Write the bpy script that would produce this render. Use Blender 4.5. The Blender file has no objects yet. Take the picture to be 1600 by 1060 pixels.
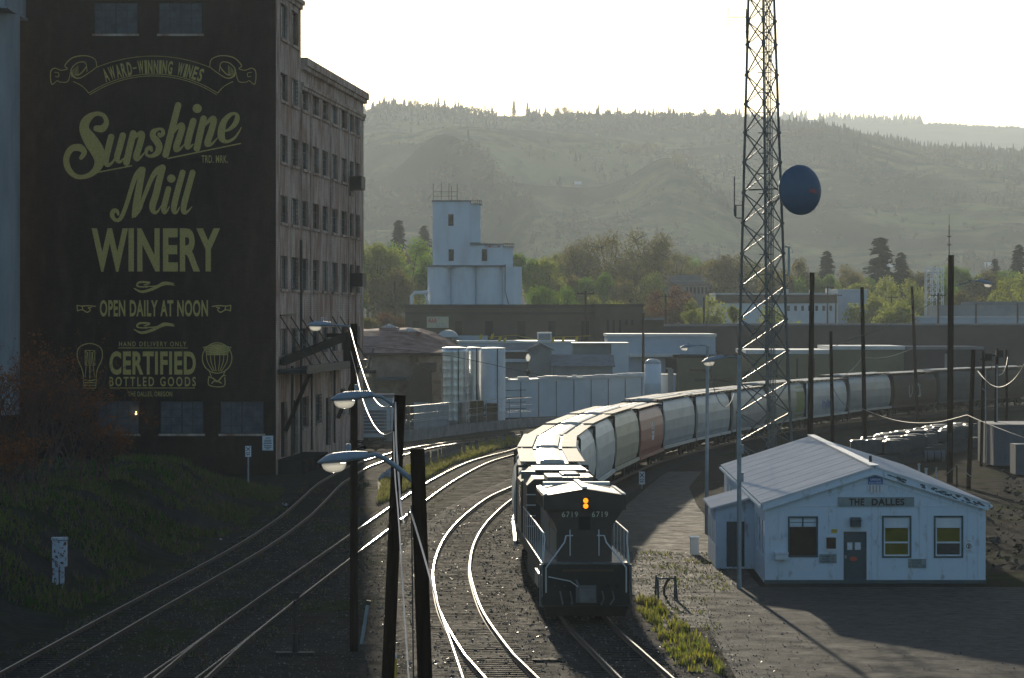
import bpy, math, random
from math import radians as R, sin, cos, pi, atan2, sqrt
from mathutils import Vector, Matrix, noise
random.seed(7)
SC = bpy.context.scene
COL = SC.collection

# ------------------------------------------------------------------ camera, sky, sun, exposure
F, H, YH = 5200.0, 10.7, 493.0          # focal length in photo pixels, eye height, horizon row
cam_d = bpy.data.cameras.new('camera'); cam = bpy.data.objects.new('camera', cam_d); COL.objects.link(cam)
cam.location = (0, 0, H); cam.rotation_euler = (pi/2, 0, 0)
cam_d.sensor_width = 36; cam_d.lens = F/1600*36; cam_d.shift_y = -37/1600
cam_d.clip_start = 1; cam_d.clip_end = 30000
SC.camera = cam
SUN_EL, SUN_AZ = R(8.3), R(-2.75)
world = bpy.data.worlds.new('World'); SC.world = world; world.use_nodes = True
nt = world.node_tree
sky = nt.nodes.new('ShaderNodeTexSky'); sky.sky_type = 'NISHITA'; sky.sun_disc = False
sky.sun_elevation = SUN_EL; sky.sun_rotation = SUN_AZ
sky.air_density = 1.0; sky.dust_density = 0.8; sky.ozone_density = 3.2
bg = nt.nodes['Background']; bg.inputs['Strength'].default_value = 0.092
wb = nt.nodes.new('ShaderNodeMixRGB'); wb.blend_type = 'MULTIPLY'; wb.inputs[0].default_value = 1; wb.inputs['Color2'].default_value = (1.0, .985, .955, 1)
nt.links.new(sky.outputs[0], wb.inputs['Color1']); nt.links.new(wb.outputs[0], bg.inputs['Color'])
sd = bpy.data.lights.new('sun', 'SUN'); sd.energy = 4.5; sd.angle = R(0.5); sd.color = (1.0, 0.87, 0.66)
so = bpy.data.objects.new('sun', sd); COL.objects.link(so)
TO_SUN = Vector((sin(SUN_AZ)*cos(SUN_EL), cos(SUN_AZ)*cos(SUN_EL), sin(SUN_EL)))
so.rotation_euler = TO_SUN.to_track_quat('Z', 'Y').to_euler(); so.location = (0, 0, 80)
SC.view_settings.view_transform = 'Standard'; SC.view_settings.look = 'None'
SC.view_settings.exposure = 0.82; SC.view_settings.gamma = 1.0
SC.render.engine = 'CYCLES'
SC.cycles.max_bounces = 8; SC.cycles.volume_bounces = 1; SC.cycles.transparent_max_bounces = 6
SC.cycles.sample_clamp_indirect = 4.0; SC.cycles.sample_clamp_direct = 0.0
SC.cycles.use_denoising = True

# ------------------------------------------------------------------ helpers
def P(px, py, Y): return Vector(((px-800)/F*Y, Y, H-(py-YH)/F*Y))
def G(px, py, z=0.0):
    return P(px, py, F*(H-z)/(py-YH))
def lerp(a, b, t): return a+(b-a)*t
def interp(xs, ys, x):
    if x <= xs[0]: return ys[0]
    for i in range(1, len(xs)):
        if x <= xs[i]:
            return lerp(ys[i-1], ys[i], (x-xs[i-1])/(xs[i]-xs[i-1]))
    return ys[-1]
def sstep(a, b, x):
    t = max(0, min(1, (x-a)/(b-a))); return t*t*(3-2*t)

class MB:
    def __init__(s): s.v=[]; s.f=[]; s.m=[]; s.mi=0
    def add(s, vs, fs):
        o=len(s.v); s.v += [Vector(p) for p in vs]
        for f in fs: s.f.append([o+i for i in f]); s.m.append(s.mi)
        return s
    def quad(s, a, b, c, d): return s.add([a,b,c,d], [(0,1,2,3)])
    def box(s, x0, x1, y0, y1, z0, z1, M=None):
        vs=[Vector((x,y,z)) for z in (z0,z1) for y in (y0,y1) for x in (x0,x1)]
        if M: vs=[M@p for p in vs]
        return s.add(vs, [(0,2,3,1),(4,5,7,6),(0,1,5,4),(2,6,7,3),(0,4,6,2),(1,3,7,5)])
    def hexa(s, lo, hi):          # two matching rings of points
        n=len(lo)
        fs=[tuple(range(n-1,-1,-1)), tuple(range(n,2*n))]
        for i in range(n): fs.append((i,(i+1)%n,n+(i+1)%n,n+i))
        return s.add(list(lo)+list(hi), fs)
    def bar(s, a, b, w, h=None):  # square bar between points
        a=Vector(a); b=Vector(b); h=h or w
        d=(b-a).normalized(); up=Vector((0,0,1)) if abs(d.z)<.95 else Vector((0,1,0))
        x=d.cross(up).normalized()*w/2; y=x.cross(d).normalized()*h/2
        return s.hexa([a-x-y,a+x-y,a+x+y,a-x+y],[b-x-y,b+x-y,b+x+y,b-x+y])
    def tube(s, pts, rad, n=8, cap=True):
        pts=[Vector(p) for p in pts]
        if not isinstance(rad,(list,tuple)): rad=[rad]*len(pts)
        rings=[]; prev=None
        for i,p in enumerate(pts):
            d=(pts[min(i+1,len(pts)-1)]-pts[max(i-1,0)]).normalized()
            if prev is None:
                up=Vector((0,0,1)) if abs(d.z)<.9 else Vector((1,0,0)); x=d.cross(up).normalized()
            else:
                x=(prev-d*prev.dot(d)).normalized()
            prev=x; y=d.cross(x)
            rings.append([p+(x*cos(2*pi*k/n)+y*sin(2*pi*k/n))*rad[i] for k in range(n)])
        vs=[q for r in rings for q in r]; fs=[]
        for i in range(len(pts)-1):
            for k in range(n):
                a=i*n+k; b=i*n+(k+1)%n
                fs.append((a,b,b+n,a+n))
        if cap: fs.append(tuple(range(n-1,-1,-1))); fs.append(tuple(range((len(pts)-1)*n,len(pts)*n)))
        return s.add(vs,fs)
    def lathe(s, prof, n=24, M=None):   # profile (r, z) about z
        vs=[]; fs=[]
        for r,z in prof:
            for k in range(n):
                p=Vector((r*cos(2*pi*k/n), r*sin(2*pi*k/n), z)); vs.append(M@p if M else p)
        for i in range(len(prof)-1):
            for k in range(n):
                a=i*n+k; b=i*n+(k+1)%n; fs.append((a,b,b+n,a+n))
        fs.append(tuple(range(n-1,-1,-1))); fs.append(tuple(range((len(prof)-1)*n,len(prof)*n)))
        return s.add(vs,fs)
    def prism(s, poly, d):        # poly: list of points, extruded by vector d
        d=Vector(d); return s.hexa([Vector(p) for p in poly],[Vector(p)+d for p in poly])
    def build(s, name, mats, parent=None, smooth=False, loc=None, rz=0, world=False):
        if not isinstance(mats,(list,tuple)): mats=[mats]
        off=Vector((0,0,0))
        if world and parent is not None: off=parent.location
        if world and parent is None and loc is not None: off=Vector(loc)
        me=bpy.data.meshes.new(name)
        me.from_pydata([tuple(p-off) for p in s.v],[],s.f)
        for m in mats: me.materials.append(m)
        if len(mats)>1:
            me.polygons.foreach_set('material_index', s.m)
        if smooth: me.polygons.foreach_set('use_smooth',[True]*len(me.polygons))
        me.update()
        o=bpy.data.objects.new(name,me); COL.objects.link(o)
        if parent is not None: o.parent=parent
        if loc is not None: o.location=loc
        if rz: o.rotation_euler=(0,0,rz)
        return o

def tag(o, label, cat, group=None, kind=None):
    o['label']=label; o['category']=cat
    if group: o['group']=group
    if kind: o['kind']=kind
    return o
def thing(name, label, cat, loc=(0,0,0), rz=0, group=None):
    o=bpy.data.objects.new(name,None); COL.objects.link(o); o.location=Vector(loc); o.rotation_euler=(0,0,rz)
    o.empty_display_size=.5
    return tag(o,label,cat,group)
def copy_tree(o, parent=None):
    c=o.copy(); COL.objects.link(c)
    if parent is not None: c.parent=parent
    for ch in list(o.children): copy_tree(ch,c)
    return c

# ------------------------------------------------------------------ materials
def mat(name, col, rough=.7, col2=None, scale=3.0, bump=0.0, bscale=None, metal=0.0, spec=None, detail=6, stretch=None, trans=0.0, col3=None, lo=.35, hi=.65, bdist=.02):
    m=bpy.data.materials.new(name); m.use_nodes=True; n=m.node_tree; b=n.nodes['Principled BSDF']
    b.inputs['Roughness'].default_value=rough; b.inputs['Metallic'].default_value=metal
    if spec is None: spec=.5 if rough<.6 else (.2 if rough<.75 else 0.0)
    b.inputs['Specular IOR Level'].default_value=spec
    b.inputs['Base Color'].default_value=(*col,1)
    tc=n.nodes.new('ShaderNodeTexCoord'); vec=tc.outputs['Object']
    if stretch:
        mp=n.nodes.new('ShaderNodeMapping'); mp.inputs['Scale'].default_value=stretch
        n.links.new(vec,mp.inputs['Vector']); vec=mp.outputs[0]
    outc=None
    if col2:
        t=n.nodes.new('ShaderNodeTexNoise'); t.inputs['Scale'].default_value=scale; t.inputs['Detail'].default_value=detail
        t.inputs['Roughness'].default_value=.62
        n.links.new(vec,t.inputs['Vector'])
        r=n.nodes.new('ShaderNodeValToRGB'); r.color_ramp.elements[0].position=lo; r.color_ramp.elements[1].position=hi
        r.color_ramp.elements[0].color=(*col,1); r.color_ramp.elements[1].color=(*col2,1)
        if col3:
            e=r.color_ramp.elements.new((lo+hi)/2); e.color=(*col3,1)
        n.links.new(t.outputs['Fac'],r.inputs[0]); outc=r.outputs[0]
        n.links.new(outc,b.inputs['Base Color'])
    if bump:
        t2=n.nodes.new('ShaderNodeTexNoise'); t2.inputs['Scale'].default_value=bscale or scale*4; t2.inputs['Detail'].default_value=4
        n.links.new(vec,t2.inputs['Vector'])
        bp=n.nodes.new('ShaderNodeBump'); bp.inputs['Strength'].default_value=bump; bp.inputs['Distance'].default_value=bdist
        n.links.new(t2.outputs['Fac'],bp.inputs['Height']); n.links.new(bp.outputs[0],b.inputs['Normal'])
    if trans:
        tr=n.nodes.new('ShaderNodeBsdfTranslucent'); tr.inputs['Color'].default_value=(*(col2 or col),1)
        if outc: n.links.new(outc,tr.inputs['Color'])
        mx=n.nodes.new('ShaderNodeMixShader'); mx.inputs[0].default_value=trans
        out=n.nodes['Material Output']
        n.links.new(b.outputs[0],mx.inputs[1]); n.links.new(tr.outputs[0],mx.inputs[2]); n.links.new(mx.outputs[0],out.inputs['Surface'])
    return m
def brick_mat(name, axis, c1, c2, mortar, wear, wlo, whi, rough=.85, bw=.42, bh=.14):
    """axis: 'X' or 'Y' for the wall's horizontal direction; wear colour mixed in by streaky noise"""
    m=bpy.data.materials.new(name); m.use_nodes=True; n=m.node_tree; b=n.nodes['Principled BSDF']; b.inputs['Roughness'].default_value=rough
    b.inputs['Specular IOR Level'].default_value=.1
    tc=n.nodes.new('ShaderNodeTexCoord'); sx=n.nodes.new('ShaderNodeSeparateXYZ'); cx=n.nodes.new('ShaderNodeCombineXYZ')
    n.links.new(tc.outputs['Object'],sx.inputs[0]); n.links.new(sx.outputs[axis],cx.inputs[0]); n.links.new(sx.outputs['Z'],cx.inputs[1])
    br=n.nodes.new('ShaderNodeTexBrick'); br.inputs['Scale'].default_value=1; br.inputs['Brick Width'].default_value=bw; br.inputs['Row Height'].default_value=bh
    br.inputs['Mortar Size'].default_value=.012; br.inputs['Color1'].default_value=(*c1,1); br.inputs['Color2'].default_value=(*c2,1); br.inputs['Mortar'].default_value=(*mortar,1)
    n.links.new(cx.outputs[0],br.inputs['Vector'])
    def nz(sc, st, dt):
        mp=n.nodes.new('ShaderNodeMapping'); mp.inputs['Scale'].default_value=st; n.links.new(tc.outputs['Object'],mp.inputs[0])
        t=n.nodes.new('ShaderNodeTexNoise'); t.inputs['Scale'].default_value=sc; t.inputs['Detail'].default_value=dt; t.inputs['Roughness'].default_value=.65
        n.links.new(mp.outputs[0],t.inputs['Vector']); return t
    t=nz(.55,(1.6,1.6,.5),9); r=n.nodes.new('ShaderNodeValToRGB'); r.color_ramp.elements[0].position=wlo; r.color_ramp.elements[1].position=whi
    n.links.new(t.outputs['Fac'],r.inputs[0])
    mx=n.nodes.new('ShaderNodeMixRGB'); mx.inputs['Color2'].default_value=(*wear,1); n.links.new(r.outputs[0],mx.inputs[0]); n.links.new(br.outputs['Color'],mx.inputs['Color1'])
    t2=nz(1.5,(1,1,.4),10); r2=n.nodes.new('ShaderNodeValToRGB'); r2.color_ramp.elements[0].position=.3; r2.color_ramp.elements[1].position=.7
    r2.color_ramp.elements[0].color=(.5,.5,.5,1); r2.color_ramp.elements[1].color=(1.15,1.15,1.15,1)
    n.links.new(t2.outputs['Fac'],r2.inputs[0])
    m2=n.nodes.new('ShaderNodeMixRGB'); m2.blend_type='MULTIPLY'; m2.inputs[0].default_value=.7
    n.links.new(mx.outputs[0],m2.inputs['Color1']); n.links.new(r2.outputs[0],m2.inputs['Color2']); n.links.new(m2.outputs[0],b.inputs['Base Color'])
    bp=n.nodes.new('ShaderNodeBump'); bp.inputs['Strength'].default_value=.5; bp.inputs['Distance'].default_value=.02; n.links.new(br.outputs['Fac'],bp.inputs['Height']); bp.invert=True
    n.links.new(bp.outputs[0],b.inputs['Normal'])
    return m
def emis(name, col, s):
    m=bpy.data.materials.new(name); m.use_nodes=True; b=m.node_tree.nodes['Principled BSDF']
    b.inputs['Base Color'].default_value=(*col,1); b.inputs['Emission Color'].default_value=(*col,1); b.inputs['Emission Strength'].default_value=s
    return m
M={}
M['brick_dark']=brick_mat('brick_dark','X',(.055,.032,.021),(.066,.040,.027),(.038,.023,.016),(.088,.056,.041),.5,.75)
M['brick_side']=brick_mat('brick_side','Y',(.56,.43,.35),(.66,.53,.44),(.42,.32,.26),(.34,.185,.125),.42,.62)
M['paint_gold']=mat('paint_gold',(.62,.47,.16),.85,(.42,.32,.11),6,stretch=(1,1,2.5))
M['concrete']=mat('concrete',(.36,.37,.38),.9,(.27,.28,.29),.6,.3,8,stretch=(1,1,.25))
M['concrete_wall']=mat('concrete_wall',(.30,.29,.27),.9,(.2,.19,.18),1.2,.3,8)
M['dark_metal']=mat('dark_metal',(.025,.024,.023),.6,(.05,.04,.032),4)
M['frame_dark']=mat('frame_dark',(.05,.05,.045),.7,(.1,.085,.07),5)
M['glass_dark']=mat('glass_dark',(.03,.035,.035),.12,(.07,.075,.07),.9,spec=.6)
M['glass_dusty']=mat('glass_dusty',(.06,.06,.065),.45,(.12,.12,.13),1.6,spec=.3)
M['wood_pole']=mat('wood_pole',(.022,.014,.009),.9,(.045,.03,.02),5,.6,20,stretch=(1,1,.08))
M['galv']=mat('galv',(.33,.36,.38),.45,(.24,.27,.29),3,metal=.3)
M['lamp_grey']=mat('lamp_grey',(.32,.35,.40),.5,(.26,.29,.33),4,metal=.1)
M['lamp_glass']=bpy.data.materials.new('lamp_glass'); M['lamp_glass'].use_nodes=True
def _lg(n):
    b=n.nodes['Principled BSDF']; b.inputs['Base Color'].default_value=(.85,.85,.82,1); b.inputs['Roughness'].default_value=.2
    tl=n.nodes.new('ShaderNodeBsdfTranslucent'); tl.inputs['Color'].default_value=(.95,.94,.9,1); tp=n.nodes.new('ShaderNodeBsdfTransparent'); tp.inputs['Color'].default_value=(.95,.95,.93,1)
    m1=n.nodes.new('ShaderNodeMixShader'); m1.inputs[0].default_value=.5; m2=n.nodes.new('ShaderNodeMixShader'); m2.inputs[0].default_value=.2
    n.links.new(tl.outputs[0],m1.inputs[1]); n.links.new(tp.outputs[0],m1.inputs[2]); n.links.new(m1.outputs[0],m2.inputs[1]); n.links.new(b.outputs[0],m2.inputs[2]); n.links.new(m2.outputs[0],n.nodes['Material Output'].inputs['Surface'])
_lg(M['lamp_glass'].node_tree)
M['wire']=mat('wire',(.12,.11,.10),.5,spec=.4)
M['wire_bright']=mat('wire_bright',(.5,.42,.38),.4,metal=.6,spec=.6)  # paler copy of the cable material, with sun glint put into its colour
M['wire_dark']=mat('wire_dark',(.03,.03,.03),.5)
M['rail_top']=mat('rail_top',(.62,.58,.53),.22,metal=1.0)
M['rail_rust']=mat('rail_rust',(.06,.04,.03),.7,(.1,.065,.045),5)
M['rail_dull']=mat('rail_dull',(.22,.17,.13),.42,(.15,.1,.075),5,metal=.6)
M['sleeper']=mat('sleeper',(.022,.018,.015),.9,(.04,.034,.028),4,.5,18,stretch=(1,1,1))
M['ballast']=mat('ballast',(.014,.0135,.0125),.85,(.055,.051,.046),9,1.0,13,detail=9,bdist=.06,spec=0)
M['stone']=mat('stone',(.06,.056,.052),.5,(.13,.12,.11),2,spec=.5)
M['white_paint']=mat('white_paint',(.72,.74,.76),.7,(.62,.64,.66),1.3,stretch=(1,1,.3))
M['white_worn']=mat('white_worn',(.64,.71,.77),.8,(.36,.36,.35),3.2,lo=.56,hi=.72,stretch=(1,1,.45))  # worn white paint; the blue of the shaded walls is put into its colour
M['white_weather']=mat('white_weather',(.66,.72,.77),.8,(.48,.51,.52),.35,detail=10,stretch=(1,1,.3),lo=.45,hi=.75)  # weathered white, tinted with the same blue of the shade
M['roof_white']=mat('roof_white',(.50,.50,.51),.8,(.64,.64,.65),.9,.2,6,lo=.3,hi=.7)
M['trim_teal']=mat('trim_teal',(.02,.055,.065),.5,(.03,.07,.08),4)
M['blind']=mat('blind',(.13,.115,.02),.9,(.20,.165,.03),1.2)
M['dark_brown']=mat('dark_brown',(.035,.02,.016),.6,(.05,.03,.022),2)
M['black']=mat('black',(.012,.012,.012),.6)
M['sign_grey']=mat('sign_grey',(.27,.32,.31),.7,(.2,.24,.235),6)
M['sign_white']=mat('sign_white',(.75,.76,.78),.6,(.6,.61,.63),5)
M['blue']=mat('blue',(.02,.11,.33),.5)
M['red']=mat('red',(.45,.04,.03),.5)
M['orange_paper']=mat('orange_paper',(.55,.12,.08),.8)
M['yellow']=mat('yellow',(.6,.42,.03),.6)
M['asphalt']=mat('asphalt',(.04,.039,.037),.8,(.085,.08,.072),2.2,.8,16,detail=10,spec=0)
M['gravel_lot']=mat('gravel_lot',(.05,.045,.038),.9,(.11,.10,.085),1.5,.8,14,detail=10)
M['loco_paint']=mat('loco_paint',(.055,.033,.024),.5,(.032,.023,.018),2.5)
M['loco_top']=mat('loco_top',(.22,.20,.18),.5,(.12,.11,.1),3)
M['loco_dark']=mat('loco_dark',(.018,.018,.018),.6,(.032,.028,.025),3)
M['loco_grey']=mat('loco_grey',(.16,.155,.15),.5,(.09,.085,.08),3)
M['rail_white']=mat('rail_white',(.55,.57,.58),.35,metal=.2)
M['number']=mat('number',(.62,.6,.48),.6)
M['amber']=emis('amber',(1.0,.27,.01),1.05)
M['warm_lamp']=emis('warm_lamp',(1.0,.6,.2),3.0)
M['steel_tank']=mat('steel_tank',(.60,.63,.66),.28,(.5,.53,.56),1.0,metal=.85,stretch=(1,1,.2))
M['tank_white']=mat('tank_white',(.75,.78,.80),.5,(.66,.69,.71),.8)
M['brick_old']=mat('brick_old',(.20,.14,.10),.9,(.36,.29,.22),1.1,.5,14,detail=10)
M['roof_rust']=mat('roof_rust',(.36,.24,.20),.85,(.15,.075,.055),.8,.3,6,detail=9)
M['brown_wall']=mat('brown_wall',(.085,.067,.05),.9,(.11,.088,.066),.4)
M['brown_dark']=mat('brown_dark',(.045,.038,.03),.9,(.06,.05,.04),1)
M['cream']=mat('cream',(.62,.55,.38),.7,(.55,.48,.33),3)
M['siding_grey']=mat('siding_grey',(.25,.26,.26),.8,(.2,.21,.21),.5)
M['roof_grey']=mat('roof_grey',(.16,.16,.17),.8,(.22,.22,.23),1)
M['roof_bright']=mat('roof_bright',(.62,.61,.58),.5,(.5,.49,.47),.6)
M['tan']=mat('tan',(.20,.18,.11),.85,(.16,.145,.09),.4)
M['dark_wall']=mat('dark_wall',(.05,.05,.055),.85,(.038,.038,.042),.4)
M['panel_white']=mat('panel_white',(.60,.64,.66),.6,(.52,.56,.58),.5)
M['blue_wall']=mat('blue_wall',(.42,.48,.54),.7,(.36,.42,.48),.5)
M['trunk']=mat('trunk',(.045,.035,.028),.95,(.075,.06,.05),6,.5,20)
M['leaf_green']=mat('leaf_green',(.08,.18,.016),.7,(.21,.30,.035),.35,trans=.62,lo=.3,hi=.7)
M['leaf_bright']=mat('leaf_bright',(.17,.22,.03),.7,(.34,.34,.07),.4,trans=.65,lo=.3,hi=.7)
M['leaf_olive']=mat('leaf_olive',(.11,.105,.03),.8,(.23,.19,.06),.4,trans=.55,lo=.3,hi=.7)
M['hill_scrub']=mat('hill_scrub',(.05,.052,.02),.8,(.11,.092,.035),.4,trans=.4)
M['hill_oak']=mat('hill_oak',(.03,.055,.014),.8,(.07,.10,.025),.4,trans=.4)
M['leaf_russet']=mat('leaf_russet',(.14,.06,.03),.8,(.17,.10,.045),.5,trans=.45)
M['needle']=mat('needle',(.016,.03,.018),.8,(.03,.046,.026),.5,trans=.15)
M['bud']=mat('bud',(.20,.075,.03),.8,(.30,.12,.05),1.5,trans=.3)
M['twig']=mat('twig',(.10,.062,.05),.9,(.16,.10,.08),4)
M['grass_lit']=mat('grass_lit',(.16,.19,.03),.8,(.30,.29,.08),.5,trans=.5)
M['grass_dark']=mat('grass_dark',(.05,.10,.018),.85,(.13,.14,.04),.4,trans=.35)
M['verge']=mat('verge',(.10,.105,.035),.9,(.19,.175,.07),1.6,detail=9)
M['straw']=mat('straw',(.17,.13,.085),.9,(.11,.075,.05),.6,trans=.35)
M['flower']=mat('flower',(.50,.44,.025),.8,(.16,.25,.02),.9,trans=.5,lo=.4,hi=.6)
M['tie_weathered']=mat('tie_weathered',(.20,.19,.18),.9,(.10,.09,.085),3,.5,16)
M['lumber']=mat('lumber',(.16,.11,.05),.85,(.1,.065,.03),4)
M['crate_white']=mat('crate_white',(.45,.47,.45),.7,(.35,.37,.35),2)
M['bale']=mat('bale',(.05,.056,.062),.45,(.085,.09,.095),2.5,.8,7,spec=.25)
M['container']=mat('container',(.10,.115,.13),.6,(.13,.145,.16),1)
M['car_white']=mat('car_white',(.6,.6,.6),.3,spec=.6)
M['car_dark']=mat('car_dark',(.03,.032,.035),.3,spec=.6)
M['dish_blue']=mat('dish_blue',(.015,.075,.15),.5,(.02,.09,.175),1.2)
M['tower_steel']=mat('tower_steel',(.07,.085,.09),.45,(.11,.12,.12),1.5,metal=.5)
M['rust_white']=mat('rust_white',(.5,.51,.55),.7,(.12,.04,.025),6,lo=.52,hi=.6)
M['dirt_rubble']=mat('dirt_rubble',(.085,.07,.055),.95,(.15,.13,.10),1.2,1,9)

HAZE_D, HAZE_G = 1.2e-4, 0.27
def grazing(m, lo, hi, scale, rough=.8):
    """stony ground: only part of the surface (facets, by noise) mirrors the low sun at grazing angles"""
    n=m.node_tree; b=n.nodes['Principled BSDF']; out=n.nodes['Material Output']
    b.inputs['Specular IOR Level'].default_value=.3; b.inputs['Roughness'].default_value=rough
    df=n.nodes.new('ShaderNodeBsdfDiffuse')
    for nm in ('Base Color','Normal'):
        l=b.inputs[nm].links
        if l: n.links.new(l[0].from_socket, df.inputs['Color' if nm=='Base Color' else 'Normal'])
    tc=n.nodes.new('ShaderNodeTexCoord'); t=n.nodes.new('ShaderNodeTexNoise'); t.inputs['Scale'].default_value=scale; t.inputs['Detail'].default_value=9; t.inputs['Roughness'].default_value=.75
    mr=n.nodes.new('ShaderNodeMapRange'); mr.inputs['From Min'].default_value=.36; mr.inputs['From Max'].default_value=.64; mr.inputs['To Min'].default_value=lo; mr.inputs['To Max'].default_value=hi
    n.links.new(tc.outputs['Object'],t.inputs['Vector']); n.links.new(t.outputs['Fac'],mr.inputs['Value'])
    mx=n.nodes.new('ShaderNodeMixShader'); n.links.new(mr.outputs[0],mx.inputs[0]); n.links.new(df.outputs[0],mx.inputs[1]); n.links.new(b.outputs[0],mx.inputs[2]); n.links.new(mx.outputs[0],out.inputs['Surface'])
grazing(M['gravel_lot'],.1,.7,.9); grazing(M['asphalt'],.12,.5,.7); grazing(M['ballast'],.02,.4,1.6); grazing(M['sleeper'],.1,.5,3); grazing(M['verge'],.1,.45,1.2); grazing(M['roof_rust'],.0,.5,.5)
# ------------------------------------------------------------------ text
def text_polys(s, bold=0.0, spacing=1.0):
    c=bpy.data.curves.new('t','FONT'); c.body=s; c.size=1; c.offset=bold; c.space_character=spacing; c.resolution_u=4
    o=bpy.data.objects.new('t',c); COL.objects.link(o)
    dg=bpy.context.evaluated_depsgraph_get(); dg.update()
    me=bpy.data.meshes.new_from_object(o.evaluated_get(dg))
    vs=[(v.co.x,v.co.y) for v in me.vertices]; fs=[tuple(p.vertices) for p in me.polygons]
    bpy.data.objects.remove(o); bpy.data.meshes.remove(me); bpy.data.curves.remove(c)
    return vs,fs
def text_fit(mb, s, x0, x1, y0, y1, fn, bold=0.0, spacing=1.0):
    """fit text into the box (y down) and map with fn(x,y)->world"""
    vs,fs=text_polys(s,bold,spacing)
    ax=min(v[0] for v in vs); bx=max(v[0] for v in vs); ay=min(v[1] for v in vs); by=max(v[1] for v in vs)
    mb.add([fn(lerp(x0,x1,(x-ax)/(bx-ax)), lerp(y1,y0,(y-ay)/(by-ay))) for x,y in vs], fs)
def catmull(pts, n=8):
    out=[]; q=[pts[0]]+list(pts)+[pts[-1]]
    for i in range(1,len(q)-2):
        p0,p1,p2,p3=q[i-1],q[i],q[i+1],q[i+2]
        for k in range(n):
            t=k/n
            out.append(tuple(.5*((2*b)+(-a+c)*t+(2*a-5*b+4*c-d)*t*t+(-a+3*b-3*c+d)*t*t*t) for a,b,c,d in zip(p0,p1,p2,p3)))
    out.append(tuple(pts[-1])); return out
STROKE=[0]
def stroke(mb, pts, fn, n=6, smooth=True):
    """pts (x,y,width) in picture units on a wall; fn(x,y,lift)"""
    q=catmull(pts,n) if smooth and len(pts)>2 else list(pts)
    STROKE[0]=(STROKE[0]+1)%9; l=.003*STROKE[0]
    L=[];Rr=[]
    for i,(x,y,w) in enumerate(q):
        a=q[max(0,i-1)]; b=q[min(len(q)-1,i+1)]
        dx,dy=b[0]-a[0],b[1]-a[1]; d=sqrt(dx*dx+dy*dy) or 1
        nx,ny=-dy/d*w/2,dx/d*w/2
        L.append(fn(x+nx,y+ny,l)); Rr.append(fn(x-nx,y-ny,l))
    k=len(q); mb.add(L+Rr,[(i,i+1,k+i+1,k+i) for i in range(k-1)])
    for (x,y,w) in (q[0],q[-1]):
        if w>6: disc(mb,x,y,w/2,fn)
def disc(mb,x,y,r,fn,n=18):
    STROKE[0]=(STROKE[0]+1)%9; l=.003*STROKE[0]+.0015
    mb.add([fn(x+r*cos(2*pi*k/n),y+r*sin(2*pi*k/n),l) for k in range(n)],[tuple(range(n))])
# ------------------------------------------------------------------ track lines (ground points read off the rails)
def gl(pts, z=.28): return [G(x,y,z) for x,y in pts]
def dense(pts, step=1.0):
    q=catmull([tuple(p) for p in pts],24); out=[Vector(q[0])]; acc=0
    for a,b in zip(q,q[1:]):
        a=Vector(a); b=Vector(b); d=(b-a).length; t=0
        while acc+(d-t)>=step:
            t+=step-acc; acc=0; out.append(a.lerp(b,t/d))
        acc+=d-t
    return out
def at_arc(line, s, step=1.0):
    i=max(0,min(len(line)-2,int(s/step))); return line[i].lerp(line[i+1],s/step-i)
def extend(pts, n0=None, n1=None):
    pts=[Vector(p) for p in pts]
    if n0: d=(pts[0]-pts[1]).normalized(); pts=[pts[0]+d*n0]+pts
    if n1: d=(pts[-1]-pts[-2]).normalized(); pts=pts+[pts[-1]+d*n1]
    return pts
# joints between the hopper cars, seen along their right-hand sides
jx=[1040,1090,1145,1203,1262,1328,1397,1468,1540,1612,1684,1756]
right=[Vector(((1040-800)/F*235,235,0))]
for x in jx[1:]:
    p=right[-1]; k=(x-800)/F; a=1+k*k; b=-2*(p.x*k+p.y); c=p.x**2+p.y**2-16.7**2
    disc_=b*b-4*a*c; Y=(-b+sqrt(max(0,disc_)))/(2*a); right.append(Vector((k*Y,Y,0)))
far=[]
for i,p in enumerate(right):
    a=right[max(0,i-1)]; b=right[min(len(right)-1,i+1)]; d=(b-a).normalized(); nrm=Vector((-d.y,d.x,0))
    q=p+nrm*1.6; q.z=.28+.3*sstep(235,345,p.y); far.append(q)
T4_pts=[G(1008,1056,.28),G(968.5,1019,.28),Vector((2.57,114.3,.28)),Vector((1.72,135.8,.28)),Vector((1.60,151,.28)),Vector((2.0,168,.28)),Vector((3.3,187,.28)),Vector((5.35,207,.28))]+far
T4=dense(extend(T4_pts,60,120))
def arc_at_Y(line,Y):
    for i in range(len(line)-1):
        if line[i].y<=Y<=line[i+1].y: return i+(Y-line[i].y)/(line[i+1].y-line[i].y)
T3n=gl([(797,1056),(763,1020),(722,957),(707.5,909),(706,882),(714,851),(730,824),(753,800),(783,777),(816,761)])
T3f=[]
for Y in (225,245,265,290,315,340):
    i=int(arc_at_Y(T4,Y)); d=(T4[i+1]-T4[i]).normalized(); p=T4[i]+Vector((-d.y,d.x,0))*4.4; T3f.append(p)
T3=dense(extend(T3n,60)+T3f)
T2=dense(extend(gl([(264.5,1060),(324,1017),(429.5,938),(585,825),(661,770),(703,743.6),(747,722),(787,710),(815,702.5)],.15),70)+[Vector((3.6,284,.28)),Vector((8.6,312,.28)),Vector((15,340,.28))])
T2b=dense(extend(gl([(279.5,1060),(331,1015),(378,977),(429.5,938)],.15),60))
T1=dense(extend(gl([(31,1055),(200,960),(381,860),(453,812),(484,785),(513,757),(530,746),(562,728),(610,712),(660,699),(720,690),(790,683)],.15),70,40))
def dist_line(line, x, y, step=6):
    return min((p.x-x)**2+(p.y-y)**2 for p in line[::step])**.5

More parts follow.
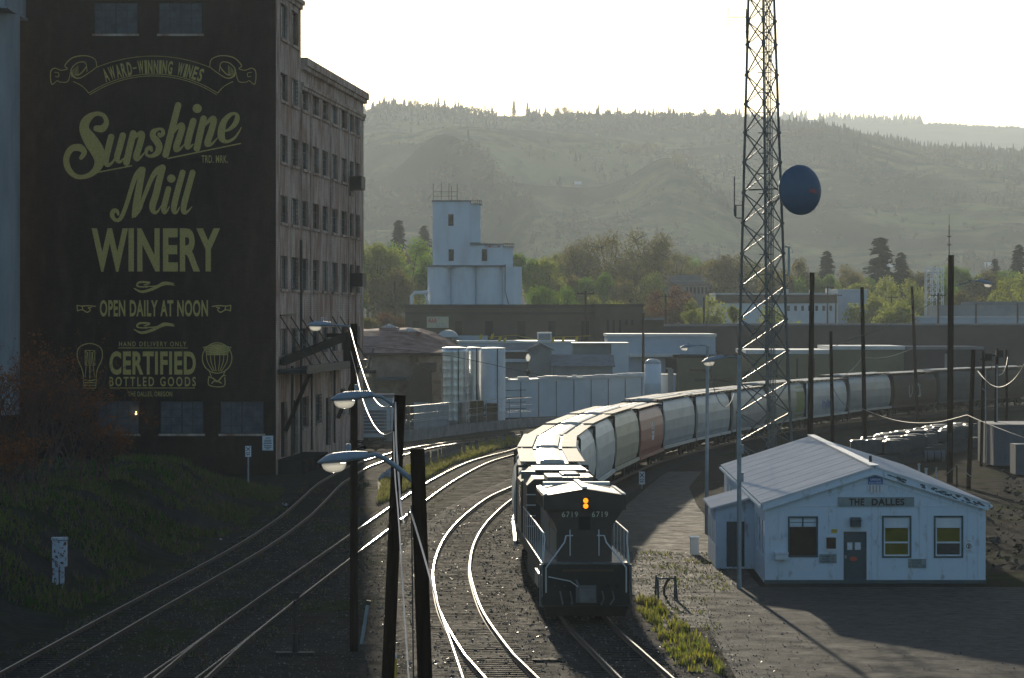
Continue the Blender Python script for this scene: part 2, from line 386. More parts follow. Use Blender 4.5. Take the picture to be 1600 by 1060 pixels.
# ------------------------------------------------------------------ ground sheet
T1s=T1[::4]
def t1_side(x,y):          # signed distance left of the siding
    best=1e9; s=0
    for a,b in zip(T1s,T1s[1:]):
        dx,dy=b.x-a.x,b.y-a.y; t=max(0,min(1,((x-a.x)*dx+(y-a.y)*dy)/(dx*dx+dy*dy)))
        px,py=a.x+dx*t-x,a.y+dy*t-y; d=px*px+py*py
        if d<best: best=d; s=-(dx*(y-a.y)-dy*(x-a.x))
    return sqrt(best)*(-1 if s>0 else 1)
def gz(x,y):
    z=0
    if x<-4 and 60<y<215:
        d=t1_side(x,y)
        if d>1.5:
            z=2.5*sstep(2.2,8.5,d)*sstep(212,188,y)*(1+.25*noise.noise(Vector((x*.12,y*.06,3))))+.25*sstep(2,5,d)*noise.noise(Vector((x*.4,y*.25,1)))
            z-=.9*sstep(13,22,d)*sstep(205,185,y)
    if x>14 and 120<y<300:
        k=sstep(0,6,x-(21+ (y-140)*.16))*sstep(135,150,y)*sstep(235,190,y)
        z+=k*(.9+.7*noise.noise(Vector((x*.35,y*.22,5)))+.4*noise.noise(Vector((x*1.1,y*.6,9))))
    return z
def axis(stops):
    out=[]
    for a,b,st in stops:
        n=max(1,int(round((b-a)/st)))
        out+=[a+(b-a)*i/n for i in range(n)]
    return out+[stops[-1][1]]
xs=axis([(-9000,-1200,1300),(-1200,-200,125),(-200,-50,10),(-50,45,.9),(45,200,10),(200,1200,125),(1200,9000,1300)])
ys=axis([(-400,40,40),(40,90,5),(90,232,1.3),(232,420,6),(420,1500,60),(1500,14000,900)])
g=MB(); nx=len(xs)
for y in ys:
    for x in xs: g.v.append(Vector((x,y,gz(x,y))))
for j in range(len(ys)-1):
    for i in range(nx-1):
        g.f.append((j*nx+i,j*nx+i+1,(j+1)*nx+i+1,(j+1)*nx+i)); g.m.append(0)
def ground_mat():
    m=bpy.data.materials.new('ground_dirt'); m.use_nodes=True; n=m.node_tree; b=n.nodes['Principled BSDF']; b.inputs['Roughness'].default_value=.9
    b.inputs['Specular IOR Level'].default_value=0
    tc=n.nodes.new('ShaderNodeTexCoord')
    def nz(sc,dt,ro=.6):
        t=n.nodes.new('ShaderNodeTexNoise'); t.inputs['Scale'].default_value=sc; t.inputs['Detail'].default_value=dt; t.inputs['Roughness'].default_value=ro; n.links.new(tc.outputs['Object'],t.inputs['Vector']); return t.outputs['Fac']
    def ramp(f,a,b,ca,cb):
        r=n.nodes.new('ShaderNodeValToRGB'); r.color_ramp.elements[0].position=a; r.color_ramp.elements[1].position=b
        r.color_ramp.elements[0].color=(*ca,1); r.color_ramp.elements[1].color=(*cb,1); n.links.new(f,r.inputs[0]); return r.outputs[0]
    def mix(f,a,b):
        x=n.nodes.new('ShaderNodeMixRGB'); n.links.new(f,x.inputs[0]); n.links.new(a,x.inputs[1]); n.links.new(b,x.inputs[2]); return x.outputs[0]
    gravel=ramp(nz(5,10,.75),.35,.7,(.018,.016,.014),(.055,.05,.043))
    dirt=ramp(nz(1.3,8),.3,.7,(.022,.018,.013),(.05,.04,.028))
    weeds=ramp(nz(2.5,8,.7),.3,.7,(.012,.022,.006),(.035,.042,.013))
    c=mix(ramp(nz(.16,6),.42,.58,(0,0,0),(1,1,1)),gravel,dirt)
    c=mix(ramp(nz(.11,7),.52,.60,(0,0,0),(1,1,1)),c,weeds)
    n.links.new(c,b.inputs['Base Color'])
    bp=n.nodes.new('ShaderNodeBump'); bp.inputs['Strength'].default_value=1; bp.inputs['Distance'].default_value=.05
    n.links.new(nz(9,6,.7),bp.inputs['Height']); n.links.new(bp.outputs[0],b.inputs['Normal'])
    grazing(m,.0,.30,.8)
    return m
go=g.build('ground',ground_mat(),smooth=True); go['kind']='structure'

# ------------------------------------------------------------------ tracks
def strip(line, prof, i0=0, i1=None, dz=0):     # profile: list of (offset to the right, z)
    mb=MB(); L=line[i0:i1]; k=len(prof)
    for i,p in enumerate(L):
        d=(L[min(i+1,len(L)-1)]-L[max(i-1,0)]); d.z=0; d.normalize(); rgt=Vector((d.y,-d.x,0))
        for o,z in prof: mb.v.append(p+rgt*o+Vector((0,0,z)))
    for i in range(len(L)-1):
        for j in range(k-1):
            a=i*k+j; mb.f.append((a,a+1,a+k+1,a+k)); mb.m.append(0)
    return mb
def track(name,label,line,top,group='railway tracks through the yard',bed=True,sl=None,dz=0.0):
    base=Vector((line[0].x,line[0].y,0)); t=thing(name,label,'track',base,group=group)
    for s in (-1,1):
        c=s*.7525
        mb=MB()
        prof=[(c-.07,-.16),(c-.02,-.14),(c-.02,-.05),(c-.037,-.04),(c-.037,-.006),(c-.028,0),(c+.028,0),(c+.037,-.006),(c+.037,-.04),(c+.02,-.05),(c+.02,-.14),(c+.07,-.16)]
        mb=strip(line,[(o,z+dz) for o,z in prof])
        k=len(prof)-1
        mb.m=[1 if (i%k) in (5,) else 0 for i in range(len(mb.f))]
        mb.build('rail',[M['rail_rust'],top],t,world=True)
    sb=MB(); n=int((len(line)-1)/.56)
    rr=random.Random(len(line))
    for i in range(n):
        s=i*.56; p=at_arc(line,s); 
        if sl and p.y>sl: break
        d=at_arc(line,s+.5)-p; d.z=0; d.normalize(); a=atan2(d.y,d.x)+rr.uniform(-.015,.015)
        Mx=Matrix.Translation(p+Vector((d.y,-d.x,0))*rr.uniform(-.05,.05))@Matrix.Rotation(a,4,'Z')
        e_=.035*(line[0].z<.2); sb.box(-.115,.115,-1.28,1.28,-.30+dz,-.165+e_+dz-rr.uniform(0,.012),Mx)
    so_=sb.build('sleepers',M['sleeper'],t,world=True); so_['kind']='stuff'
    return t
tk3=track('railway_track','shiny double rails of the middle main line curving left of the train',T3,M['rail_top'],sl=345)
tk4=track('railway_track','main line track carrying the grain train',T4,M['rail_top'],sl=240)
tk2=track('railway_track','straight shiny track running from bottom left past the wooden poles',T2,M['rail_top'],sl=300)
tk2b=track('railway_track','short turnout track splitting off at the bottom left edge',T2b,M['rail_top'],dz=.004)
tk1=track('railway_track','rusty siding track next to the weedy bank and mill',T1,M['rail_dull'],sl=270)
def bed(line,w,h,nm):
    b=strip(line,[(-w-1.1,-.35),(-w-.5,-.27+h*.4),(-w,-.19),(0,-.185),(w,-.19),(w+.5,-.27+h*.4),(w+1.1,-.35)])
    for p in b.v: p.z+=.035*noise.noise(p*1.7)
    o=b.build('ballast_bed',M['ballast'],smooth=True); o['kind']='structure'
bed(T3,1.7,.2,'a'); bed(T4,1.75,.2,'b')
# loose ballast stones that catch the low sun
st=MB(); rr=random.Random(3)
def stone(p,r):
    vs=[p+Vector((rr.uniform(-1,1),rr.uniform(-1,1),rr.uniform(-.4,1)))*r for _ in range(4)]
    st.add(vs,[(0,1,2),(0,2,3),(0,3,1),(1,3,2)])
for line,i1 in ((T3,150),(T4,150)):
    for _ in range(9000):
        s=rr.uniform(85,i1+85) if False else rr.uniform(20,i1); p=at_arc(line,s); d=at_arc(line,s+.5)-p; d.normalize()
        o=rr.choice((-1,1))*rr.uniform(.95,3.1) if rr.random()<.75 else rr.uniform(-.6,.6)
        stone(p+Vector((d.y,-d.x,0))*o+Vector((0,0,-.2-.12*sstep(1.7,2.8,abs(o)))),rr.uniform(.03,.085))
for _ in range(9000):
    y=rr.uniform(96,150); x=rr.uniform(4.2,9.8) if y>118 or rr.random()<.5 else rr.uniform(4,16)
    if x>7.2 and y<131 and rr.random()<.75: continue
    stone(Vector((x,y,.01)),rr.uniform(.015,.05))
for _ in range(9000):
    y=rr.uniform(96,175); a=T1[int(arc_at_Y(T1,y))].x; b=T3[int(arc_at_Y(T3,y))].x; x=rr.uniform(a-1.5,b-2)
    stone(Vector((x,y,.005)),rr.uniform(.02,.06))
tag(st.build('ballast_stones',M['stone']),'loose grey ballast stones scattered along the main line tracks','ballast',kind='stuff')

# ------------------------------------------------------------------ roads and yard
def sheet(name,poly,z,m,kind='structure'):
    pts=[G(x,y,z) for x,y in poly]; mb=MB().add(pts,[tuple(range(len(pts)))])
    o=mb.build(name,m); o['kind']=kind; return o
vq=[G(x,y,.02) for x,y in ((592,786),(655,752),(706,722),(760,705),(818,692),(815,684),(760,690),(700,704),(650,722),(590,752))]
o=MB().add(vq,[tuple(range(len(vq)))]).build('grass_verge',M['verge']); o['kind']='structure'
yard=[Vector(p) for p in ((6.6,97,.008),(30,80,.008),(30,131,.008),(9.6,131,.008),(7.4,128,.008),(6.7,112,.008))]
sheet_mb=MB().add(yard,[tuple(range(6))]); o=sheet_mb.build('asphalt_yard',M['asphalt']); o['kind']='structure'
lm=MB(); le=[(4.9,114,9.0),(4.7,125,9.75),(4.6,135,9.8),(4.5,151,10.0),(5.0,168,10.2),(6.4,187,10.4),(8.4,207,11.0),(10.6,228,13.0)]
for a,b in zip(le,le[1:]): lm.quad(Vector((a[0],a[1],.004)),Vector((a[2],a[1],.004)),Vector((b[2],b[1],.004)),Vector((b[0],b[1],.004)))
o=lm.build('gravel_path',M['gravel_lot']); o['kind']='structure'
# ------------------------------------------------------------------ hills
RX=[-600,0,300,567,600,650,700,800,870,950,1000,1100,1163,1230,1270,1330,1380,1430,1500,1600,1900,2400]
RY=[230,200,188,179,166,166,161,174,177,180,182,187,189,197,199,210,219,228,230,234,250,300]
def prof(t,u):      # rise along the slope: steep foot, bench, steep, gentle shoulder
    w=sstep(1150,1300,u)
    left=interp([0,.10,.28,.33,.49,.58,.67,.83,.90,1],[0,.17,.46,.50,.495,.68,.765,.775,.89,1],t)
    rgt=interp([0,.15,.5,.8,1],[0,.18,.58,.9,1],t)
    return lerp(left,rgt,w)
HY0,HY1=1950.0,3300.0
def hill_t(x,y):
    n1=noise.noise(Vector((x*.0035,y*.0022,1.3))); n2=noise.noise(Vector((x*.011,y*.008,4.1)))
    return (y-HY0)/(HY1-HY0)+.09*n1+.025*n2
def hill_z(x,y):
    u=800+x/y*F
    n1=noise.noise(Vector((x*.0035,y*.0022,1.3))); n2=noise.noise(Vector((x*.011,y*.008,4.1))); n3=noise.noise(Vector((x*.03,y*.022,7.7)))
    t=(y-HY0)/(HY1-HY0)+.09*n1+.025*n2
    # a diagonal spur that falls to the right from the bench
    R_=(YH-interp(RX,RY,u))/F*HY1+H
    if t<=0: return -4+ 0*R_
    if t<1:
        z=R_*prof(t,u)+ (9*n2+3.5*n3)*sin(pi*min(1,max(0,t)))
        sp=abs((u-690)-(t-.34)*-700); z+=30*math.exp(-(sp/48)**2)*sstep(0,.12,t)*sstep(.46,.34,t)+26*math.exp(-((u-1045)/55)**2-((t-.36)/.10)**2)-16*math.exp(-((u-1170)/60)**2-((t-.3)/.2)**2)
        return z-4*(1-min(1,t*10))
    return R_-(y-HY1)*.02+ 2*n3*0
def terrain(name,us,ys,fn,m):
    mb=MB(); k=len(us)
    for y in ys:
        for u in us:
            x=(u-800)/F*y; mb.v.append(Vector((x,y,fn(x,y))))
    for j in range(len(ys)-1):
        for i in range(k-1):
            a=j*k+i; mb.f.append((a,a+1,a+k+1,a+k)); mb.m.append(0)
    o=mb.build(name,m,smooth=True); o['kind']='structure'; return o
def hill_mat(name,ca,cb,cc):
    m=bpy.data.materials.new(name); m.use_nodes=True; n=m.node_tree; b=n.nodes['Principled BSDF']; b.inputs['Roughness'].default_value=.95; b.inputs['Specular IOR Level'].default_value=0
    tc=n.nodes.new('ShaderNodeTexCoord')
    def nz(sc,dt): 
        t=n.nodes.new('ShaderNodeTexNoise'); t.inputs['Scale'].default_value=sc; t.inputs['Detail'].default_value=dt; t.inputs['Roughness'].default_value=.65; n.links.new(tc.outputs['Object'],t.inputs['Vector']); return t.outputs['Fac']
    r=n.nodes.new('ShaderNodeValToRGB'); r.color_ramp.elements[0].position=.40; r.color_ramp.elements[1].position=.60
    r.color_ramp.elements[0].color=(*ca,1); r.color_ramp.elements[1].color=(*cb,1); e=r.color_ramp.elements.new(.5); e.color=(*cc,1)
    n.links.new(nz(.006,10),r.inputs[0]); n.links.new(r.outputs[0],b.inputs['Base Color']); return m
us=[-900+i*14 for i in range(240)]
hys=axis([(1880,2000,30),(2000,3300,15),(3300,3900,60)])
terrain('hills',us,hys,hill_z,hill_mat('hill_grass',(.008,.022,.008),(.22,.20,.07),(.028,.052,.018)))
FRX=[-900,900,1200,1260,1330,1400,1470,1550,1600,1900,2500]; FRY=[300,215,193,191,194,197,199,203,204,212,240]
def far_z(x,y):
    u=800+x/y*F; R_=(YH-interp(FRX,FRY,u))/F*6600+H; t=(y-4200)/2400
    return R_*sstep(0,1,t)**.8-(20 if t<=0 else 0)+6*noise.noise(Vector((x*.004,y*.003,2)))*min(1,max(0,t))*(1-min(1,max(0,t)))*2
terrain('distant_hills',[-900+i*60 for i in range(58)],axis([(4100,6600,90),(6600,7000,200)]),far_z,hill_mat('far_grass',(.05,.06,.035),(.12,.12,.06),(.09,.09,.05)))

# scattered scrub, oaks and firs over the slopes: one wood nobody could count
def blob(mb,p,r,h,rr,n=9,q=.45):
    for _ in range(n):
        c=p+Vector((rr.gauss(0,.42)*r,rr.gauss(0,.42)*r,h*rr.uniform(.15,1)))
        s=r*rr.uniform(.35,.75)*q*2
        a=[c+Vector((rr.uniform(-1,1),rr.uniform(-.6,.6),rr.uniform(-.8,.9)))*s for _ in range(4)]
        mb.add(a,[(0,1,2),(0,2,3),(1,3,2)])
def fir(mb,p,r,h,rr,n=5):
    for k in range(n):
        z0=h*(k/n)*.92; z1=h*min(1,(k+1.7)/n); rad=r*(1-k/n*.86)*rr.uniform(.8,1.1)
        m=6; a0=rr.uniform(0,6)
        vs=[p+Vector((0,0,z1))]+[p+Vector((cos(a0+2*pi*i/m)*rad*rr.uniform(.65,1.2),sin(a0+2*pi*i/m)*rad*rr.uniform(.65,1.2),z0+rr.uniform(-.3,.3)*h/n)) for i in range(m)]
        mb.add(vs,[(0,1+i,1+(i+1)%m) for i in range(m)])
w=MB(); rr=random.Random(11); cnt=0
while cnt<9500:
    u=rr.uniform(380,1720); y=HY0+(HY1-HY0)*rr.random()**.9*1.03; x=(u-800)/F*y; t=hill_t(x,y)
    d=noise.noise(Vector((x*.006,y*.0045,20)))+.5*noise.noise(Vector((x*.02,y*.015,3)))
    dens=.05+1.0*sstep(.0,.35,d)
    if t>.9: dens=.95
    if t<.12: dens=.75
    if u>1180 and t>.1 and t<.93: dens*=.75
    if (.30<t<.5 or .66<t<.83) and 600<u<1080: dens*=.22
    if rr.random()>dens: continue
    z=hill_z(x,y)
    if z<-2: continue
    cnt+=1
    kf=rr.random()<(.10 if t<.85 else .22)
    if kf: w.mi=1; fir(w,Vector((x,y,z-.5)),rr.uniform(1.6,2.6),rr.uniform(6,11),rr,4)
    else:
        w.mi=0 if rr.random()<.55 else 3
        s=rr.uniform(1.5,3.6); blob(w,Vector((x,y,z-.4)),s,s*1.35,rr,12,.36)
for i in range(1500):      # the uneven fringe of trees along the crest
    u=rr.uniform(420,1680); k_=(u-800)/F; best=None
    for y in range(2700,3420,20):
        e=(hill_z(k_*y,y)-H)/y
        if best is None or e>best[0]: best=(e,y)
    if noise.noise(Vector((u*.03,2.2,5)))<-.25: continue
    y=best[1]+rr.uniform(-45,12); p=Vector((k_*y,y,hill_z(k_*y,y)-.6))
    if rr.random()<.22: w.mi=1; fir(w,p,rr.uniform(1.6,2.8),rr.uniform(6,13),rr,5)
    else: w.mi=0 if rr.random()<.6 else 3; q=rr.uniform(1.8,4.0); blob(w,p,q,q*1.5,rr,14,.34)
tag(w.build('hillside_wood',[M['hill_scrub'],M['needle'],M['leaf_bright'],M['hill_oak']]),'scrub oaks and firs dotted over the hazy hillside','wood',kind='stuff')
w=MB()
for i in range(420):
    u=rr.uniform(1150,1640); y=rr.uniform(6350,6620); x=(u-800)/F*y
    fir(w,Vector((x,y,far_z(x,y)-1)),rr.uniform(3,6),rr.uniform(9,24) if u<1440 else rr.uniform(3,7),rr,3)
tag(w.build('distant_wood',[M['needle']]),'row of firs on the farthest pale ridge at right','wood',kind='stuff')
# ------------------------------------------------------------------ mill with the painted wall
YM=223.0; SM=F/YM
mill=thing('mill_building','tall old brick mill with faded gold lettering painted on its dark wall','building',(-15.82,223,0))
SD=Vector((.0706,1,0)); SDn=SD.normalized(); SN=Vector((SDn.y,-SDn.x,0))     # along the side wall, and its outward normal
A0=Vector((-33.5,223,0)); B0=Vector((-15.82,223,0))
def wall_grid(mb,org,U,N,ext,holes,dep):
    u0,u1,z0,z1=ext
    us=sorted({u0,u1,*[h[0] for h in holes],*[h[1] for h in holes]}); zs=sorted({z0,z1,*[h[2] for h in holes],*[h[3] for h in holes]})
    q=lambda u,z,d=0: org+U*u+Vector((0,0,z))-N*d
    for a,b in zip(us,us[1:]):
        for c,d in zip(zs,zs[1:]):
            mu,mz=(a+b)/2,(c+d)/2
            if any(h[0]<mu<h[1] and h[2]<mz<h[3] for h in holes): continue
            mb.quad(q(a,c),q(b,c),q(b,d),q(a,d))
    for a,b,c,d in holes:
        mb.quad(q(a,c),q(a,c,dep),q(b,c,dep),q(b,c)); mb.quad(q(a,d),q(b,d),q(b,d,dep),q(a,d,dep))
        mb.quad(q(a,c),q(a,d),q(a,d,dep),q(a,c,dep)); mb.quad(q(b,c),q(b,c,dep),q(b,d,dep),q(b,d))
def obox(mb,org,U,N,u0,u1,z0,z1,d0,d1):          # box in wall coordinates, d outwards
    Z=Vector((0,0,1))
    vs=[org+U*u+N*d+Z*z for z in (z0,z1) for d in (d0,d1) for u in (u0,u1)]
    mb.add(vs,[(0,2,3,1),(4,5,7,6),(0,1,5,4),(2,6,7,3),(0,4,6,2),(1,3,7,5)])
def window(parent,org,U,N,h,dep,nv,nh,fm,gm,bar=.07,name='window',sill=None,rr=random):
    a,b,c,d=h; mb=MB(); D=-dep
    obox(mb,org,U,N,a,a+bar,c,d,D,D+.06); obox(mb,org,U,N,b-bar,b,c,d,D,D+.06)
    obox(mb,org,U,N,a+bar,b-bar,c,c+bar,D,D+.06); obox(mb,org,U,N,a+bar,b-bar,d-bar,d,D,D+.06)
    for i in range(1,nv): u=lerp(a,b,i/nv); w=.5*bar*(2.2 if nv>3 and i==nv//2 else 1); obox(mb,org,U,N,u-w,u+w,c+bar,d-bar,D+.005,D+.05)
    for i in range(1,nh): z=lerp(c,d,i/nh); obox(mb,org,U,N,a+bar,b-bar,z-bar*.3,z+bar*.3,D+.008,D+.042)
    w=mb.build(name,fm,parent,world=True)
    p=MB(); D2=D+.02; Z=Vector((0,0,1)); k=max(1,nv//2)
    for i in range(k):      # each sash leans a hair differently, as old glass does
        ua,ub=lerp(a+bar,b-bar,i/k),lerp(a+bar,b-bar,(i+1)/k); t=rr.uniform(-.012,.012)
        obox(p,org,U,N,ua,ub,c+bar,d-bar,D2-.012+t*0,D2)
    pm=p.build('pane',gm,w); 
    pm.data.transform(Matrix.Translation(-Vector(parent.location)))
    return w
def sx(px): return (px-800)/SM
def sz(py): return H-(py-YH)/SM
ux=lambda px: sx(px)-A0.x
FU=Vector((1,0,0)); FN=Vector((0,-1,0)); SO=B0
wb=MB()
fh=[(ux(147),ux(215),sz(53),sz(4)),(ux(248),ux(316),sz(53),sz(4)),
    (ux(150),ux(217),sz(678),sz(627)),(ux(250),ux(318),sz(678),sz(627)),(ux(344),ux(412),sz(678),sz(627))]
wall_grid(wb,A0,FU,FN,(0,B0.x-A0.x,0,34.6),fh,.28)
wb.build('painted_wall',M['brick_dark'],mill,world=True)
L1=12.5*SD.length; L2=51*SD.length
rows=[(31.9,29.5),(27.2,25.3),(23.0,21.1),(18.85,17.0),(14.75,12.5),(9.8,7.95)]
cols=[3.95,9.4,14.8,20.7,26.2,32.0,37.9,43.0,47.1]
sh=[]
for ri,(zt,zb) in enumerate(rows):
    for ci,c in enumerate(cols):
        if ri==0 and ci>1: continue
        hw=1.75 if ci<7 else 1.35
        sh.append((c-hw,c+hw,zb,zt))
gh=[(13.4,16.8,2.7,4.9),(20.5,24.2,2.8,4.9),(35.5,38.6,3.0,5.0),(41,44,3.0,5.0)]
doors=[(8.2,11.2,1.0,4.8),(26.5,29.5,.9,4.5),(2.4,5.6,1.0,4.8)]
ws=MB()
wall_grid(ws,SO,SDn,SN,(0,L1,0,34.6),[h for h in sh+gh+doors if h[1]<L1],.35)
wall_grid(ws,SO,SDn,SN,(L1,L2,0,28.4),[h for h in sh+gh+doors if h[0]>L1],.35)
# a hole that straddles the step
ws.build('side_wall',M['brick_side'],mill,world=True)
bk=MB(); C0=SO+SDn*L1; D0=SO+SDn*L2
Z=Vector((0,0,1))
bk.quad(C0+Z*28.4,A0+Vector((0,12.5,28.4)),A0+Vector((0,12.5,34.6)),C0+Z*34.6)
bk.quad(A0+Z*34,B0+Z*34,C0+Z*34,A0+Vector((0,12.5,34)))
bk.quad(A0+Vector((0,12.5,28)),C0+Z*28,D0+Z*28,A0+Vector((0,51,28)))
bk.quad(A0,A0+Vector((0,51,0)),A0+Vector((0,51,28.4)),A0+Z*28.4)
bk.quad(A0+Vector((0,51,0)),D0,D0+Z*28.4,A0+Vector((0,51,28.4)))
bk.quad(A0+Z*28.4,A0+Vector((0,12.5,28.4)),A0+Vector((0,12.5,34.6)),A0+Z*34.6)
# dark interior so that the windows look into gloom
for zf in (1.0,5.6,11.2,15.6,19.9,24.2,28.6):
    bk.quad(A0+Vector((.3,.6,zf)),B0+Vector((-.7,.6,zf)),SO+SDn*12.3-SN*.7+Z*zf,A0+Vector((.3,12.3,zf)))
    if zf<28: bk.quad(A0+Vector((.3,12.8,zf)),SO+SDn*12.8-SN*.7+Z*zf,SO+SDn*(L2-.5)-SN*.7+Z*zf,A0+Vector((.3,50.5,zf)))
bk.quad(A0+Vector((0,3.2,0)),B0+Vector((-2.5,3.2,0)),B0+Vector((-2.5,3.2,34)),A0+Vector((0,3.2,34)))
bk.quad(B0+Vector((-2.5,3.2,0)),B0+Vector((1,50,0)),B0+Vector((1,50,28)),B0+Vector((-2.5,3.2,28)))
bk.build('roof',M['dark_wall'],mill,world=True)
wr=random.Random(5)
for i,h in enumerate(fh): window(mill,A0,FU,FN,h,.2,4,4,M['frame_dark'],M['glass_dusty'],.05,rr=wr)
for i,h in enumerate(sh): window(mill,SO,SDn,SN,h,.25,4,3,M['frame_dark'],M['glass_dark'] if wr.random()<.8 else M['glass_dusty'],.1,rr=wr)
for h in gh: window(mill,SO,SDn,SN,h,.25,4,3,M['frame_dark'],M['glass_dark'],.1,rr=wr)
for h in doors:
    d=MB(); obox(d,SO,SDn,SN,h[0],h[1],h[2],h[3],-.3,-.22); 
    for z in (.33,.66): obox(d,SO,SDn,SN,h[0],h[1],lerp(h[2],h[3],z)-.05,lerp(h[2],h[3],z)+.05,-.22,-.18)
    d.build('door',M['brown_dark'],mill,world=True)
si=MB()
for h in sh+gh: obox(si,SO,SDn,SN,h[0]-.15,h[1]+.15,h[2]-.18,h[2]-.003,.003,.14)
for h in fh: obox(si,A0,FU,FN,h[0]-.1,h[1]+.1,h[2]-.15,h[2]-.003,.003,.1)
sl_=si.build('sill',M['brick_side'],mill,world=True); sl_['kind']='stuff'
co=MB()
obox(co,SO,SDn,SN,L1+.01,L2+.1,28.405,28.95,-.4,.45); obox(co,SO,SDn,SN,L1+.01,L2+.05,28.1,28.4,.003,.3); obox(co,SO,SDn,SN,L1+.01,L2+.02,26.95,27.2,.003,.22); obox(co,SO,SDn,SN,L1+.01,L2+.02,26.7,26.94,.003,.12)
obox(co,SO,SDn,SN,-.05,L1+.1,34.605,35.1,-.4,.4); obox(co,SO,SDn,SN,0,L1+.05,32.6,32.9,.003,.3); obox(co,SO,SDn,SN,0,L1+.03,32.3,32.59,.003,.15)
co.build('cornice',M['brick_side'],mill,world=True)
for d in (12.4,17.6,29.2,40.5,45.2):
    pi_=MB(); obox(pi_,SO,SDn,SN,d-.06,d+.06,5.5,26.6,.003,.09); pi_.build('pilaster_seam',M['brick_side'],mill,world=True)
for d,z0_,z1_,r_p in ((11.2,0,16,.09),(16.9,1,7.2,.08),(30.2,1,7.2,.08),(6.6,0,7.2,.1)):
    MB().tube([SO+SDn*d+SN*.2+Z*z0_,SO+SDn*d+SN*.2+Z*(z0_+z1_)/2,SO+SDn*d+SN*.2+Z*z1_],r_p).build('downpipe',M['frame_dark'],mill,world=True)
# loading-dock canopy with its beam, post, struts and tie rods
cn=MB(); obox(cn,SO,SDn,SN,.6,36,6.75,7.05,.02,2.0); obox(cn,SO,SDn,SN,.6,36,7.06,7.3,1.7,2.05)
cn.build('canopy',M['dark_metal'],mill,world=True)
cb=MB(); a=SO+SDn*1.5+SN*.3+Z*7.6; b=SO+SDn*27+SN*1.7+Z*9.2
cb.bar(a,b,.3,.55); cb.bar(SO+SDn*25+SN*1.8+Z*7.1,SO+SDn*25+SN*1.75+Z*9.1,.55,.5); cb.bar(b-SDn*1.5,SO+SDn*27+SN*.1+Z*9.2,.3,.3)
for d in (4,33): cb.bar(SO+SDn*d+SN*.1+Z*2.8,SO+SDn*(d-.6)+SN*1.8+Z*6.7,.22)
cb.bar(SO+SDn*31+SN*1.7+Z*.9,SO+SDn*31+SN*1.7+Z*6.74,.3)
cb.build('canopy_beam',M['brown_dark'],mill,world=True)
for d in (2,7,12,17,30,35):
    MB().tube([SO+SDn*d+SN*.05+Z*10.6,SO+SDn*(d+3)+SN*1.8+Z*7.2],.05,5).build('tie_rod',M['dark_metal'],mill,world=True)
MB().bar(SO+SDn*1.5+SN*.1+Z*10.7,SO+SDn*9+SN*.1+Z*10.8,.1).build('tie_rod',M['dark_metal'],mill,world=True)
for d,z in ((42.5,20.7),(43.2,13.0)):
    ac=MB(); obox(ac,SO,SDn,SN,d-1.5,d+1.2,z,z+1.05,.02,1.0); obox(ac,SO,SDn,SN,d-1.2,d+.9,z-.5,z-.01,.02,.12)
    ac.build('air_conditioner',M['dark_metal'],mill,world=True)
# dock platform
dk=MB(); obox(dk,SO,SDn,SN,1,14,0,.85,.01,1.6); obox(dk,SO,SDn,SN,1,14,.86,.98,.0,1.75)
for d in (2,5,8,11,13.8): obox(dk,SO,SDn,SN,d-.15,d+.15,0,.8,1.61,1.72)
dk.build('loading_dock',M['brown_dark'],mill,world=True)
# ---- painted lettering
pt=MB()
def W(x,y,l=0): return Vector((sx(x),YM-.012-l,sz(y)))
def z8(x,y,l=0): return W(70+x/4.609,70+y/4.609,l)
def z1(x,y,l=0): return W(x/3.118,y/3.118,l)
def z2(x,y,l=0): return W(x/3.118,340+y/3.118,l)
for s in ([(372,604,44),(415,604,52),(444,560,36),(420,508,30),(360,500,34),(300,545,62),(285,610,72),(330,690,100),(380,770,98),(395,840,76),(365,905,50),(300,948,34),(225,948,34),(170,895,44),(155,820,44),(190,752,46),(250,742,52),(284,775,40),(262,815,30)],
          [(478,665,46),(452,770,46),(440,835,44),(452,868,30),(485,850,18),(525,790,8)], [(562,655,46),(537,750,46),(520,815,42),(540,845,24),(575,815,8)],
          [(637,640,48),(612,740,48),(588,850,47)]):
    stroke(pt,s,z8)
zs=lambda x,y,l=0: W(200+x/8.153,160+y/8.153,l)
zm=lambda x,y,l=0: W(160+x/10.6,250+y/10.6,l)
for s in ([(50,500,15),(110,430,40),(160,395,62),(178,425,80),(145,560,82),(105,690,80),(118,733,46),(160,700,32),(215,640,16)],
          [(395,405,40),(410,430,46),(445,400,56),(440,352,40),(390,343,36),(325,378,70),(322,440,82),(370,500,92),(398,570,86),(372,645,74),(300,688,44),(238,668,36),(240,603,50),(285,580,55),(300,612,40)],
          [(640,40,82),(560,350,84),(480,668,84)],[(580,400,15),(635,315,44),(676,285,56),(693,322,78),(655,450,82),(617,560,80),(614,612,54),(660,600,36),(720,535,12)],
          [(833,240,82),(790,390,84),(757,530,82),(762,583,50),(806,558,32),(832,535,12)],
          [(963,210,84),(925,370,86),(878,588,84)],[(955,330,15),(1025,245,44),(1076,205,64),(1094,235,78),(1060,370,82),(1012,510,80),(1014,548,50),(1070,530,34),(1140,455,12)],
          [(1235,368,22),(1300,340,44),(1368,270,66),(1393,190,62),(1368,147,38),(1300,162,52),(1222,250,78),(1190,370,94),(1197,460,86),(1250,503,44),(1340,470,34),(1400,400,24),(1445,320,10)]):
    stroke(pt,s,zs)
disc(pt,882,80,59,zs)
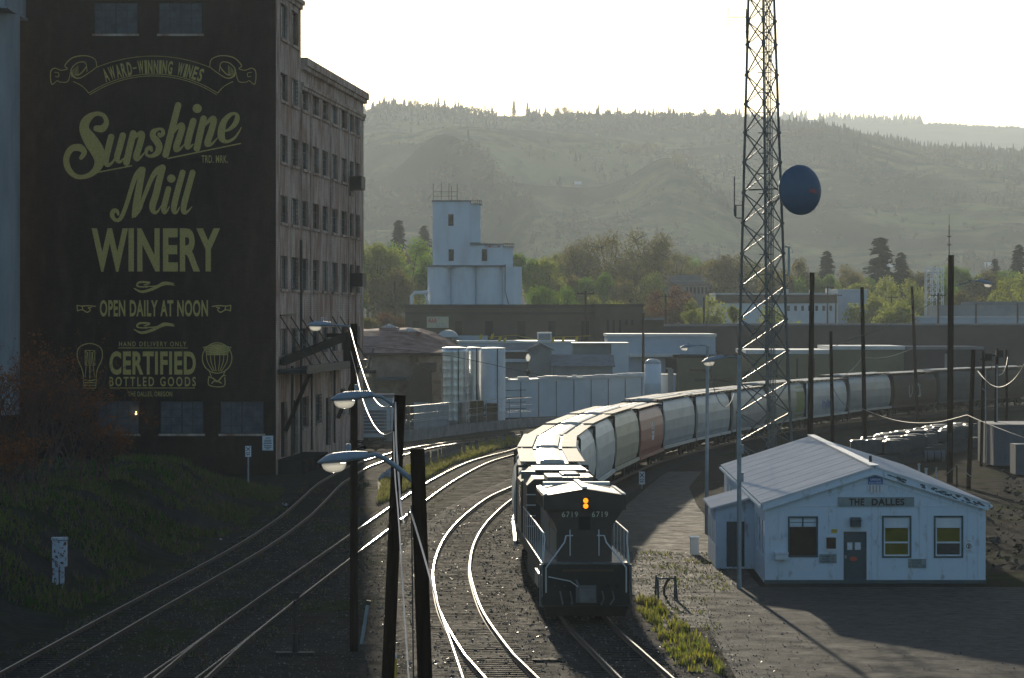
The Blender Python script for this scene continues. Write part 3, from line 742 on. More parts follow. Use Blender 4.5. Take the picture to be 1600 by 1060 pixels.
for s in ([(262,905,40),(245,850,60),(190,845,76),(160,910,76),(200,985,62),(265,1000,62),(325,930,70),(400,740,70),(470,510,74),(555,265,80),(640,160,90)],[(665,165,104),(618,420,112),(578,640,118),(556,790,118),(520,905,70),(500,955,26)],
          [(540,945,26),(612,830,62),(662,690,62),(740,490,68),(820,300,76),(905,175,90),(990,125,90)],[(998,130,106),(945,330,112),(890,560,112),(835,740,112),(834,830,92),(872,876,56),(925,845,36),(975,755,8)],
          [(1095,482,92),(1050,660,96),(1017,800,94),(1026,875,58),(1070,848,36),(1115,765,8)],[(1330,212,98),(1250,500,100),(1192,740,100),(1186,858,72),(1232,866,44),(1285,775,8)],[(1494,212,98),(1410,520,100),(1352,740,100),(1348,866,76),(1410,858,40),(1485,775,12)]):
    stroke(pt,s,zm)
disc(pt,1142,310,70,zm)
for s in ([(380,920,9),(625,873,9)],[(885,820,9),(1410,712,9)]): stroke(pt,s,z8,smooth=False)
tf=lambda s,x0,x1,y0,y1,b=.03,sp=1.0: text_fit(pt,s,x0,x1,y0,y1,W,b,sp)
tf('WINERY',143,344,357,425,.035,1.05); tf('OPEN DAILY AT NOON',156,325,469,495,.03,1.1); tf('TRD. MRK.',315,356,243,255,.01,1.1)
tf('HAND DELIVERY ONLY',186,291,534,541.5,.01,1.35); tf('CERTIFIED',171,306,549,586,.035,1.1); tf('BOTTLED GOODS',171,306,589,604,.02,1.4); tf('THE DALLES, OREGON',200,269,612,621,.01,1.1)
for y,x0,x1,w in ((544,184.5,293,1.2),(606.5,171.5,305,1.2)): stroke(pt,[(x0,y,w),(x1,y,w)],W,smooth=False)
# arched ribbon
import itertools
txt='AWARD-WINNING WINES'; cx0,cy0,rad=239.5,321.0,216.0
adv=[.74 if c in 'WM' else .30 if c=='I' else .40 if c==' ' else .5 if c=='-' else .58 for c in txt]; tot=sum(adv); ang=2*math.asin(78/rad)
acc=0
for c,a in zip(txt,adv):
    th=(acc+a/2)/tot*ang-ang/2; acc+=a
    if c==' ': continue
    def fn(x,y,l=0,th=th): 
        X=x; Yv=rad+ (11-y); return W(cx0+Yv*sin(th)+X*cos(th), cy0-Yv*cos(th)+X*sin(th), l)
    hw=a/tot*158*.40
    y0,y1=(0,21) if c!='-' else (9.5,12)
    text_fit(pt,c,-hw,hw,y0,y1,fn,.03)
def arcpts(r,a0,a1,w,cyo=0,n=12): return [(cx0+r*sin(lerp(a0,a1,i/n)),cy0+cyo-r*cos(lerp(a0,a1,i/n)),w) for i in range(n+1)]
for r,a0,a1,w,cc in ((231,-.39,.39,1.0,-2),(185,-.577,.577,1.0,-20),(182,-.577,.577,1.0,-20)): stroke(pt,arcpts(r,a0,a1,w,cc),W)
for m in (1,-1):
    zz=lambda x,y,l=0,m=m: z8(781+m*(x-781),y,l)
    for s in ([(205,265,6),(270,300,6),(318,350,6)],[(375,160,6),(360,105,6),(290,80,7),(200,95,8),(145,150,7),(165,170,6)],[(375,160,6),(330,195,6),(255,240,8),(205,230,10),(190,180,8),(230,135,7),(280,125,7),(300,150,6),(285,180,8),(250,215,9),(225,215,6)],
              [(300,150,5),(305,195,5)],[(165,175,6),(120,185,6),(70,170,7),(42,200,7),(50,285,6),(90,260,5),(110,270,5),(165,265,6),(185,200,5)],[(70,200,5),(100,205,5),(98,232,5),(75,228,5)]):
        stroke(pt,s,zz)
    # shading strokes in the scroll
    for k in range(6): stroke(pt,[(195+k*9,235-k*2,4),(188+k*10,190-k*8,4)],zz,smooth=False)
for yo in (0,64):   # flourishes
    for s in ([(652,345,5),(690,362,12),(740,350,14),(800,325,12),(850,330,5)],[(720,340,4),(670,335,8),(680,316,10),(730,318,9),(700,330,4)],[(705,335,4),(760,335,8),(800,318,11),(848,322,4)]):
        stroke(pt,[(x,y+yo*3.118,w) for x,y,w in s],z2)
for m in (1,-1):    # pointing hands
    zz=lambda x,y,l=0,m=m: z2(750+m*(x-750),y,l)
    for s in ([(375,428,5),(400,432,5),(430,430,6),(468,434,5)],[(375,456,5),(400,450,5),(425,462,6),(440,450,5),(428,440,5)],[(375,428,5),(378,456,5)],[(400,432,5),(404,450,5)],[(430,440,4),(448,438,4)]): stroke(pt,s,zz)
# light bulb
for s in ([(408,785,4),(400,740,5),(378,685,5),(385,635,5),(437,614,5),(490,635,5),(498,685,5),(475,740,5),(468,785,4)],[(405,790,6),(438,796,6),(470,790,6)],[(407,790,5),(410,832,5),(466,832,5),(470,790,5)],[(408,805,5),(468,805,5)],[(408,818,5),(468,818,5)],
          [(415,780,3),(425,660,4),(415,650,3)],[(460,780,3),(450,660,4),(462,650,3)],[(415,648,4),(462,648,4),(462,720,4),(415,720,4),(415,648,4)],[(438,650,4),(438,785,5)],[(428,655,3),(430,715,3)],[(448,655,3),(446,715,3)]):
    stroke(pt,s,z2,smooth=len(s)>5)
# balloon
ring=[(1058+72*cos(a*pi/12),685+74*sin(a*pi/12),5) for a in range(25)]; stroke(pt,ring,z2,n=3)
for k in (-.8,-.5,-.2,.2,.5,.8): stroke(pt,[(1058+k*66,640,3),(1058+k*60,700,4),(1058+k*25,750,4)],z2)
for i in range(6): stroke(pt,[(1058-70+i*4,650+i*7-16,4),(1058,622+i*9,9),(1058+70-i*4,650+i*7-16,4)],z2)
for s in ([(1016,740,4),(1030,775,4)],[(1100,740,4),(1086,775,4)],[(1018,775,5),(1020,818,5),(1090,822,5),(1095,778,5)],[(1018,775,5),(1040,785,6),(1060,800,7),(1085,772,6),(1102,772,4)],[(1030,810,6),(1050,795,6),(1080,808,6)]): stroke(pt,s,z2)
pt.build('painted_lettering',M['paint_gold'],mill,world=True)
nb=MB().box(sx(410),sx(427),YM-.06,YM-.02,sz(704),sz(681)); nb.build('notice_board',M['sign_white'],mill,world=True)
nt_=MB()
for i,(y,a,b) in enumerate(((684.5,415,423),(688,413,424),(690.5,413,424),(693,412,425),(696.5,412.5,424.5),(699,413,424),(701.5,415,422))):
    nt_.box(sx(a),sx(b),YM-.066,YM-.0605,sz(y+.7),sz(y-.5))
nt_.build('notice_text',M['frame_dark'],mill,world=True)
wl=MB().lathe([(.02,-.06),(.06,-.03),(.07,0),(.06,.03),(.02,.06)],10,Matrix.Translation((sx(213),YM-.2,sz(647))))
wl.box(sx(213)-.03,sx(213)+.03,YM-.2,YM,sz(647)+.1,sz(647)+.16)
wl.build('wall_lamp',M['warm_lamp'],mill,world=True)

# ------------------------------------------------------------------ concrete silo at the left edge
silo=thing('grain_silo','pale concrete silo cut off by the left edge beside the painted mill','silo',(-36.4,218.5,0))
MB().lathe([(4.05,4.2),(4.05,30.4),(3.9,30.41)],48,Matrix.Translation((-36.4,218.5,0))).build('shaft',M['concrete'],silo,smooth=False,world=True)
MB().lathe([(3.7,0),(3.7,4.195)],32,Matrix.Translation((-36.4,218.5,0))).build('base',M['brown_dark'],silo,world=True)
hb=MB().box(-44,-32.55,213.6,222.9,30.6,38); hb.box(-44,-32.4,213.5,222.95,30.42,30.595); hb.build('head_house',M['concrete'],silo,world=True)

# ------------------------------------------------------------------ bare shrubs, weeds and small things on the bank
def shrub(name,label,loc,h,n,seed,sp=.9):
    r=random.Random(seed); t=thing(name,label,'shrub',loc,group='bare shrubs on the bank')
    b=MB(); bud=MB()
    def grow(p,d,l,rad,lev):
        q=p+d*l; b.tube([p,p.lerp(q,.5)+Vector((r.uniform(-1,1),r.uniform(-1,1),0))*l*.06,q],[rad,rad*.8,rad*.6],4,False)
        if lev==0:
            for _ in range(4):
                c=q+Vector((r.gauss(0,.12),r.gauss(0,.12),r.gauss(0,.12))); s=r.uniform(.05,.11)
                bud.add([c+Vector((r.uniform(-1,1),r.uniform(-1,1),r.uniform(-1,1)))*s for _ in range(3)],[(0,1,2)])
            return
        for _ in range(r.choice((2,3,3))):
            e=(d+Vector((r.gauss(0,.42),r.gauss(0,.42),r.gauss(.12,.28)))).normalized(); grow(p.lerp(q,r.uniform(.55,1)),e,l*r.uniform(.6,.85),rad*.6,lev-1)
    for _ in range(n):
        d=Vector((r.gauss(0,.32)*sp,r.gauss(0,.32)*sp,1)).normalized(); grow(Vector((r.gauss(0,.5),r.gauss(0,.5),-.1)),d,h*.36,.05,4)
    b.build('branches',M['twig'],t); bud.build('buds',M['bud'],t); return t
for px,py,h,n,sd_,lab in ((60,850,7.6,10,1,'tallest bare shrub with rusty buds at the left edge'),(-15,835,7.2,9,2,'bare shrub half cut off by the left edge'),(135,800,6.0,9,3,'bare russet shrub in front of the lower mill windows'),(170,790,3.2,6,4,'low bare shrub at the right end of the shrub row'),(20,905,3.2,6,5,'small bare shrub low on the bank by the left edge')):
    Y=interp([780,905],[168,142],py); x=(px-800)/F*Y
    shrub('bare_shrub',lab,(x,Y,gz(x,Y)),h,n,sd_)
def grass(name,label,pts_fn,n,hmin,hmax,m,seed,lean=.35,w=.02):
    r=random.Random(seed); mb=MB()
    for _ in range(n):
        x,y=pts_fn(r)
        if x is None: continue
        p=Vector((x,y,gz(x,y)-.02)); h=r.uniform(hmin,hmax); d=Vector((r.gauss(0,lean),r.gauss(0,lean),1)).normalized()*h; s=Vector((r.uniform(-1,1),r.uniform(-.4,.4),0)).normalized()*w*r.uniform(.7,1.5)
        mb.mi=r.randrange(len(m)) if isinstance(m,list) else 0
        mb.add([p-s,p+s,p+d*.6+s*.7,p+d],[(0,1,2,3)])
    return tag(mb.build(name,m),label,'grass',kind='stuff')
def in_poly(px,py,poly):
    c=False; j=len(poly)-1
    for i in range(len(poly)):
        if (poly[i][1]>py)!=(poly[j][1]>py) and px<(poly[j][0]-poly[i][0])*(py-poly[i][1])/(poly[j][1]-poly[i][1])+poly[i][0]: c=not c
        j=i
    return c
def sampler(poly,patch=0,sc=.5):
    q=[G(x,y) for x,y in poly]; q=[(p.x,p.y) for p in q]; x0=min(a for a,_ in q); x1=max(a for a,_ in q); y0=min(b for _,b in q); y1=max(b for _,b in q)
    def f(r):
        for _ in range(40):
            x,y=r.uniform(x0,x1),r.uniform(y0,y1)
            if in_poly(x,y,q) and noise.noise(Vector((x*sc,y*sc*.6,2.5)))>patch*r.random()-(.0 if patch else 9): return x,y
        return None,None
    return f
def bank_pts(r):
    y=r.uniform(118,205); i=int(arc_at_Y(T1,y) or 0); p=T1[i]; x=p.x-2.2-abs(r.gauss(0,6))
    if noise.noise(Vector((x*.3,y*.2,8)))<-.1: return None,None
    return x,y
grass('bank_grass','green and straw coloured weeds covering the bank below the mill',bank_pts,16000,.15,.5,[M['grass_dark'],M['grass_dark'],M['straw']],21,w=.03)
def near_track(r):
    y=r.uniform(100,215); i=int(arc_at_Y(T1,y)); j=int(arc_at_Y(T2,y)); x=r.uniform(T1[i].x-2,T2[j].x+1.5)
    if noise.noise(Vector((x*.45,y*.22,18)))<.1: return None,None
    return x,y
grass('track_weeds','thin dark weeds growing between the two left tracks',near_track,9000,.06,.2,[M['grass_dark'],M['straw']],22,w=.025)
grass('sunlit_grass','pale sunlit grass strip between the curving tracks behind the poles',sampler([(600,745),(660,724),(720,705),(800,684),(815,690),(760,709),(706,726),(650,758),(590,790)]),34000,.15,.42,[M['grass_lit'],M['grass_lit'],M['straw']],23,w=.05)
grass('flowering_weeds','yellow flowering weeds along the right edge of the train track',sampler([(996,935),(1020,940),(1060,975),(1105,1010),(1135,1060),(1065,1060),(1040,1020),(1010,975),(990,950)],1.0,2.2),3400,.12,.42,[M['flower'],M['grass_lit'],M['grass_lit'],M['straw']],24,lean=.22,w=.022)
grass('yard_weeds','sparse weeds at the edge of the gravel path by the station',sampler([(985,860),(1100,860),(1150,930),(1120,1000),(1060,960),(1000,915)],.8,.9),900,.05,.16,[M['grass_dark'],M['grass_lit']],25,w=.02)
grass('rubble_weeds','dry weeds on the rubble bank right of the station',lambda r:(lambda y:(21.5+(y-140)*.16+r.uniform(0,12),y))(r.uniform(140,230)),4500,.1,.4,[M['straw'],M['grass_lit'],M['grass_dark']],26,w=.03)
rb=MB(); r_=random.Random(9)
for _ in range(1500):
    y=r_.uniform(140,232); x=19.5+(y-140)*.16+r_.uniform(0,14); s=r_.choice((.05,.08,.08,.12,.2))
    c=Vector((x,y,gz(x,y))); vs=[c+Vector((r_.uniform(-1,1),r_.uniform(-1,1),r_.uniform(-.4,1)))*s*1.4 for _ in range(5)]
    rb.add(vs,[(0,1,2),(0,2,3),(0,3,1),(1,3,4),(2,4,3),(1,4,2)])
tag(rb.build('rubble',M['dirt_rubble']),'broken stones and clods strewn over the bank right of the station','rubble',kind='stuff')
def on_bank(px,py):
    Y=95.0
    while Y<215:
        x=(px-800)/F*Y
        if gz(x,Y)>=H-(py-YH)/F*Y: break
        Y+=.25
    return Vector((x,Y,gz(x,Y)))
# crossing marker posts
def xsign(label,px,py0,py1,yb,seed):
    p=G(px,yb,0); p.z=gz(p.x,p.y); k=F/p.y; t=thing('crossing_sign',label,'sign',p)
    top=H-(py0-YH)/k; bot=H-(py1-YH)/k; hw=4.6/k
    if yb>py1: MB().tube([p,Vector((p.x,p.y,top-.1))],.05).build('post',M['galv'],t,world=True)
    bd=MB().box(p.x-hw,p.x+hw,p.y-.09,p.y-.055,bot,top).build('board',M['sign_white'],t,world=True)
    m=MB(); fn=lambda x,y,l=0: Vector((p.x+x/k,p.y-.094-l,top-y/k))
    h=(py1-py0); stroke(m,[(-3,h*.12,1.1),(3,h*.45,1.1)],fn,smooth=False); stroke(m,[(3,h*.12,1.1),(-3,h*.45,1.1)],fn,smooth=False)
    text_fit(m,'QZ',-3.2,3.2,h*.56,h*.88,fn,.02); m.build('marking',M['black'],t,world=True)
xsign('small white X and QZ sign on a thin post by the mill',388,697,714,768,0)
xsign('white X and QZ sign standing low beside the hopper cars',1003,737,757,764,0)
b=on_bank(92,918); zb=b.z; b.z-=.02
t=thing('relay_post','rusty white relay post with a box in front of the shrubs','post',b)
MB().box(b.x-.24,b.x-.02,b.y-.12,b.y+.12,zb-.3,zb+1.75).build('post',M['rust_white'],t,world=True)
mb=MB().box(b.x-.01,b.x+.3,b.y-.2,b.y+.2,zb+.75,zb+1.72); mb.box(b.x-.26,b.x+.32,b.y-.22,b.y+.22,zb+1.755,zb+1.85); mb.box(b.x+.05,b.x+.2,b.y-.1,b.y+.1,zb-.3,zb+.74); mb.build('box',M['rust_white'],t,world=True)
p=G(461,1025); t=thing('switch_stand','thin dark switch stand with its sleeper base between tracks','switch',p)
mb=MB().tube([p,p+Vector((0,0,.7))],[.12,.09]); mb.box(p.x-.6,p.x+.6,p.y-.15,p.y+.15,0,.12); mb.build('base',M['dark_metal'],t,world=True)
mb=MB().tube([p+Vector((0,0,.705)),p+Vector((-.03,0,1.75))],.025); mb.build('rod',M['dark_metal'],t,world=True)
mb=MB().box(p.x-.2,p.x+.14,p.y-.02,p.y+.02,1.76,1.98); mb.build('target',M['dark_metal'],t,world=True)
p=G(564,1007); t=thing('leaning_pipe','leaning grey white pipe beside the foot of a wooden pole','pipe',p)
MB().tube([p+Vector((0,0,-.1)),p+Vector((.22,0,1.28))],.06,10).build('pipe',M['galv'],t,world=True)
MB().tube([p+Vector((.225,0,1.285)),p+Vector((.245,0,1.42))],[.09,.09],10).build('cap',M['dark_metal'],t,world=True)
p=G(617,1075); t=thing('marker_post','short yellow marker post with a white cap at the bottom edge','post',p)
MB().tube([p,p+Vector((0,0,.86))],.055,10).build('shaft',M['yellow'],t,world=True); MB().lathe([(.058,.865),(.06,.93),(.03,.97)],10,Matrix.Translation(p)).build('cap',M['sign_white'],t,world=True)
for px,py,s,lab in ((446,792,.2,'crumpled white litter lying beside the rusty siding'),(345,845,.08,'tiny white scrap of litter on the bank by the siding')):
    p=G(px,py); r_=random.Random(px); mb=MB()
    vs=[p+Vector((r_.uniform(-1,1)*s,r_.uniform(-1,1)*s,.02+r_.random()*s*1.1)) for _ in range(12)]
    for i in range(0,10): mb.add([vs[i],vs[i+1],vs[(i*5+3)%12]],[(0,1,2)])
    tag(mb.build('litter',M['sign_white'],loc=p,world=True),lab,'litter')
for i,(dx,dy,s) in enumerate(((0,0,.55),(.5,.4,.4),(-.5,.1,.35),(.1,-.5,.3),(1.6,2.6,.5))):
    p=G(612,752)+Vector((dx,dy,0)); r_=random.Random(i+40); mb=MB()
    mb.lathe([(.02,0),(s*.8,.05),(s,.35*s),(s*.8,s*1.0),(s*.35,s*1.4),(.03,s*1.5)],9)
    for v in mb.v: v+=Vector((r_.uniform(-1,1),r_.uniform(-1,1),r_.uniform(-.6,.6)))*s*.28; v.z=max(v.z,0)
    tag(mb.build('boulder',M['concrete'],loc=p),['largest pale boulder of the pile behind the wooden poles','pale boulder leaning right of the largest boulder','pale boulder left of the largest boulder','smallest pale boulder in front of the pile','lone pale boulder up the grass behind the pile'][i],'rock','pale boulders behind the poles')
# ------------------------------------------------------------------ locomotive (local: x right, y forward, z from the rail top; rear end at y=0)
s0=arc_at_Y(T4,114.3); pa=at_arc(T4,s0+3.5); pb=at_arc(T4,s0+18.5); d=(pb-pa).normalized(); ry=pa-d*3.5
loco=thing('locomotive','dark diesel locomotive with flared radiator wings and two amber lights','locomotive',(ry.x,ry.y,.28),atan2(-d.x,d.y))
def wheelset(mb,y,x=.75,r=.5):
    for s in (-1,1):
        Mx=Matrix.Translation((s*x,y,r))@Matrix.Rotation(pi/2,4,'Y')
        mb.lathe([(r*.3,-.09),(r,-.07),(r,.05),(r*1.06,.051),(r*1.06,.08),(r*.3,.09)],20,Mx)
def truck(parent,yc,base,n,mat_,r=.5,name='truck'):
    mb=MB()
    for s in (-1,1):
        mb.box(s*1.02-.08,s*1.02+.08,yc-base/2-.45,yc+base/2+.45,r*.9,r*.9+.28); mb.box(s*1.02-.1,s*1.02+.1,yc-.5,yc+.5,r*.55,r*.9-.002)
        for i in range(n): y=yc-base/2+base*i/(n-1); mb.box(s*1.12-.12,s*1.12+.09,y-.18,y+.18,r*.75,r*1.35)
    mb.box(-.94,.94,yc-.3,yc+.3,r*.8,r*1.6)
    t=mb.build(name,mat_,parent)
    w=MB()
    for i in range(n): 
        w=MB(); y=yc-base/2+base*i/(n-1); wheelset(w,y,r=r); w.tube([(-.65,y,r),(.65,y,r)],.09); w.build('wheelset',M['dark_metal'],t)
    return t
mb=MB().box(-1.5,1.5,.35,21.8,1.45,1.85); mb.box(-.9,.9,1,21,.95,1.448); mb.build('frame',M['loco_dark'],loco)
mb=MB().box(-1.52,1.52,.3,21.9,1.853,1.90); mb.build('walkway',M['loco_grey'],loco)
mb=MB().box(-1.5,1.5,.0,.345,.45,1.85); mb.box(-1.2,1.2,-.02,-.002,1.72,1.84); mb.build('pilot',M['loco_dark'],loco)
mb=MB(); mb.hexa([(-1.35,.1,.08),(1.35,.1,.08),(1.35,.32,.08),(-1.35,.32,.08)],[(-1.45,-.08,.44),(1.45,-.08,.44),(1.45,.32,.44),(-1.45,.32,.44)]); mb.build('plow',M['loco_dark'],loco)
mb=MB().box(-.14,.14,-.55,-.01,.7,.98); mb.box(-.26,.26,-.72,-.552,.62,1.05); mb.box(-.35,.35,-.05,-.004,.55,1.15); mb.build('coupler',M['loco_grey'],loco)
hs=MB()
for x in (-.9,-.55,.55,.9): hs.tube([(x,-.06,.95),(x+.05,-.2,.7),(x*.9,-.22,.5)],.03,6)
hs.tube([(-.35,-.1,1.35),(-.2,-.25,1.0),(0,-.3,.75)],.035,6); hs.build('air_hose',M['loco_grey'],loco)
for x in (-1.05,-.75,.75,1.05): MB().lathe([(.02,-.05),(.055,-.03),(.06,.03),(.02,.05)],10,Matrix.Translation((x,-.05,1.12))@Matrix.Rotation(pi/2,4,'X')).build('hose_socket',M['dark_metal'],loco)
MB().bar((-1.3,-.06,1.45),(-.55,-.1,1.3),.035).bar((-.55,-.1,1.3),(-.2,-.1,1.05),.035).build('cut_lever',M['rail_white'],loco)
MB().box(-.8,.95,-.012,-.003,1.62,1.70).build('stripe',M['straw'],loco)
# hood: straight body, flaring to the radiator wings at the rear
W0=.95; hood=MB()
sec=[(-W0,1.9),(W0,1.9),(W0,2.95),(1.02,3.2),(1.34,3.70),(-1.34,3.70),(-1.02,3.2),(-W0,2.95)]
hood.prism([(x,.95,z) for x,z in sec],(0,4.9,0))
hood.prism([(x,5.853,z) for x,z in [(-W0,1.9),(W0,1.9),(W0,3.95),(.8,4.12),(-.8,4.12),(-W0,3.95)]],(0,8.6,0))
hood.build('hood',M['loco_paint'],loco)
wg=MB(); ws_=[(-1.42,3.703),(1.42,3.703),(1.42,4.2),(0,4.43),(-1.42,4.2)]
wg.prism([(x,.70,z) for x,z in ws_],(0,5.2,0)); 
for y in [1.4+.45*i for i in range(10)]:
    for s in (-1,1): wg.box(s*1.425-.02,s*1.425+.02,y,y+.06,3.75,4.16)
wing=wg.build('radiator_wing',M['loco_paint'],loco)
for s in (-1,1):
    gr=MB()
    for i in range(26):
        for j in range(13):
            y=1.0+i*.17; x=s*(.16+j*.088); z=4.405-abs(x)*.162+.006; gr.box(x-.034,x+.034,y,y+.12,z,z+.03)
    gr.build('roof_grille',M['loco_grey'],wing)
ed=MB()
for s in (-1,1):
    ed.hexa([(s*1.42,.7,4.215),(s*1.42,5.9,4.215),(s*1.28,5.9,4.24),(s*1.28,.7,4.24)],[(s*1.42,.7,4.26),(s*1.42,5.9,4.26),(s*1.28,5.9,4.285),(s*1.28,.7,4.285)])
ed.box(-.09,.09,.7,5.9,4.435,4.5); ed.box(-1.2,1.2,5.45,5.9,4.31,4.42); ed.build('roof_edge',M['rail_white'],wing)  # wing roof edges and ridge coloured pale to stand in for sun glints
hd=MB().box(-.75,.75,6.2,14.2,4.123,4.22); hd.box(-.85,.85,9.4,12.2,4.222,4.42)
for i in range(3): hd.lathe([(.36,4.42),(.36,4.5),(.28,4.52)],14,Matrix.Translation((.05+ (i-1)*.0,9.9+i*.8,0)))
for i in range(5): hd.box(-.3+i*.2-.1,-.3+i*.2+.08,7.3,7.9,4.222,4.5)
hd.build('hood_roof_gear',M['loco_top'],loco)
for s in (-1,1):
    for i in range(9): y=6.1+i*.92; MB().box(s*(W0+.012)-.012,s*(W0+.012)+.012,y,y+.8,2.0,3.7).build('hood_door',M['loco_grey'],loco)
    for i in range(4): y=1.2+i*1.1; MB().box(s*(W0+.012)-.012,s*(W0+.012)+.012,y,y+.95,2.0,2.85).build('hood_door',M['loco_grey'],loco)
cbn=MB(); sec=[(-1.48,1.9),(.9,1.9),(.9,4.0),(.6,4.2),(-1.2,4.2),(-1.48,3.95)]
cbn.prism([(x,12.4,z) for x,z in sec],(0,3.6,0)); cbn.build('equipment_cabinet',M['loco_paint'],loco)
cb2=MB()
for z in (2.4,2.8,3.2,3.6): cb2.bar((-1.51,12.36,z),(-1.15,12.36,z),.04)
cb2.build('grab_iron',M['rail_white'],loco)
cab=MB(); sec=[(-1.55,1.9),(1.55,1.9),(1.55,3.9),(1.1,4.32),(-1.1,4.32),(-1.55,3.9)]
cab.prism([(x,16.1,z) for x,z in sec],(0,3.5,0)); cabo=cab.build('cab',M['loco_paint'],loco)
MB().box(-1.56,-1.551,16.5,17.6,2.9,3.7).build('cab_window',M['glass_dark'],cabo); MB().box(1.551,1.56,16.5,17.6,2.9,3.7).build('cab_window',M['glass_dark'],cabo)
MB().box(-1.0,1.0,16.0,19.7,4.323,4.38).box(-1.55,-1.0,15.9,16.2,4.02,4.32).build('cab_roof',M['loco_top'],cabo)
ns=MB().prism([(x,19.603,z) for x,z in [(-1.0,1.9),(1.0,1.9),(1.0,3.1),(.8,3.3),(-.8,3.3),(-1.0,3.1)]],(0,2,0)); ns.build('nose',M['loco_paint'],loco)
# end face: lights, number boards, door, grabs
for z in (4.02,3.83):
    MB().lathe([(.085,-.03),(.09,0),(.05,.03),(.01,.035)],16,Matrix.Translation((.03,.675,z))@Matrix.Rotation(pi/2,4,'X')).build('headlight',M['amber'],loco)
MB().box(-.13,.19,.675,.697,3.73,4.13).build('light_housing',M['loco_dark'],loco)
MB().box(-.2,.2,.9,.945,3.0,3.45).build('end_vent',M['black'],loco)
MB().box(-.42,.42,.925,.948,2.0,2.95).build('end_door',M['loco_paint'],loco)
for x0,x1 in ((-.78,-.22),(.26,.82)):
    m=MB(); text_fit(m,'6719',x0,x1,-3.63,-3.43,lambda x,y,l=0:Vector((x,.935,-y)),.01,1.15); m.build('number',M['number'],loco)
def rails(side):
    m=MB(); x=side*1.47
    m.tube([(x,.5,2.95),(x,15.8 if side<0 else 15.8,2.95)],.028,6)
    for i in range(10): y=.6+i*1.65; m.tube([(x,y,1.9),(x,y,2.95)],.022,6)
    m.tube([(x,.5,2.95),(x*.98,.25,2.93),(x*.96,.12,2.75),(x*.99,.08,2.2),(x*1.01,.06,1.85),(x*1.01,.05,.75)],.026,6)
    return m
rails(-1).build('handrail',M['rail_white'],loco); rails(1).build('handrail',M['rail_white'],loco)
m=MB()
for s in (-1,1):
    m.tube([(s*.5,.92,3.0),(s*.5,.85,2.55),(s*.5,.85,2.1)],.022,6)
    m.tube([(s*.42,.6,2.82),(s*.66,.5,2.82),(s*.72,.4,2.6),(s*1.15,.1,2.05),(s*1.38,-.03,1.75),(s*1.38,-.04,.9)],.026,6)
m.build('end_rail',M['rail_white'],loco)
for s in (-1,1):
    m=MB()
    for k in range(4): m.box(s*1.3-.25,s*1.3+.25,.02+.1*k,.4,.42+.34*k,.46+.34*k)
    for xx in (s*1.05,s*1.56): m.bar((xx,.2,.42),(xx,.25,1.85),.05,.3)
    m.build('step',M['loco_grey'],loco)
m=MB(); m.prism([(x,7.6,z) for x,z in [(-1.4,.55),(-1.1,.3),(1.1,.3),(1.4,.55),(1.4,1.35),(-1.4,1.35)]],(0,6.2,0)); m.build('fuel_tank',M['loco_dark'],loco)
for xs_ in (-1.5,1.5): MB().box(xs_-.08,xs_+.08,1.3,3.9,.95,1.448).build('side_box',M['loco_grey'],loco)
truck(loco,4.2,3.7,3,M['loco_dark'],.53); truck(loco,18,3.7,3,M['loco_dark'],.53)
# ------------------------------------------------------------------ covered hoppers
def car_mat(nm,c,c2): return mat(nm,c,.46 if c[0]>.1 else .65,c2,.7,stretch=(1,.5,1.2),lo=.4,hi=.75,spec=.5 if c[0]>.1 else .12)
CM={'grey':car_mat('car_grey',(.42,.42,.40),(.30,.29,.27)),'pale':car_mat('car_pale',(.56,.57,.55),(.42,.42,.40)),'tan':car_mat('car_tan',(.46,.41,.29),(.34,.30,.22)),'red':car_mat('car_red',(.34,.085,.06),(.25,.075,.055)),
    'bluegrey':car_mat('car_bluegrey',(.36,.40,.41),(.25,.27,.27)),'midgrey':car_mat('car_midgrey',(.22,.235,.24),(.16,.165,.16)),'green':car_mat('car_grey_green',(.17,.185,.16),(.125,.13,.11)),'brown':car_mat('car_brown',(.050,.033,.026),(.034,.024,.02)),'dark':car_mat('car_dark_steel',(.055,.062,.064),(.04,.045,.046))}
M['hatch']=mat('hatch',(.60,.59,.56),.4,(.45,.43,.4),2); M['car_under']=mat('car_under',(.035,.033,.03),.8,(.06,.05,.042),3)
M['roofwalk']=mat('roofwalk',(.30,.29,.26),.78,(.2,.19,.17),4,spec=.12)
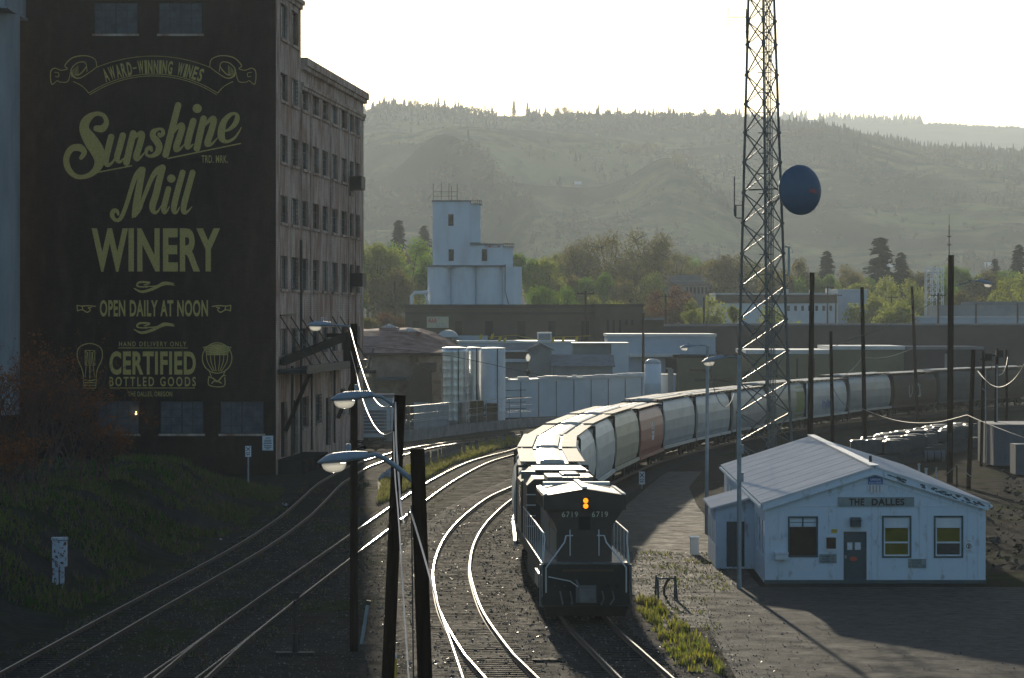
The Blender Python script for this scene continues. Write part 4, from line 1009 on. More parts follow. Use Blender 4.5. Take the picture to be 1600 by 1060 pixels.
def hopper(name,label,body_m):
    t=thing(name,label,'hopper car',(0,0,0),group='covered hopper cars of the grain train'); HL=7.6
    sec=[(-1.40,1.15),(-1.52,1.5),(-1.60,2.2),(-1.60,2.9),(-1.52,3.55),(-1.36,3.95),(-1.15,4.18),(-.7,4.3),(.7,4.3),(1.15,4.18),(1.36,3.95),(1.52,3.55),(1.60,2.9),(1.60,2.2),(1.52,1.5),(1.40,1.15)]
    b=MB(); n=len(sec); st_=[(-HL,.985,.0),(-HL+.25,1,.0),(HL-.25,1,.0),(HL,.985,.0)]
    for y,s,_ in st_:
        b.v+= [Vector((x*s,y,z)) for x,z in sec]
    for i in range(3):
        for k in range(n):
            a=i*n+k; c=i*n+(k+1)%n; b.f.append((a,c,c+n,a+n)); b.m.append(0)
    b.f+= [list(range(n))[::-1],list(range(3*n,4*n))]; b.m+=[0,0]
    o=b.build('body',body_m,t,smooth=False)
    # slope sheets and hopper chutes below
    h=MB()
    for yc in (-4.6,0,4.6):
        h.hexa([(-.5,yc-.5,.35),(.5,yc-.5,.35),(.5,yc+.5,.35),(-.5,yc+.5,.35)],[(-1.38,yc-2.1,1.148),(1.38,yc-2.1,1.148),(1.38,yc+2.1,1.148),(-1.38,yc+2.1,1.148)])
    h.build('hopper_chute',M['car_under'],t)
    f=MB()
    for s in (-1,1):
        f.box(s*1.5-.09,s*1.5+.09,-HL-.45,HL+.45,.92,1.13)
    f.box(-.35,.35,-HL-.7,-HL+1.2,.75,1.1); f.box(-.35,.35,HL-1.2,HL+.7,.75,1.1); f.build('sill',body_m,t)
    for e in (-1,1):
        m=MB(); y=e*(HL+.45)
        for x in (-1.45,1.45): m.bar((x,y,1.0),(x,y,4.2),.09)
        m.bar((-1.45,y,4.2),(1.45,y,4.2),.1); m.bar((-1.45,y,2.6),(1.45,y,2.6),.07)
        for x in (-1.45,-.6,.6,1.45): m.bar((x,y,4.2),(x*.8,e*(HL-.05),4.2),.07)
        for k in range(8): m.bar((1.0,y+e*.04,1.3+k*.36),(1.45,y+e*.04,1.3+k*.36),.035)
        m.box(-1.5,1.5,min(y,e*HL),max(y,e*HL),1.0,1.08)
        m.build('end_cage',M['car_under'],t)
        m=MB().box(-.12,.12,min(e*(HL+.7),e*(HL+1.05)),max(e*(HL+.7),e*(HL+1.05)),.78,1.02); m.build('coupler',M['car_under'],t)
        truck(t,e*(HL-1.4),1.75,2,M['car_under'],.45)
    for s in (-1,1):
        m=MB().box(s*1.0-.34,s*1.0+.34,-HL-.35,HL+.35,4.36,4.40)
        for k in range(9): m.box(s*1.0-.05,s*1.0+.05,-HL+.2+k*1.85,-HL+.26+k*1.85,4.2,4.358)
        m.build('roof_walk',M['roofwalk'],t)
    m=MB(); k=0
    y=-HL+.3
    while y<HL-.7:
        m.prism([Vector((-.5,y,4.303)),Vector((.5,y,4.303)),Vector((.5,y,4.41)),Vector((.3,y,4.45)),Vector((-.3,y,4.45)),Vector((-.5,y,4.41))],(0,.7,0)); m.box(-.14,.14,y+.3,y+.4,4.452,4.462); y+=.75
    m.build('hatch_cover',M['hatch'],t)
    return t
def mark(t,kind,side=1):
    m=MB(); fx=lambda y,z: interp([1.15,1.5,2.2,2.9,3.55,3.95],[1.40,1.52,1.60,1.60,1.52,1.36],z)+.012
    fn=lambda x,y,l=0: Vector((fx(0,y),x,y))+Vector((l,0,0))
    if kind=='emblem':
        for z0,z1,a,b in ((2.0,2.35,-.7,.7),(2.42,2.62,-.5,.5),(2.75,3.25,-.35,.35)): m.quad(fn(a,z0),fn(b,z0),fn(b,z1),fn(a,z1))
        stroke(m,[(-1.2,3.3,.12),(-.9,2.9,.2),(-.8,2.2,.1)],fn); stroke(m,[(1.2,3.3,.12),(1.0,2.9,.2),(.9,2.2,.1)],fn); mt=M['sign_white']
    elif kind=='tag':
        r=random.Random(len(t.name)*7)
        for k in range(9):
            x=-2+k*.45; stroke(m,[(x+r.uniform(-.2,.2),1.5+r.uniform(0,.3),.12),(x+r.uniform(-.3,.3),2.0,.2),(x+r.uniform(-.3,.4),2.5+r.uniform(-.2,.3),.1),(x+.4,1.9+r.uniform(-.3,.3),.14)],fn,5)
        mt=M['blue']
    elif kind=='swirl':
        stroke(m,[(-2.4,3.1,.14),(-2.6,2.5,.2),(-2.1,1.9,.16),(-1.4,2.4,.12),(-1.5,3.1,.1)],fn); stroke(m,[(.2,1.9,.2),(.3,2.6,.22),(.9,3.2,.18),(1.3,2.5,.24),(1.2,1.9,.2)],fn); stroke(m,[(1.5,3.1,.12),(1.7,2.0,.25)],fn); stroke(m,[(.1,1.85,.14),(1.8,1.95,.14)],fn); mt=M['sign_grey']
    elif kind=='letters':
        text_fit(m,'EY',2.2,1.3,-3.2,-2.75,lambda x,y,l=0: fn(-x+3.4,-y),.01); mt=M['car_under']
    m.build('marking',mt,t)
seq=[('grey','weathered grey hopper car coupled directly to the locomotive',None),('grey','weathered grey hopper car, second behind the locomotive',None),('pale','pale weathered hopper car, third behind the locomotive on the bend',None),('pale','pale blue white hopper car on the bend, fourth behind the locomotive',None),
 ('tan','tan hopper car between the pale car and the red car',None),('red','faded red hopper car with a white emblem',"emblem"),('bluegrey','light grey hopper car coupled behind the red car',None),('bluegrey','light grey hopper car directly left of the lattice tower',None),('midgrey','mid grey hopper car seen through the lattice tower',None),('green','grey hopper car with a lime green end by the tower',"lime"),
 ('bluegrey','blue grey hopper car with blue graffiti between wooden poles','tag'),('midgrey','blue grey hopper car right of the blue graffiti one',None),('brown','dark brown hopper car with white swirling graffiti','swirl'),('dark','dark steel grey hopper car behind the tallest wooden pole',None),('brown','plain dark brown hopper car at the right edge',None)]
js=[s0+22.6]+[arc_at_Y(T4,151),arc_at_Y(T4,168),arc_at_Y(T4,185.5)]
s6=arc_at_Y(T4,235); js+= [lerp(js[-1],s6,1/3),lerp(js[-1],s6,2/3),s6]
proto={}
while len(js)<len(seq)+1: js.append(js[-1]+16.75)
for i,(c,lab,mk) in enumerate(seq):
    if c in proto: t=copy_tree(proto[c]); [bpy.data.objects.remove(o) for o in list(t.children) if o.name.startswith('marking')]
    else: t=hopper('hopper_car','x',CM[c]); proto[c]=t
    t['label']=lab; t.name='hopper_car'
    sm=(js[i]+js[i+1])/2; a=at_arc(T4,sm-5.6); b=at_arc(T4,sm+5.6); dd=(b-a).normalized(); mid=(a+b)/2
    t.location=(mid.x,mid.y,mid.z); t.rotation_euler=(0,0,atan2(-dd.x,dd.y))
    sc=min(1.0,(js[i+1]-js[i]-.35)/16.4); t.scale=(1,sc,[1,1.01,.985,1.0,1.015,.97,1.02,1.0,.985,1.01,.975,1.02,.99,1.01,1.0][i])
    if mk and mk!='lime': mark(t,mk)
    if mk=='lime':
        m=MB()
        for zz in range(5):
            z0=1.25+zz*.52; z1=z0+.52; fx=lambda z: interp([1.15,1.5,2.2,2.9,3.55,3.95],[1.40,1.52,1.60,1.60,1.52,1.36],z)+.014
            m.quad(Vector((fx(z0),3.6+.3*zz*.2,z0)),Vector((fx(z0),7.3,z0)),Vector((fx(z1),7.3,z1)),Vector((fx(z1),3.7+.3*zz*.2,z1)))
        M['lime']=mat('lime',(.17,.22,.05),.6,(.13,.17,.04),1); m.build('painted_end',M['lime'],t)
# ------------------------------------------------------------------ station building
YS=132.8; SS=F/YS
def tx(px): return (px-800)/SS
def tz(py): return H-(py-YH)/SS
AX=Vector((80/F,1,0)).normalized(); LB=33.5
x0,x1,ze,xr,zr=tx(1195),tx(1540),tz(788),tx(1366),tz(733)
stn=thing('station_building','white wooden railway depot with a gable front lettered THE DALLES','building',(x0,YS,0))
SB=MB()
wins=[(1231,1278,871,807),(1378,1424,872,806),(1459,1505,872,806)]; door=(1318,1354,911,831)
holes=[(tx(a)-x0,tx(b)-x0,tz(c),tz(d)) for a,b,c,d in wins]+[(tx(door[0])-x0,tx(door[1])-x0,.05,tz(door[3]))]
wall_grid(SB,Vector((x0,YS,0)),FU,FN,(0,x1-x0,.0,ze),holes,.12)
SB.add([Vector((x0,YS,ze)),Vector((x1,YS,ze)),Vector((xr,YS,zr))],[(0,1,2)])
O2=AX*LB
LNrm=Vector((-AX.y,AX.x,0))
lh=[(1.0+i*1.9,2.2+i*1.9,1.0,2.5) for i in range(3)]+[(14+i*3.0,15.6+i*3.0,1.0,2.5) for i in range(6)]
wall_grid(SB,Vector((x0,YS,0)),AX,LNrm,(0,LB,0,ze),lh,.12)
rp=lambda x,z: Vector((x,YS,z))
SB.quad(rp(x1,0),rp(x1,0)+O2,rp(x1,ze)+O2,rp(x1,ze))
SB.quad(rp(x0,0)+O2,rp(x1,0)+O2,rp(x1,ze)+O2,rp(x0,ze)+O2); SB.add([rp(x0,ze)+O2,rp(x1,ze)+O2,rp(xr,zr)+O2],[(0,1,2)])
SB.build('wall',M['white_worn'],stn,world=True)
# roof slabs with overhang
def roof_slab(xa,za,xb,zb,t=.09,over=.12,fo=.22):
    d=Vector((xb-xa,0,zb-za)).normalized(); n=Vector((-d.z,0,d.x)); n=n if n.z>0 else -n
    a=Vector((xa,YS-fo,za)); b=Vector((xb,YS-fo,zb)); e=AX*(LB+.5)
    return [a+n*.02,b+n*.02,b+n*(t+.02),a+n*(t+.02)],e
sl=(zr-ze)/(xr-x0); sr=(zr-ze)/(x1-xr)
rb_=MB(); q,e=roof_slab(x0-.14,ze-.14*sl,xr,zr); rb_.prism(q,e); q,e=roof_slab(x1+.14,ze-.14*sr,xr,zr); rb_.prism(q,e)
rf=rb_.build('roof',M['roof_white'],stn,world=True)
rg=MB(); rg.bar(rp(xr,zr+.14)+Vector((0,-.22,0)),rp(xr,zr+.14)+AX*(LB+.4),.34,.05); rgo=rg.build('ridge_cap',M['white_paint'],rf,world=False); rgo.data.transform(Matrix.Translation(-stn.location))
for k in range(10):     # lapped sheet seams across both roof slopes
    for (xa,za) in ((x0-.12,ze-.12*sl),(x1+.12,ze-.12*sr)):
        a=Vector((xa,YS,za+.115))+AX*(.9+k*3.4); b=Vector((xr,YS,zr+.115))+AX*(.9+k*3.4); q=MB(); q.bar(a,b,.06,.02); q=q.build('roof_seam',M['roof_white'],rf); q.data.transform(Matrix.Translation(-stn.location))
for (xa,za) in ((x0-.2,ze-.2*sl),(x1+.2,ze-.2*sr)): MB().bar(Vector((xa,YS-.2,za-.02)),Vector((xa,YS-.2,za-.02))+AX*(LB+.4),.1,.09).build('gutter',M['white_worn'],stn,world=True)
fa=MB()   # bargeboards and trim
for (xa,za) in ((x0-.1,ze-.1*sl),(x1+.1,ze-.1*sr)):
    fa.hexa([Vector((xa,YS-.2,za-.22)),Vector((xr,YS-.2,zr-.22)),Vector((xr,YS-.2,zr+.018)),Vector((xa,YS-.2,za+.018))],[Vector((xa,YS-.165,za-.22)),Vector((xr,YS-.165,zr-.22)),Vector((xr,YS-.165,zr+.018)),Vector((xa,YS-.165,za+.018))])
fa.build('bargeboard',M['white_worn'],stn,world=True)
tb=MB()
for px in (1217,1243,1268,1295,1308,1362,1372,1391,1437,1449,1512,1528):
    if any(abs(px-(a+b)/2)<(b-a)/2+2 for a,b,*_ in wins): 
        tb.box(tx(px)-.012,tx(px)+.012,YS-.018,YS-.003,tz(805)+.05,tz(785)); continue
    tb.box(tx(px)-.012,tx(px)+.012,YS-.018,YS-.003,.12,tz(785))
tb.box(x0,x1,YS-.022,YS-.003,tz(791)-.02,tz(791)+.02)
for px in (1250,1300,1420,1460): tb.box(tx(px)-.01,tx(px)+.01,YS-.016,YS-.003,tz(784),interp([tx(1195),tx(1366),tx(1540)],[ze,zr,ze],tx(px))-.25)
for xa,za in ((x0,ze),(x1,ze)):
    fa2=.62; tb.hexa([Vector((xa,YS-.02,za-fa2+.15)),Vector((xr,YS-.02,zr-fa2+.15)),Vector((xr,YS-.02,zr-fa2+.19)),Vector((xa,YS-.02,za-fa2+.19))],[Vector((xa,YS-.003,za-fa2+.15)),Vector((xr,YS-.003,zr-fa2+.15)),Vector((xr,YS-.003,zr-fa2+.19)),Vector((xa,YS-.003,za-fa2+.19))])
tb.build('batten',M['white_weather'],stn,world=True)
pl_=MB().box(x0-.02,x1+.02,YS-.05,YS-.002,0,.14); pl_.build('plinth',M['trim_teal'],stn,world=True)
pk=MB(); r_=random.Random(31)     # bare flaked patches on the right bargeboard
for _ in range(46):
    f=r_.choice((r_.uniform(.05,.28),r_.uniform(.42,.97),r_.uniform(.6,.97))); px=lerp(1366,1540,f); zz=lerp(zr,ze,f)-r_.uniform(.0,.16); a=r_.uniform(.05,.16); bq=r_.uniform(.02,.05)
    pk.add([Vector((tx(px)+r_.uniform(.6,1.2)*a*cos(k),YS-.2035-.0005*(_%7),zz+bq*r_.uniform(.6,1.2)*sin(k)-(sr*a*cos(k)))) for k in (0,1,2,3,4,5)],[(0,1,2,3,4,5)])
pk.build('flaked_paint',M['trim_teal'],stn,world=True)
def stwin(i,h):
    a,b,c,d=h; O=Vector((x0,YS,0))
    fm=MB()
    for u0,u1,z0_,z1_ in ((a,a+.07,c,d),(b-.07,b,c,d),(a+.07,b-.07,c,c+.07),(a+.07,b-.07,d-.07,d)): obox(fm,O,FU,FN,u0,u1,z0_,z1_,-.04,.03)
    w=fm.build('window',M['trim_teal'],stn,world=True)
    def sub(nm,mb,m): o=mb.build(nm,m,w); o.data.transform(Matrix.Translation(-stn.location)); return o
    if i==0:
        g_=MB(); obox(g_,O,FU,FN,a+.07,b-.07,c+.07,lerp(c,d,.74),-.09,-.05); obox(g_,O,FU,FN,a+.07,b-.07,lerp(c,d,.36)-.015,lerp(c,d,.36)+.015,-.05,-.042); sub('board',g_,M['dark_brown'])
        g_=MB(); obox(g_,O,FU,FN,a+.07,b-.07,lerp(c,d,.745),d-.07,-.09,-.06); sub('pane',g_,M['white_weather'])
        g_=MB(); mid=(a+b)/2; obox(g_,O,FU,FN,mid-.03,mid+.03,lerp(c,d,.745),d-.07,-.059,-.02); obox(g_,O,FU,FN,a+.07,b-.07,lerp(c,d,.85)-.01,lerp(c,d,.85)+.01,-.058,-.04); sub('muntin',g_,M['trim_teal'])
    else:
        g_=MB(); obox(g_,O,FU,FN,a+.07,b-.07,lerp(c,d,.71),d-.07,-.06,-.03); sub('upper_panel',g_,M['white_paint'])
        g_=MB(); z0_,z1_=c+.07,lerp(c,d,.70)
        for u0,u1,zz0,zz1 in ((a+.07,a+.13,z0_,z1_),(b-.13,b-.07,z0_,z1_),(a+.13,b-.13,z0_,z0_+.06),(a+.13,b-.13,lerp(z0_,z1_,.49)-.035,lerp(z0_,z1_,.49)+.035)): obox(g_,O,FU,FN,u0,u1,zz0,zz1,-.08,-.02)
        sub('sash',g_,M['white_paint'])
        g_=MB(); obox(g_,O,FU,FN,a+.13,b-.13,lerp(z0_,z1_,.49)+.035,z1_,-.11,-.085); sub('blind',g_,M['blind'])
        g_=MB(); obox(g_,O,FU,FN,a+.13,b-.13,z0_+.06,lerp(z0_,z1_,.49)-.035,-.112,-.087); sub('blind' if i==1 else 'pane',g_,M['blind'] if i==1 else M['glass_dark'])
for i in range(3): stwin(i,holes[i])
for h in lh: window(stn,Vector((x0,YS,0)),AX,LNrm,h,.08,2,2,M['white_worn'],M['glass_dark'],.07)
a,b,c,d=holes[3]; O=Vector((x0,YS,0)); dm=MB(); obox(dm,O,FU,FN,a,b,c,d,-.1,-.05); dm=dm.build('door',M['trim_teal'],stn,world=True)
def dsub(nm,u0,u1,z0_,z1_,m,d0=-.049,d1=-.035):
    g_=MB(); obox(g_,O,FU,FN,u0,u1,z0_,z1_,d0,d1); o=g_.build(nm,m,dm); o.data.transform(Matrix.Translation(-stn.location)); return o
dsub('paper',tx(1324)-x0,tx(1332)-x0,tz(859.5),tz(848),M['sign_white']); dsub('paper',tx(1336)-x0,tx(1345)-x0,tz(859.5),tz(848),M['sign_white'])
g_=MB(); disc(g_,0,0,1,lambda x,y,l=0: Vector((tx(1333.5)+x*.16,YS+.034-l,tz(873.5)+y*.09))); o=g_.build('sticker',M['orange_paper'],dm); o.data.transform(Matrix.Translation(-stn.location))
dsub('handle',a+.06,a+.12,tz(873),tz(868),M['galv'],-.049,.02)
fr=MB(); 
for u0,u1,z0_,z1_ in ((a-.09,a-.002,c,d+.09),(b+.002,b+.09,c,d+.09),(a-.002,b+.002,d+.002,d+.09)): obox(fr,O,FU,FN,u0,u1,z0_,z1_,.003,.03)
fr.build('door_frame',M['white_paint'],stn,world=True)
def sign(nm,px0,px1,py0,py1,m,dep=.03,par=stn): 
    o=MB().box(tx(px0),tx(px1),YS-dep,YS-.004,tz(py1),tz(py0)).build(nm,m,par,world=True); return o
def stext(par,lines,m,dep,bold=.02):
    t=MB(); fn=lambda x,y,l=0: Vector((tx(x),YS-dep-.004,tz(y)))
    for s,a,b,c,d in lines: text_fit(t,s,a,b,c,d,fn,bold,1.1)
    o=t.build('lettering',m,par); o.data.transform(Matrix.Translation(-stn.location)); return o
nb=MB().box(tx(1309),tx(1428),YS-.06,YS-.024,tz(791.5),tz(777)); nb=nb.build('name_board',M['sign_grey'],stn,world=True)
stext(nb,[('THE',1326.5,1350,779,790)],M['black'],.06,.035); stext(nb,[('DALLES',1361.5,1413,779,790)],M['black'],.06,.035)
# railway shield: blue shouldered top panel, pale lower field
sh_=MB(); fn=lambda x,y,d=.03: Vector((tx(x),YS-d,tz(y)))
poly=[(1356,749),(1358,746),(1364,745),(1367.5,744.3),(1371,745),(1377,746),(1379.5,749),(1379,757.5),(1380,763),(1377,769),(1367.5,774),(1358,769),(1355,763),(1356.5,757.5)]
shd=MB().prism([fn(x,y,.026) for x,y in poly],(0,-.02,0)); shd=shd.build('railway_shield',M['sign_white'],stn,world=True)
g_=MB().prism([fn(x,y,.047) for x,y in ((1356.2,757.3),(1356,749),(1358,746),(1367.5,744.3),(1377,746),(1379.5,749),(1379.2,757.3))],(0,-.006,0)); o=g_.build('blue_field',M['blue'],shd); o.data.transform(Matrix.Translation(-stn.location))
g_=MB()
for k in range(4): g_.prism([fn(x,y,.047) for x,y in ((1358+k*5,758.5),(1360.4+k*5,758.5),(1360.4+k*5,769+1.5*(1.5-abs(k-1.5))),(1358+k*5,768+1.5*(1.5-abs(k-1.5))))],(0,-.005,0))
o=g_.build('stripes',mat('faded_red',(.50,.38,.34),.8),shd); o.data.transform(Matrix.Translation(-stn.location))
stext(shd,[('UNION',1360,1375.5,747.6,751.3),('PACIFIC',1358,1377.5,753,756.8)],M['sign_white'],.054,.02)
lg=MB(); lg.box(tx(1328),tx(1344.5),YS-.28,YS-.004,tz(823),tz(813)); lg.hexa([Vector((tx(1327),YS-.34,tz(813))),Vector((tx(1345.5),YS-.34,tz(813))),Vector((tx(1345.5),YS-.004,tz(813))),Vector((tx(1327),YS-.004,tz(813)))],[Vector((tx(1328.5),YS-.24,tz(808.5))),Vector((tx(1344),YS-.24,tz(808.5))),Vector((tx(1344),YS-.004,tz(808.5))),Vector((tx(1328.5),YS-.004,tz(808.5)))])
lg.build('door_light',M['trim_teal'],stn,world=True)
mbx=MB().box(tx(1211),tx(1231),YS-.3,YS-.004,tz(874),tz(865)); mbx.hexa([Vector((tx(1210),YS-.33,tz(865)+.003)),Vector((tx(1231.5),YS-.33,tz(865)+.003)),Vector((tx(1231.5),YS-.004,tz(865)+.003)),Vector((tx(1210),YS-.004,tz(865)+.003))],[Vector((tx(1210),YS-.33,tz(864))),Vector((tx(1231.5),YS-.33,tz(864))),Vector((tx(1231.5),YS-.004,tz(862))),Vector((tx(1210),YS-.004,tz(862)))]); mbx.build('meter_box',M['white_paint'],stn,world=True)
sg=sign('small_sign',1299,1308,827,833,M['yellow']); stext(sg,[('NOTICE',1300,1307,828.2,830.4)],M['blue'],.03,.0)
nb2=sign('notice_case',1289,1308,838,862,M['white_paint'],.06); o=MB().box(tx(1291),tx(1306),YS-.068,YS-.0605,tz(857.5),tz(840)).build('case_panel',M['dark_brown'],nb2); o.data.transform(Matrix.Translation(-stn.location)); o=MB().box(tx(1293),tx(1305),YS-.072,YS-.0685,tz(860),tz(858)).build('paper',M['sign_white'],nb2); o.data.transform(Matrix.Translation(-stn.location))
s1=sign('grey_sign',1280,1307,866,880,M['sign_grey']); stext(s1,[('NUMBER 10',1283.5,1303,868,871),('BASE  10',1285,1302,872,875),('NUMBER  10',1282.5,1303,876,879)],M['black'],.03,.0)
s2=sign('grey_sign',1419,1447,873.5,888,M['sign_grey']); stext(s2,[('NOTICE',1424,1440,875,878),('VISITORS',1420.5,1439,879,882),('AREA  10',1420.5,1445,883.3,886.3)],M['black'],.03,.0)
s3=sign('no_entry_sign',1508,1519,843.5,863,M['sign_white']); g_=MB(); fn=lambda x,y,l=0: Vector((tx(x),YS-.034-l*.3,tz(y)))
stroke(g_,[(1513.5+3.6*cos(k*pi/8),853.5+3.6*sin(k*pi/8),1.0) for k in range(17)],fn,n=2); stroke(g_,[(1513.5,851,1.6),(1513.8,853.5,2.2),(1513.2,856.3,1.4)],fn); stroke(g_,[(1510,845.5,.7),(1517,845.5,.7)],fn,smooth=False); stroke(g_,[(1510,861,.7),(1517,861,.7)],fn,smooth=False)
o=g_.build('pictogram',M['black'],s3); o.data.transform(Matrix.Translation(-stn.location))
# roof vents and stovepipe
for px,py,yb,h in ((1360,722,135.5,.5),):
    MB().tube([P(px,728,yb),P(px,712,yb)],.06).build('vent_pipe',M['dark_metal'],stn,world=True)
# lean-to annex
ya=140.5; ax=(1118-800)/F*ya; an0=Vector((ax,ya,0)); ax1=x0+AX.x*(ya-YS)+.004
A=MB(); hz=H-(795-YH)/F*ya; hz2=hz+.42; wid=ax1-ax
dh=[(wid*.29,wid*.76,.08,hz-.55)]
wall_grid(A,an0,FU,FN,(0,wid,0,hz-.0),dh,.15)
A.add([an0+Vector((0,0,hz)),an0+Vector((wid,0,hz)),an0+Vector((wid,0,hz2))],[(0,1,2)])
LA=7.2
wall_grid(A,an0,AX,LNrm,(0,LA,0,hz),[(.8+i*1.6,1.8+i*1.6,.9,2.0) for i in range(4)],.1)
A.quad(an0+AX*LA,an0+AX*LA+Vector((wid,0,0)),an0+AX*LA+Vector((wid,0,hz)),an0+AX*LA+Vector((0,0,hz)))
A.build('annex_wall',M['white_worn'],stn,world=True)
ar=MB(); a=an0+Vector((-.22,-.25,hz-.05)); b=an0+Vector((wid-.02,-.25,hz2+.02)); ar.prism([a,b,b+Vector((0,0,.09)),a+Vector((0,0,.09))],AX*(LA+.4)); ar.build('annex_roof',M['roof_white'],stn,world=True)
for i in range(4): window(stn,an0,AX,LNrm,(.8+i*1.6,1.8+i*1.6,.9,2.0),.07,2,2,M['white_worn'],M['glass_dark'],.06)
ad=MB(); obox(ad,an0,FU,FN,dh[0][0],dh[0][1],.08,hz-.55,-.13,-.08); ad.build('annex_door',M['trim_teal'],stn,world=True)
o=MB().box(ax-.6,ax-.25,ya+8,ya+9,0,.75).box(ax-.65,ax-.2,ya+7.95,ya+9.05,.755,.8); tag(o.build('utility_box',M['white_weather'],loc=(ax-.4,ya+8.5,0),world=True),'low white utility box beside the annex of the depot','box')
# pipe barrier on the gravel path
p=G(1043,938); t=thing('pipe_barrier','old pipe barrier with a bent hoop standing on the gravel path','barrier',p)
for dx,lean,h in ((-.46,-.04,.95),(-.34,.03,.88),(.27,-.02,.92),(.37,.08,.85)):
    MB().tube([p+Vector((dx,0,-.1)),p+Vector((dx-lean,0,h))],.04,8).build('pipe_post',M['trim_teal'],t,world=True)
MB().tube([p+Vector((-.34,.03,.8)),p+Vector((.3,.03,.82))],.03,8).build('crossbar',M['trim_teal'],t,world=True)
MB().tube([p+Vector(q) for q in ((.0,0,.05),(-.12,.02,.2),(-.13,.02,.45),(-.02,.02,.7),(.08,.02,.8))],.05,8).build('hoop',M['straw'],t,world=True)
# back yard things right of the depot
for (px,py,yb,h,w,lab) in ((1436,748,175,.9,.06,'white stub pipe behind the depot roof, leftmost of the pipes'),(1447,755,175,.7,.07,'short white stub pipe behind the depot roof between the other pipes'),(1463,756,178,1.15,.035,'thin white pipe behind the depot roof, rightmost of the pipes')):
    p=Vector(((px-800)/F*yb,yb,0)); ztop=H-((py-23 if w<.05 else py-21)-YH)/F*yb; p.z=gz(p.x,p.y)
    m=MB().tube([p,Vector((p.x,p.y,ztop))],w,10); m.lathe([(w*1.4,ztop),(w*1.4,ztop+.06),(.02,ztop+.09)],10,Matrix.Translation((p.x,p.y,0))); tag(m.build('vent_pipe',M['galv'],loc=p,world=True),lab,'pipe','stub pipes behind the depot')
yb=168; p=Vector(((1495-800)/F*yb,yb,0)); ztop=H-(727-YH)/F*yb; t=thing('guy_post','thin dark post held by two guy rods behind the depot roof','post',p)
MB().tube([p,Vector((p.x,p.y,ztop))],.045).build('post',M['dark_metal'],t,world=True)
for q in ((1478,742),(1520,747)): MB().tube([Vector((p.x,p.y,ztop-.02)),P(q[0],q[1],yb+2)],.022,5).build('guy_rod',M['galv'],t,world=True)
# ------------------------------------------------------------------ cobra-head lamps and poles
def cobra(t,tip,back,s=1.0,arm=None,arm_m=None,armr=.03):
    """lamp head from its nose (tip) to its rear neck (back)"""
    tip=Vector(tip); back=Vector(back); d=(back-tip); L=d.length; d.normalize(); w=Vector((0,1,0)); up=Vector((0,0,1)); k=L
    h=MB(); secs=[(0.0,.02,.0,-.02),(.05,.10,.04,-.05),(.16,.17,.11,-.06),(.3,.19,.15,-.065),(.55,.17,.155,-.07),(.8,.12,.14,-.05),(1.0,.08,.11,-.02)]
    n=10; k0=len(h.v)
    for f,wd,a,b in secs:
        for i in range(n):
            th=2*pi*i/n; z=(a if sin(th)>0 else -b)*sin(th); h.v.append(tip+d*(f*L)+w*(cos(th)*wd*k)+up*((z)*k))
    for j in range(len(secs)-1):
        for i in range(n):
            a=j*n+i; b=j*n+(i+1)%n; h.f.append((a,b,b+n,a+n)); h.m.append(0)
    h.f+= [list(range(n))[::-1],list(range((len(secs)-1)*n,len(secs)*n))]; h.m+=[0,0]
    o=h.build('lamp_head',M['lamp_grey'],t,smooth=True,world=True)
    b=MB(); c=tip+d*(.33*L)-up*(.055*k)
    Mx=Matrix.Translation(c)@Matrix.Diagonal((.25*k,.18*k,.19*k,1))
    b.lathe([(1,.0),(.97,-.3),(.85,-.62),(.6,-.86),(.25,-.98),(.03,-1)],18,Mx); q=b.build('lamp_glass',M['lamp_glass'],o,smooth=True); q.data.transform(Matrix.Translation(-Vector(t.location)))
    pc=MB().lathe([(.05*k,.15*k),(.055*k,.22*k),(.05*k,.29*k),(.01,.3*k)],12,Matrix.Translation(tip+d*(.62*L))); q=pc.build('photocell',M['lamp_grey'],o); q.data.transform(Matrix.Translation(-Vector(t.location)))
    if arm: MB().tube(arm,armr,8).build('arm',arm_m or M['galv'],t,world=True)
def pole_at(px_b,px_t,py_t,Y,r0,r1,label,name='wooden_pole',group=None,base_z=0,m=None,cat='pole'):
    b=Vector(((px_b-800)/F*Y,Y,base_z)); t=thing(name,label,cat,b,group=group); top=P(px_t,py_t,Y)
    pts=[b.lerp(top,f) for f in (0,.33,.66,1)]; pts[0]=b-Vector((0,0,.3))
    MB().tube(pts,[r0,lerp(r0,r1,.33),lerp(r0,r1,.66),r1],12).build('pole' if name!='lamp_post' else 'post',m or M['wood_pole'],t,smooth=False,world=True)
    return t
WP='wooden poles on the left with street lamps'
def fit_base(px_top,px_bot,py_bot,py_top,Y):   # x of the foot where the lean meets the ground
    yg=YH+H*F/Y; return lerp(px_top,px_bot,(yg-py_top)/(py_bot-py_top))
p1=pole_at(553,553,506,106,.135,.11,'farthest left wooden pole with a small blue grey lamp at its top',group=WP)
cobra(p1,P(480,508,106),P(519,508,106),arm=[P(517,508,106),P(530,508.5,106),P(549,511,106)])
p2=pole_at(fit_base(625,606,1060,618,62),625,618,62,.13,.105,'middle left wooden pole leaning slightly with a mid sized lamp',group=WP)
cobra(p2,P(516,624,62),P(583,619,62),arm=[P(581,619,62),P(596,620,62),P(606,627,62),P(618,637,62),P(623,641,62)])
p3=pole_at(fit_base(652,664,1060,703,53),652,702,53,.125,.115,'nearest left wooden pole, thick and short with the largest lamp',group=WP)
cobra(p3,P(496,722,53),P(574,714,53),arm=[P(572,714,53),P(586,710.5,53),P(598,715,53),P(620,730,53),P(634,742,53),P(650,757,53)],armr=.04)
MB().tube([P(643,790,52.8),P(646,1060,52.8),P(648,1300,52.8)],.012,5).build('conduit',M['wire_dark'],p3,world=True)
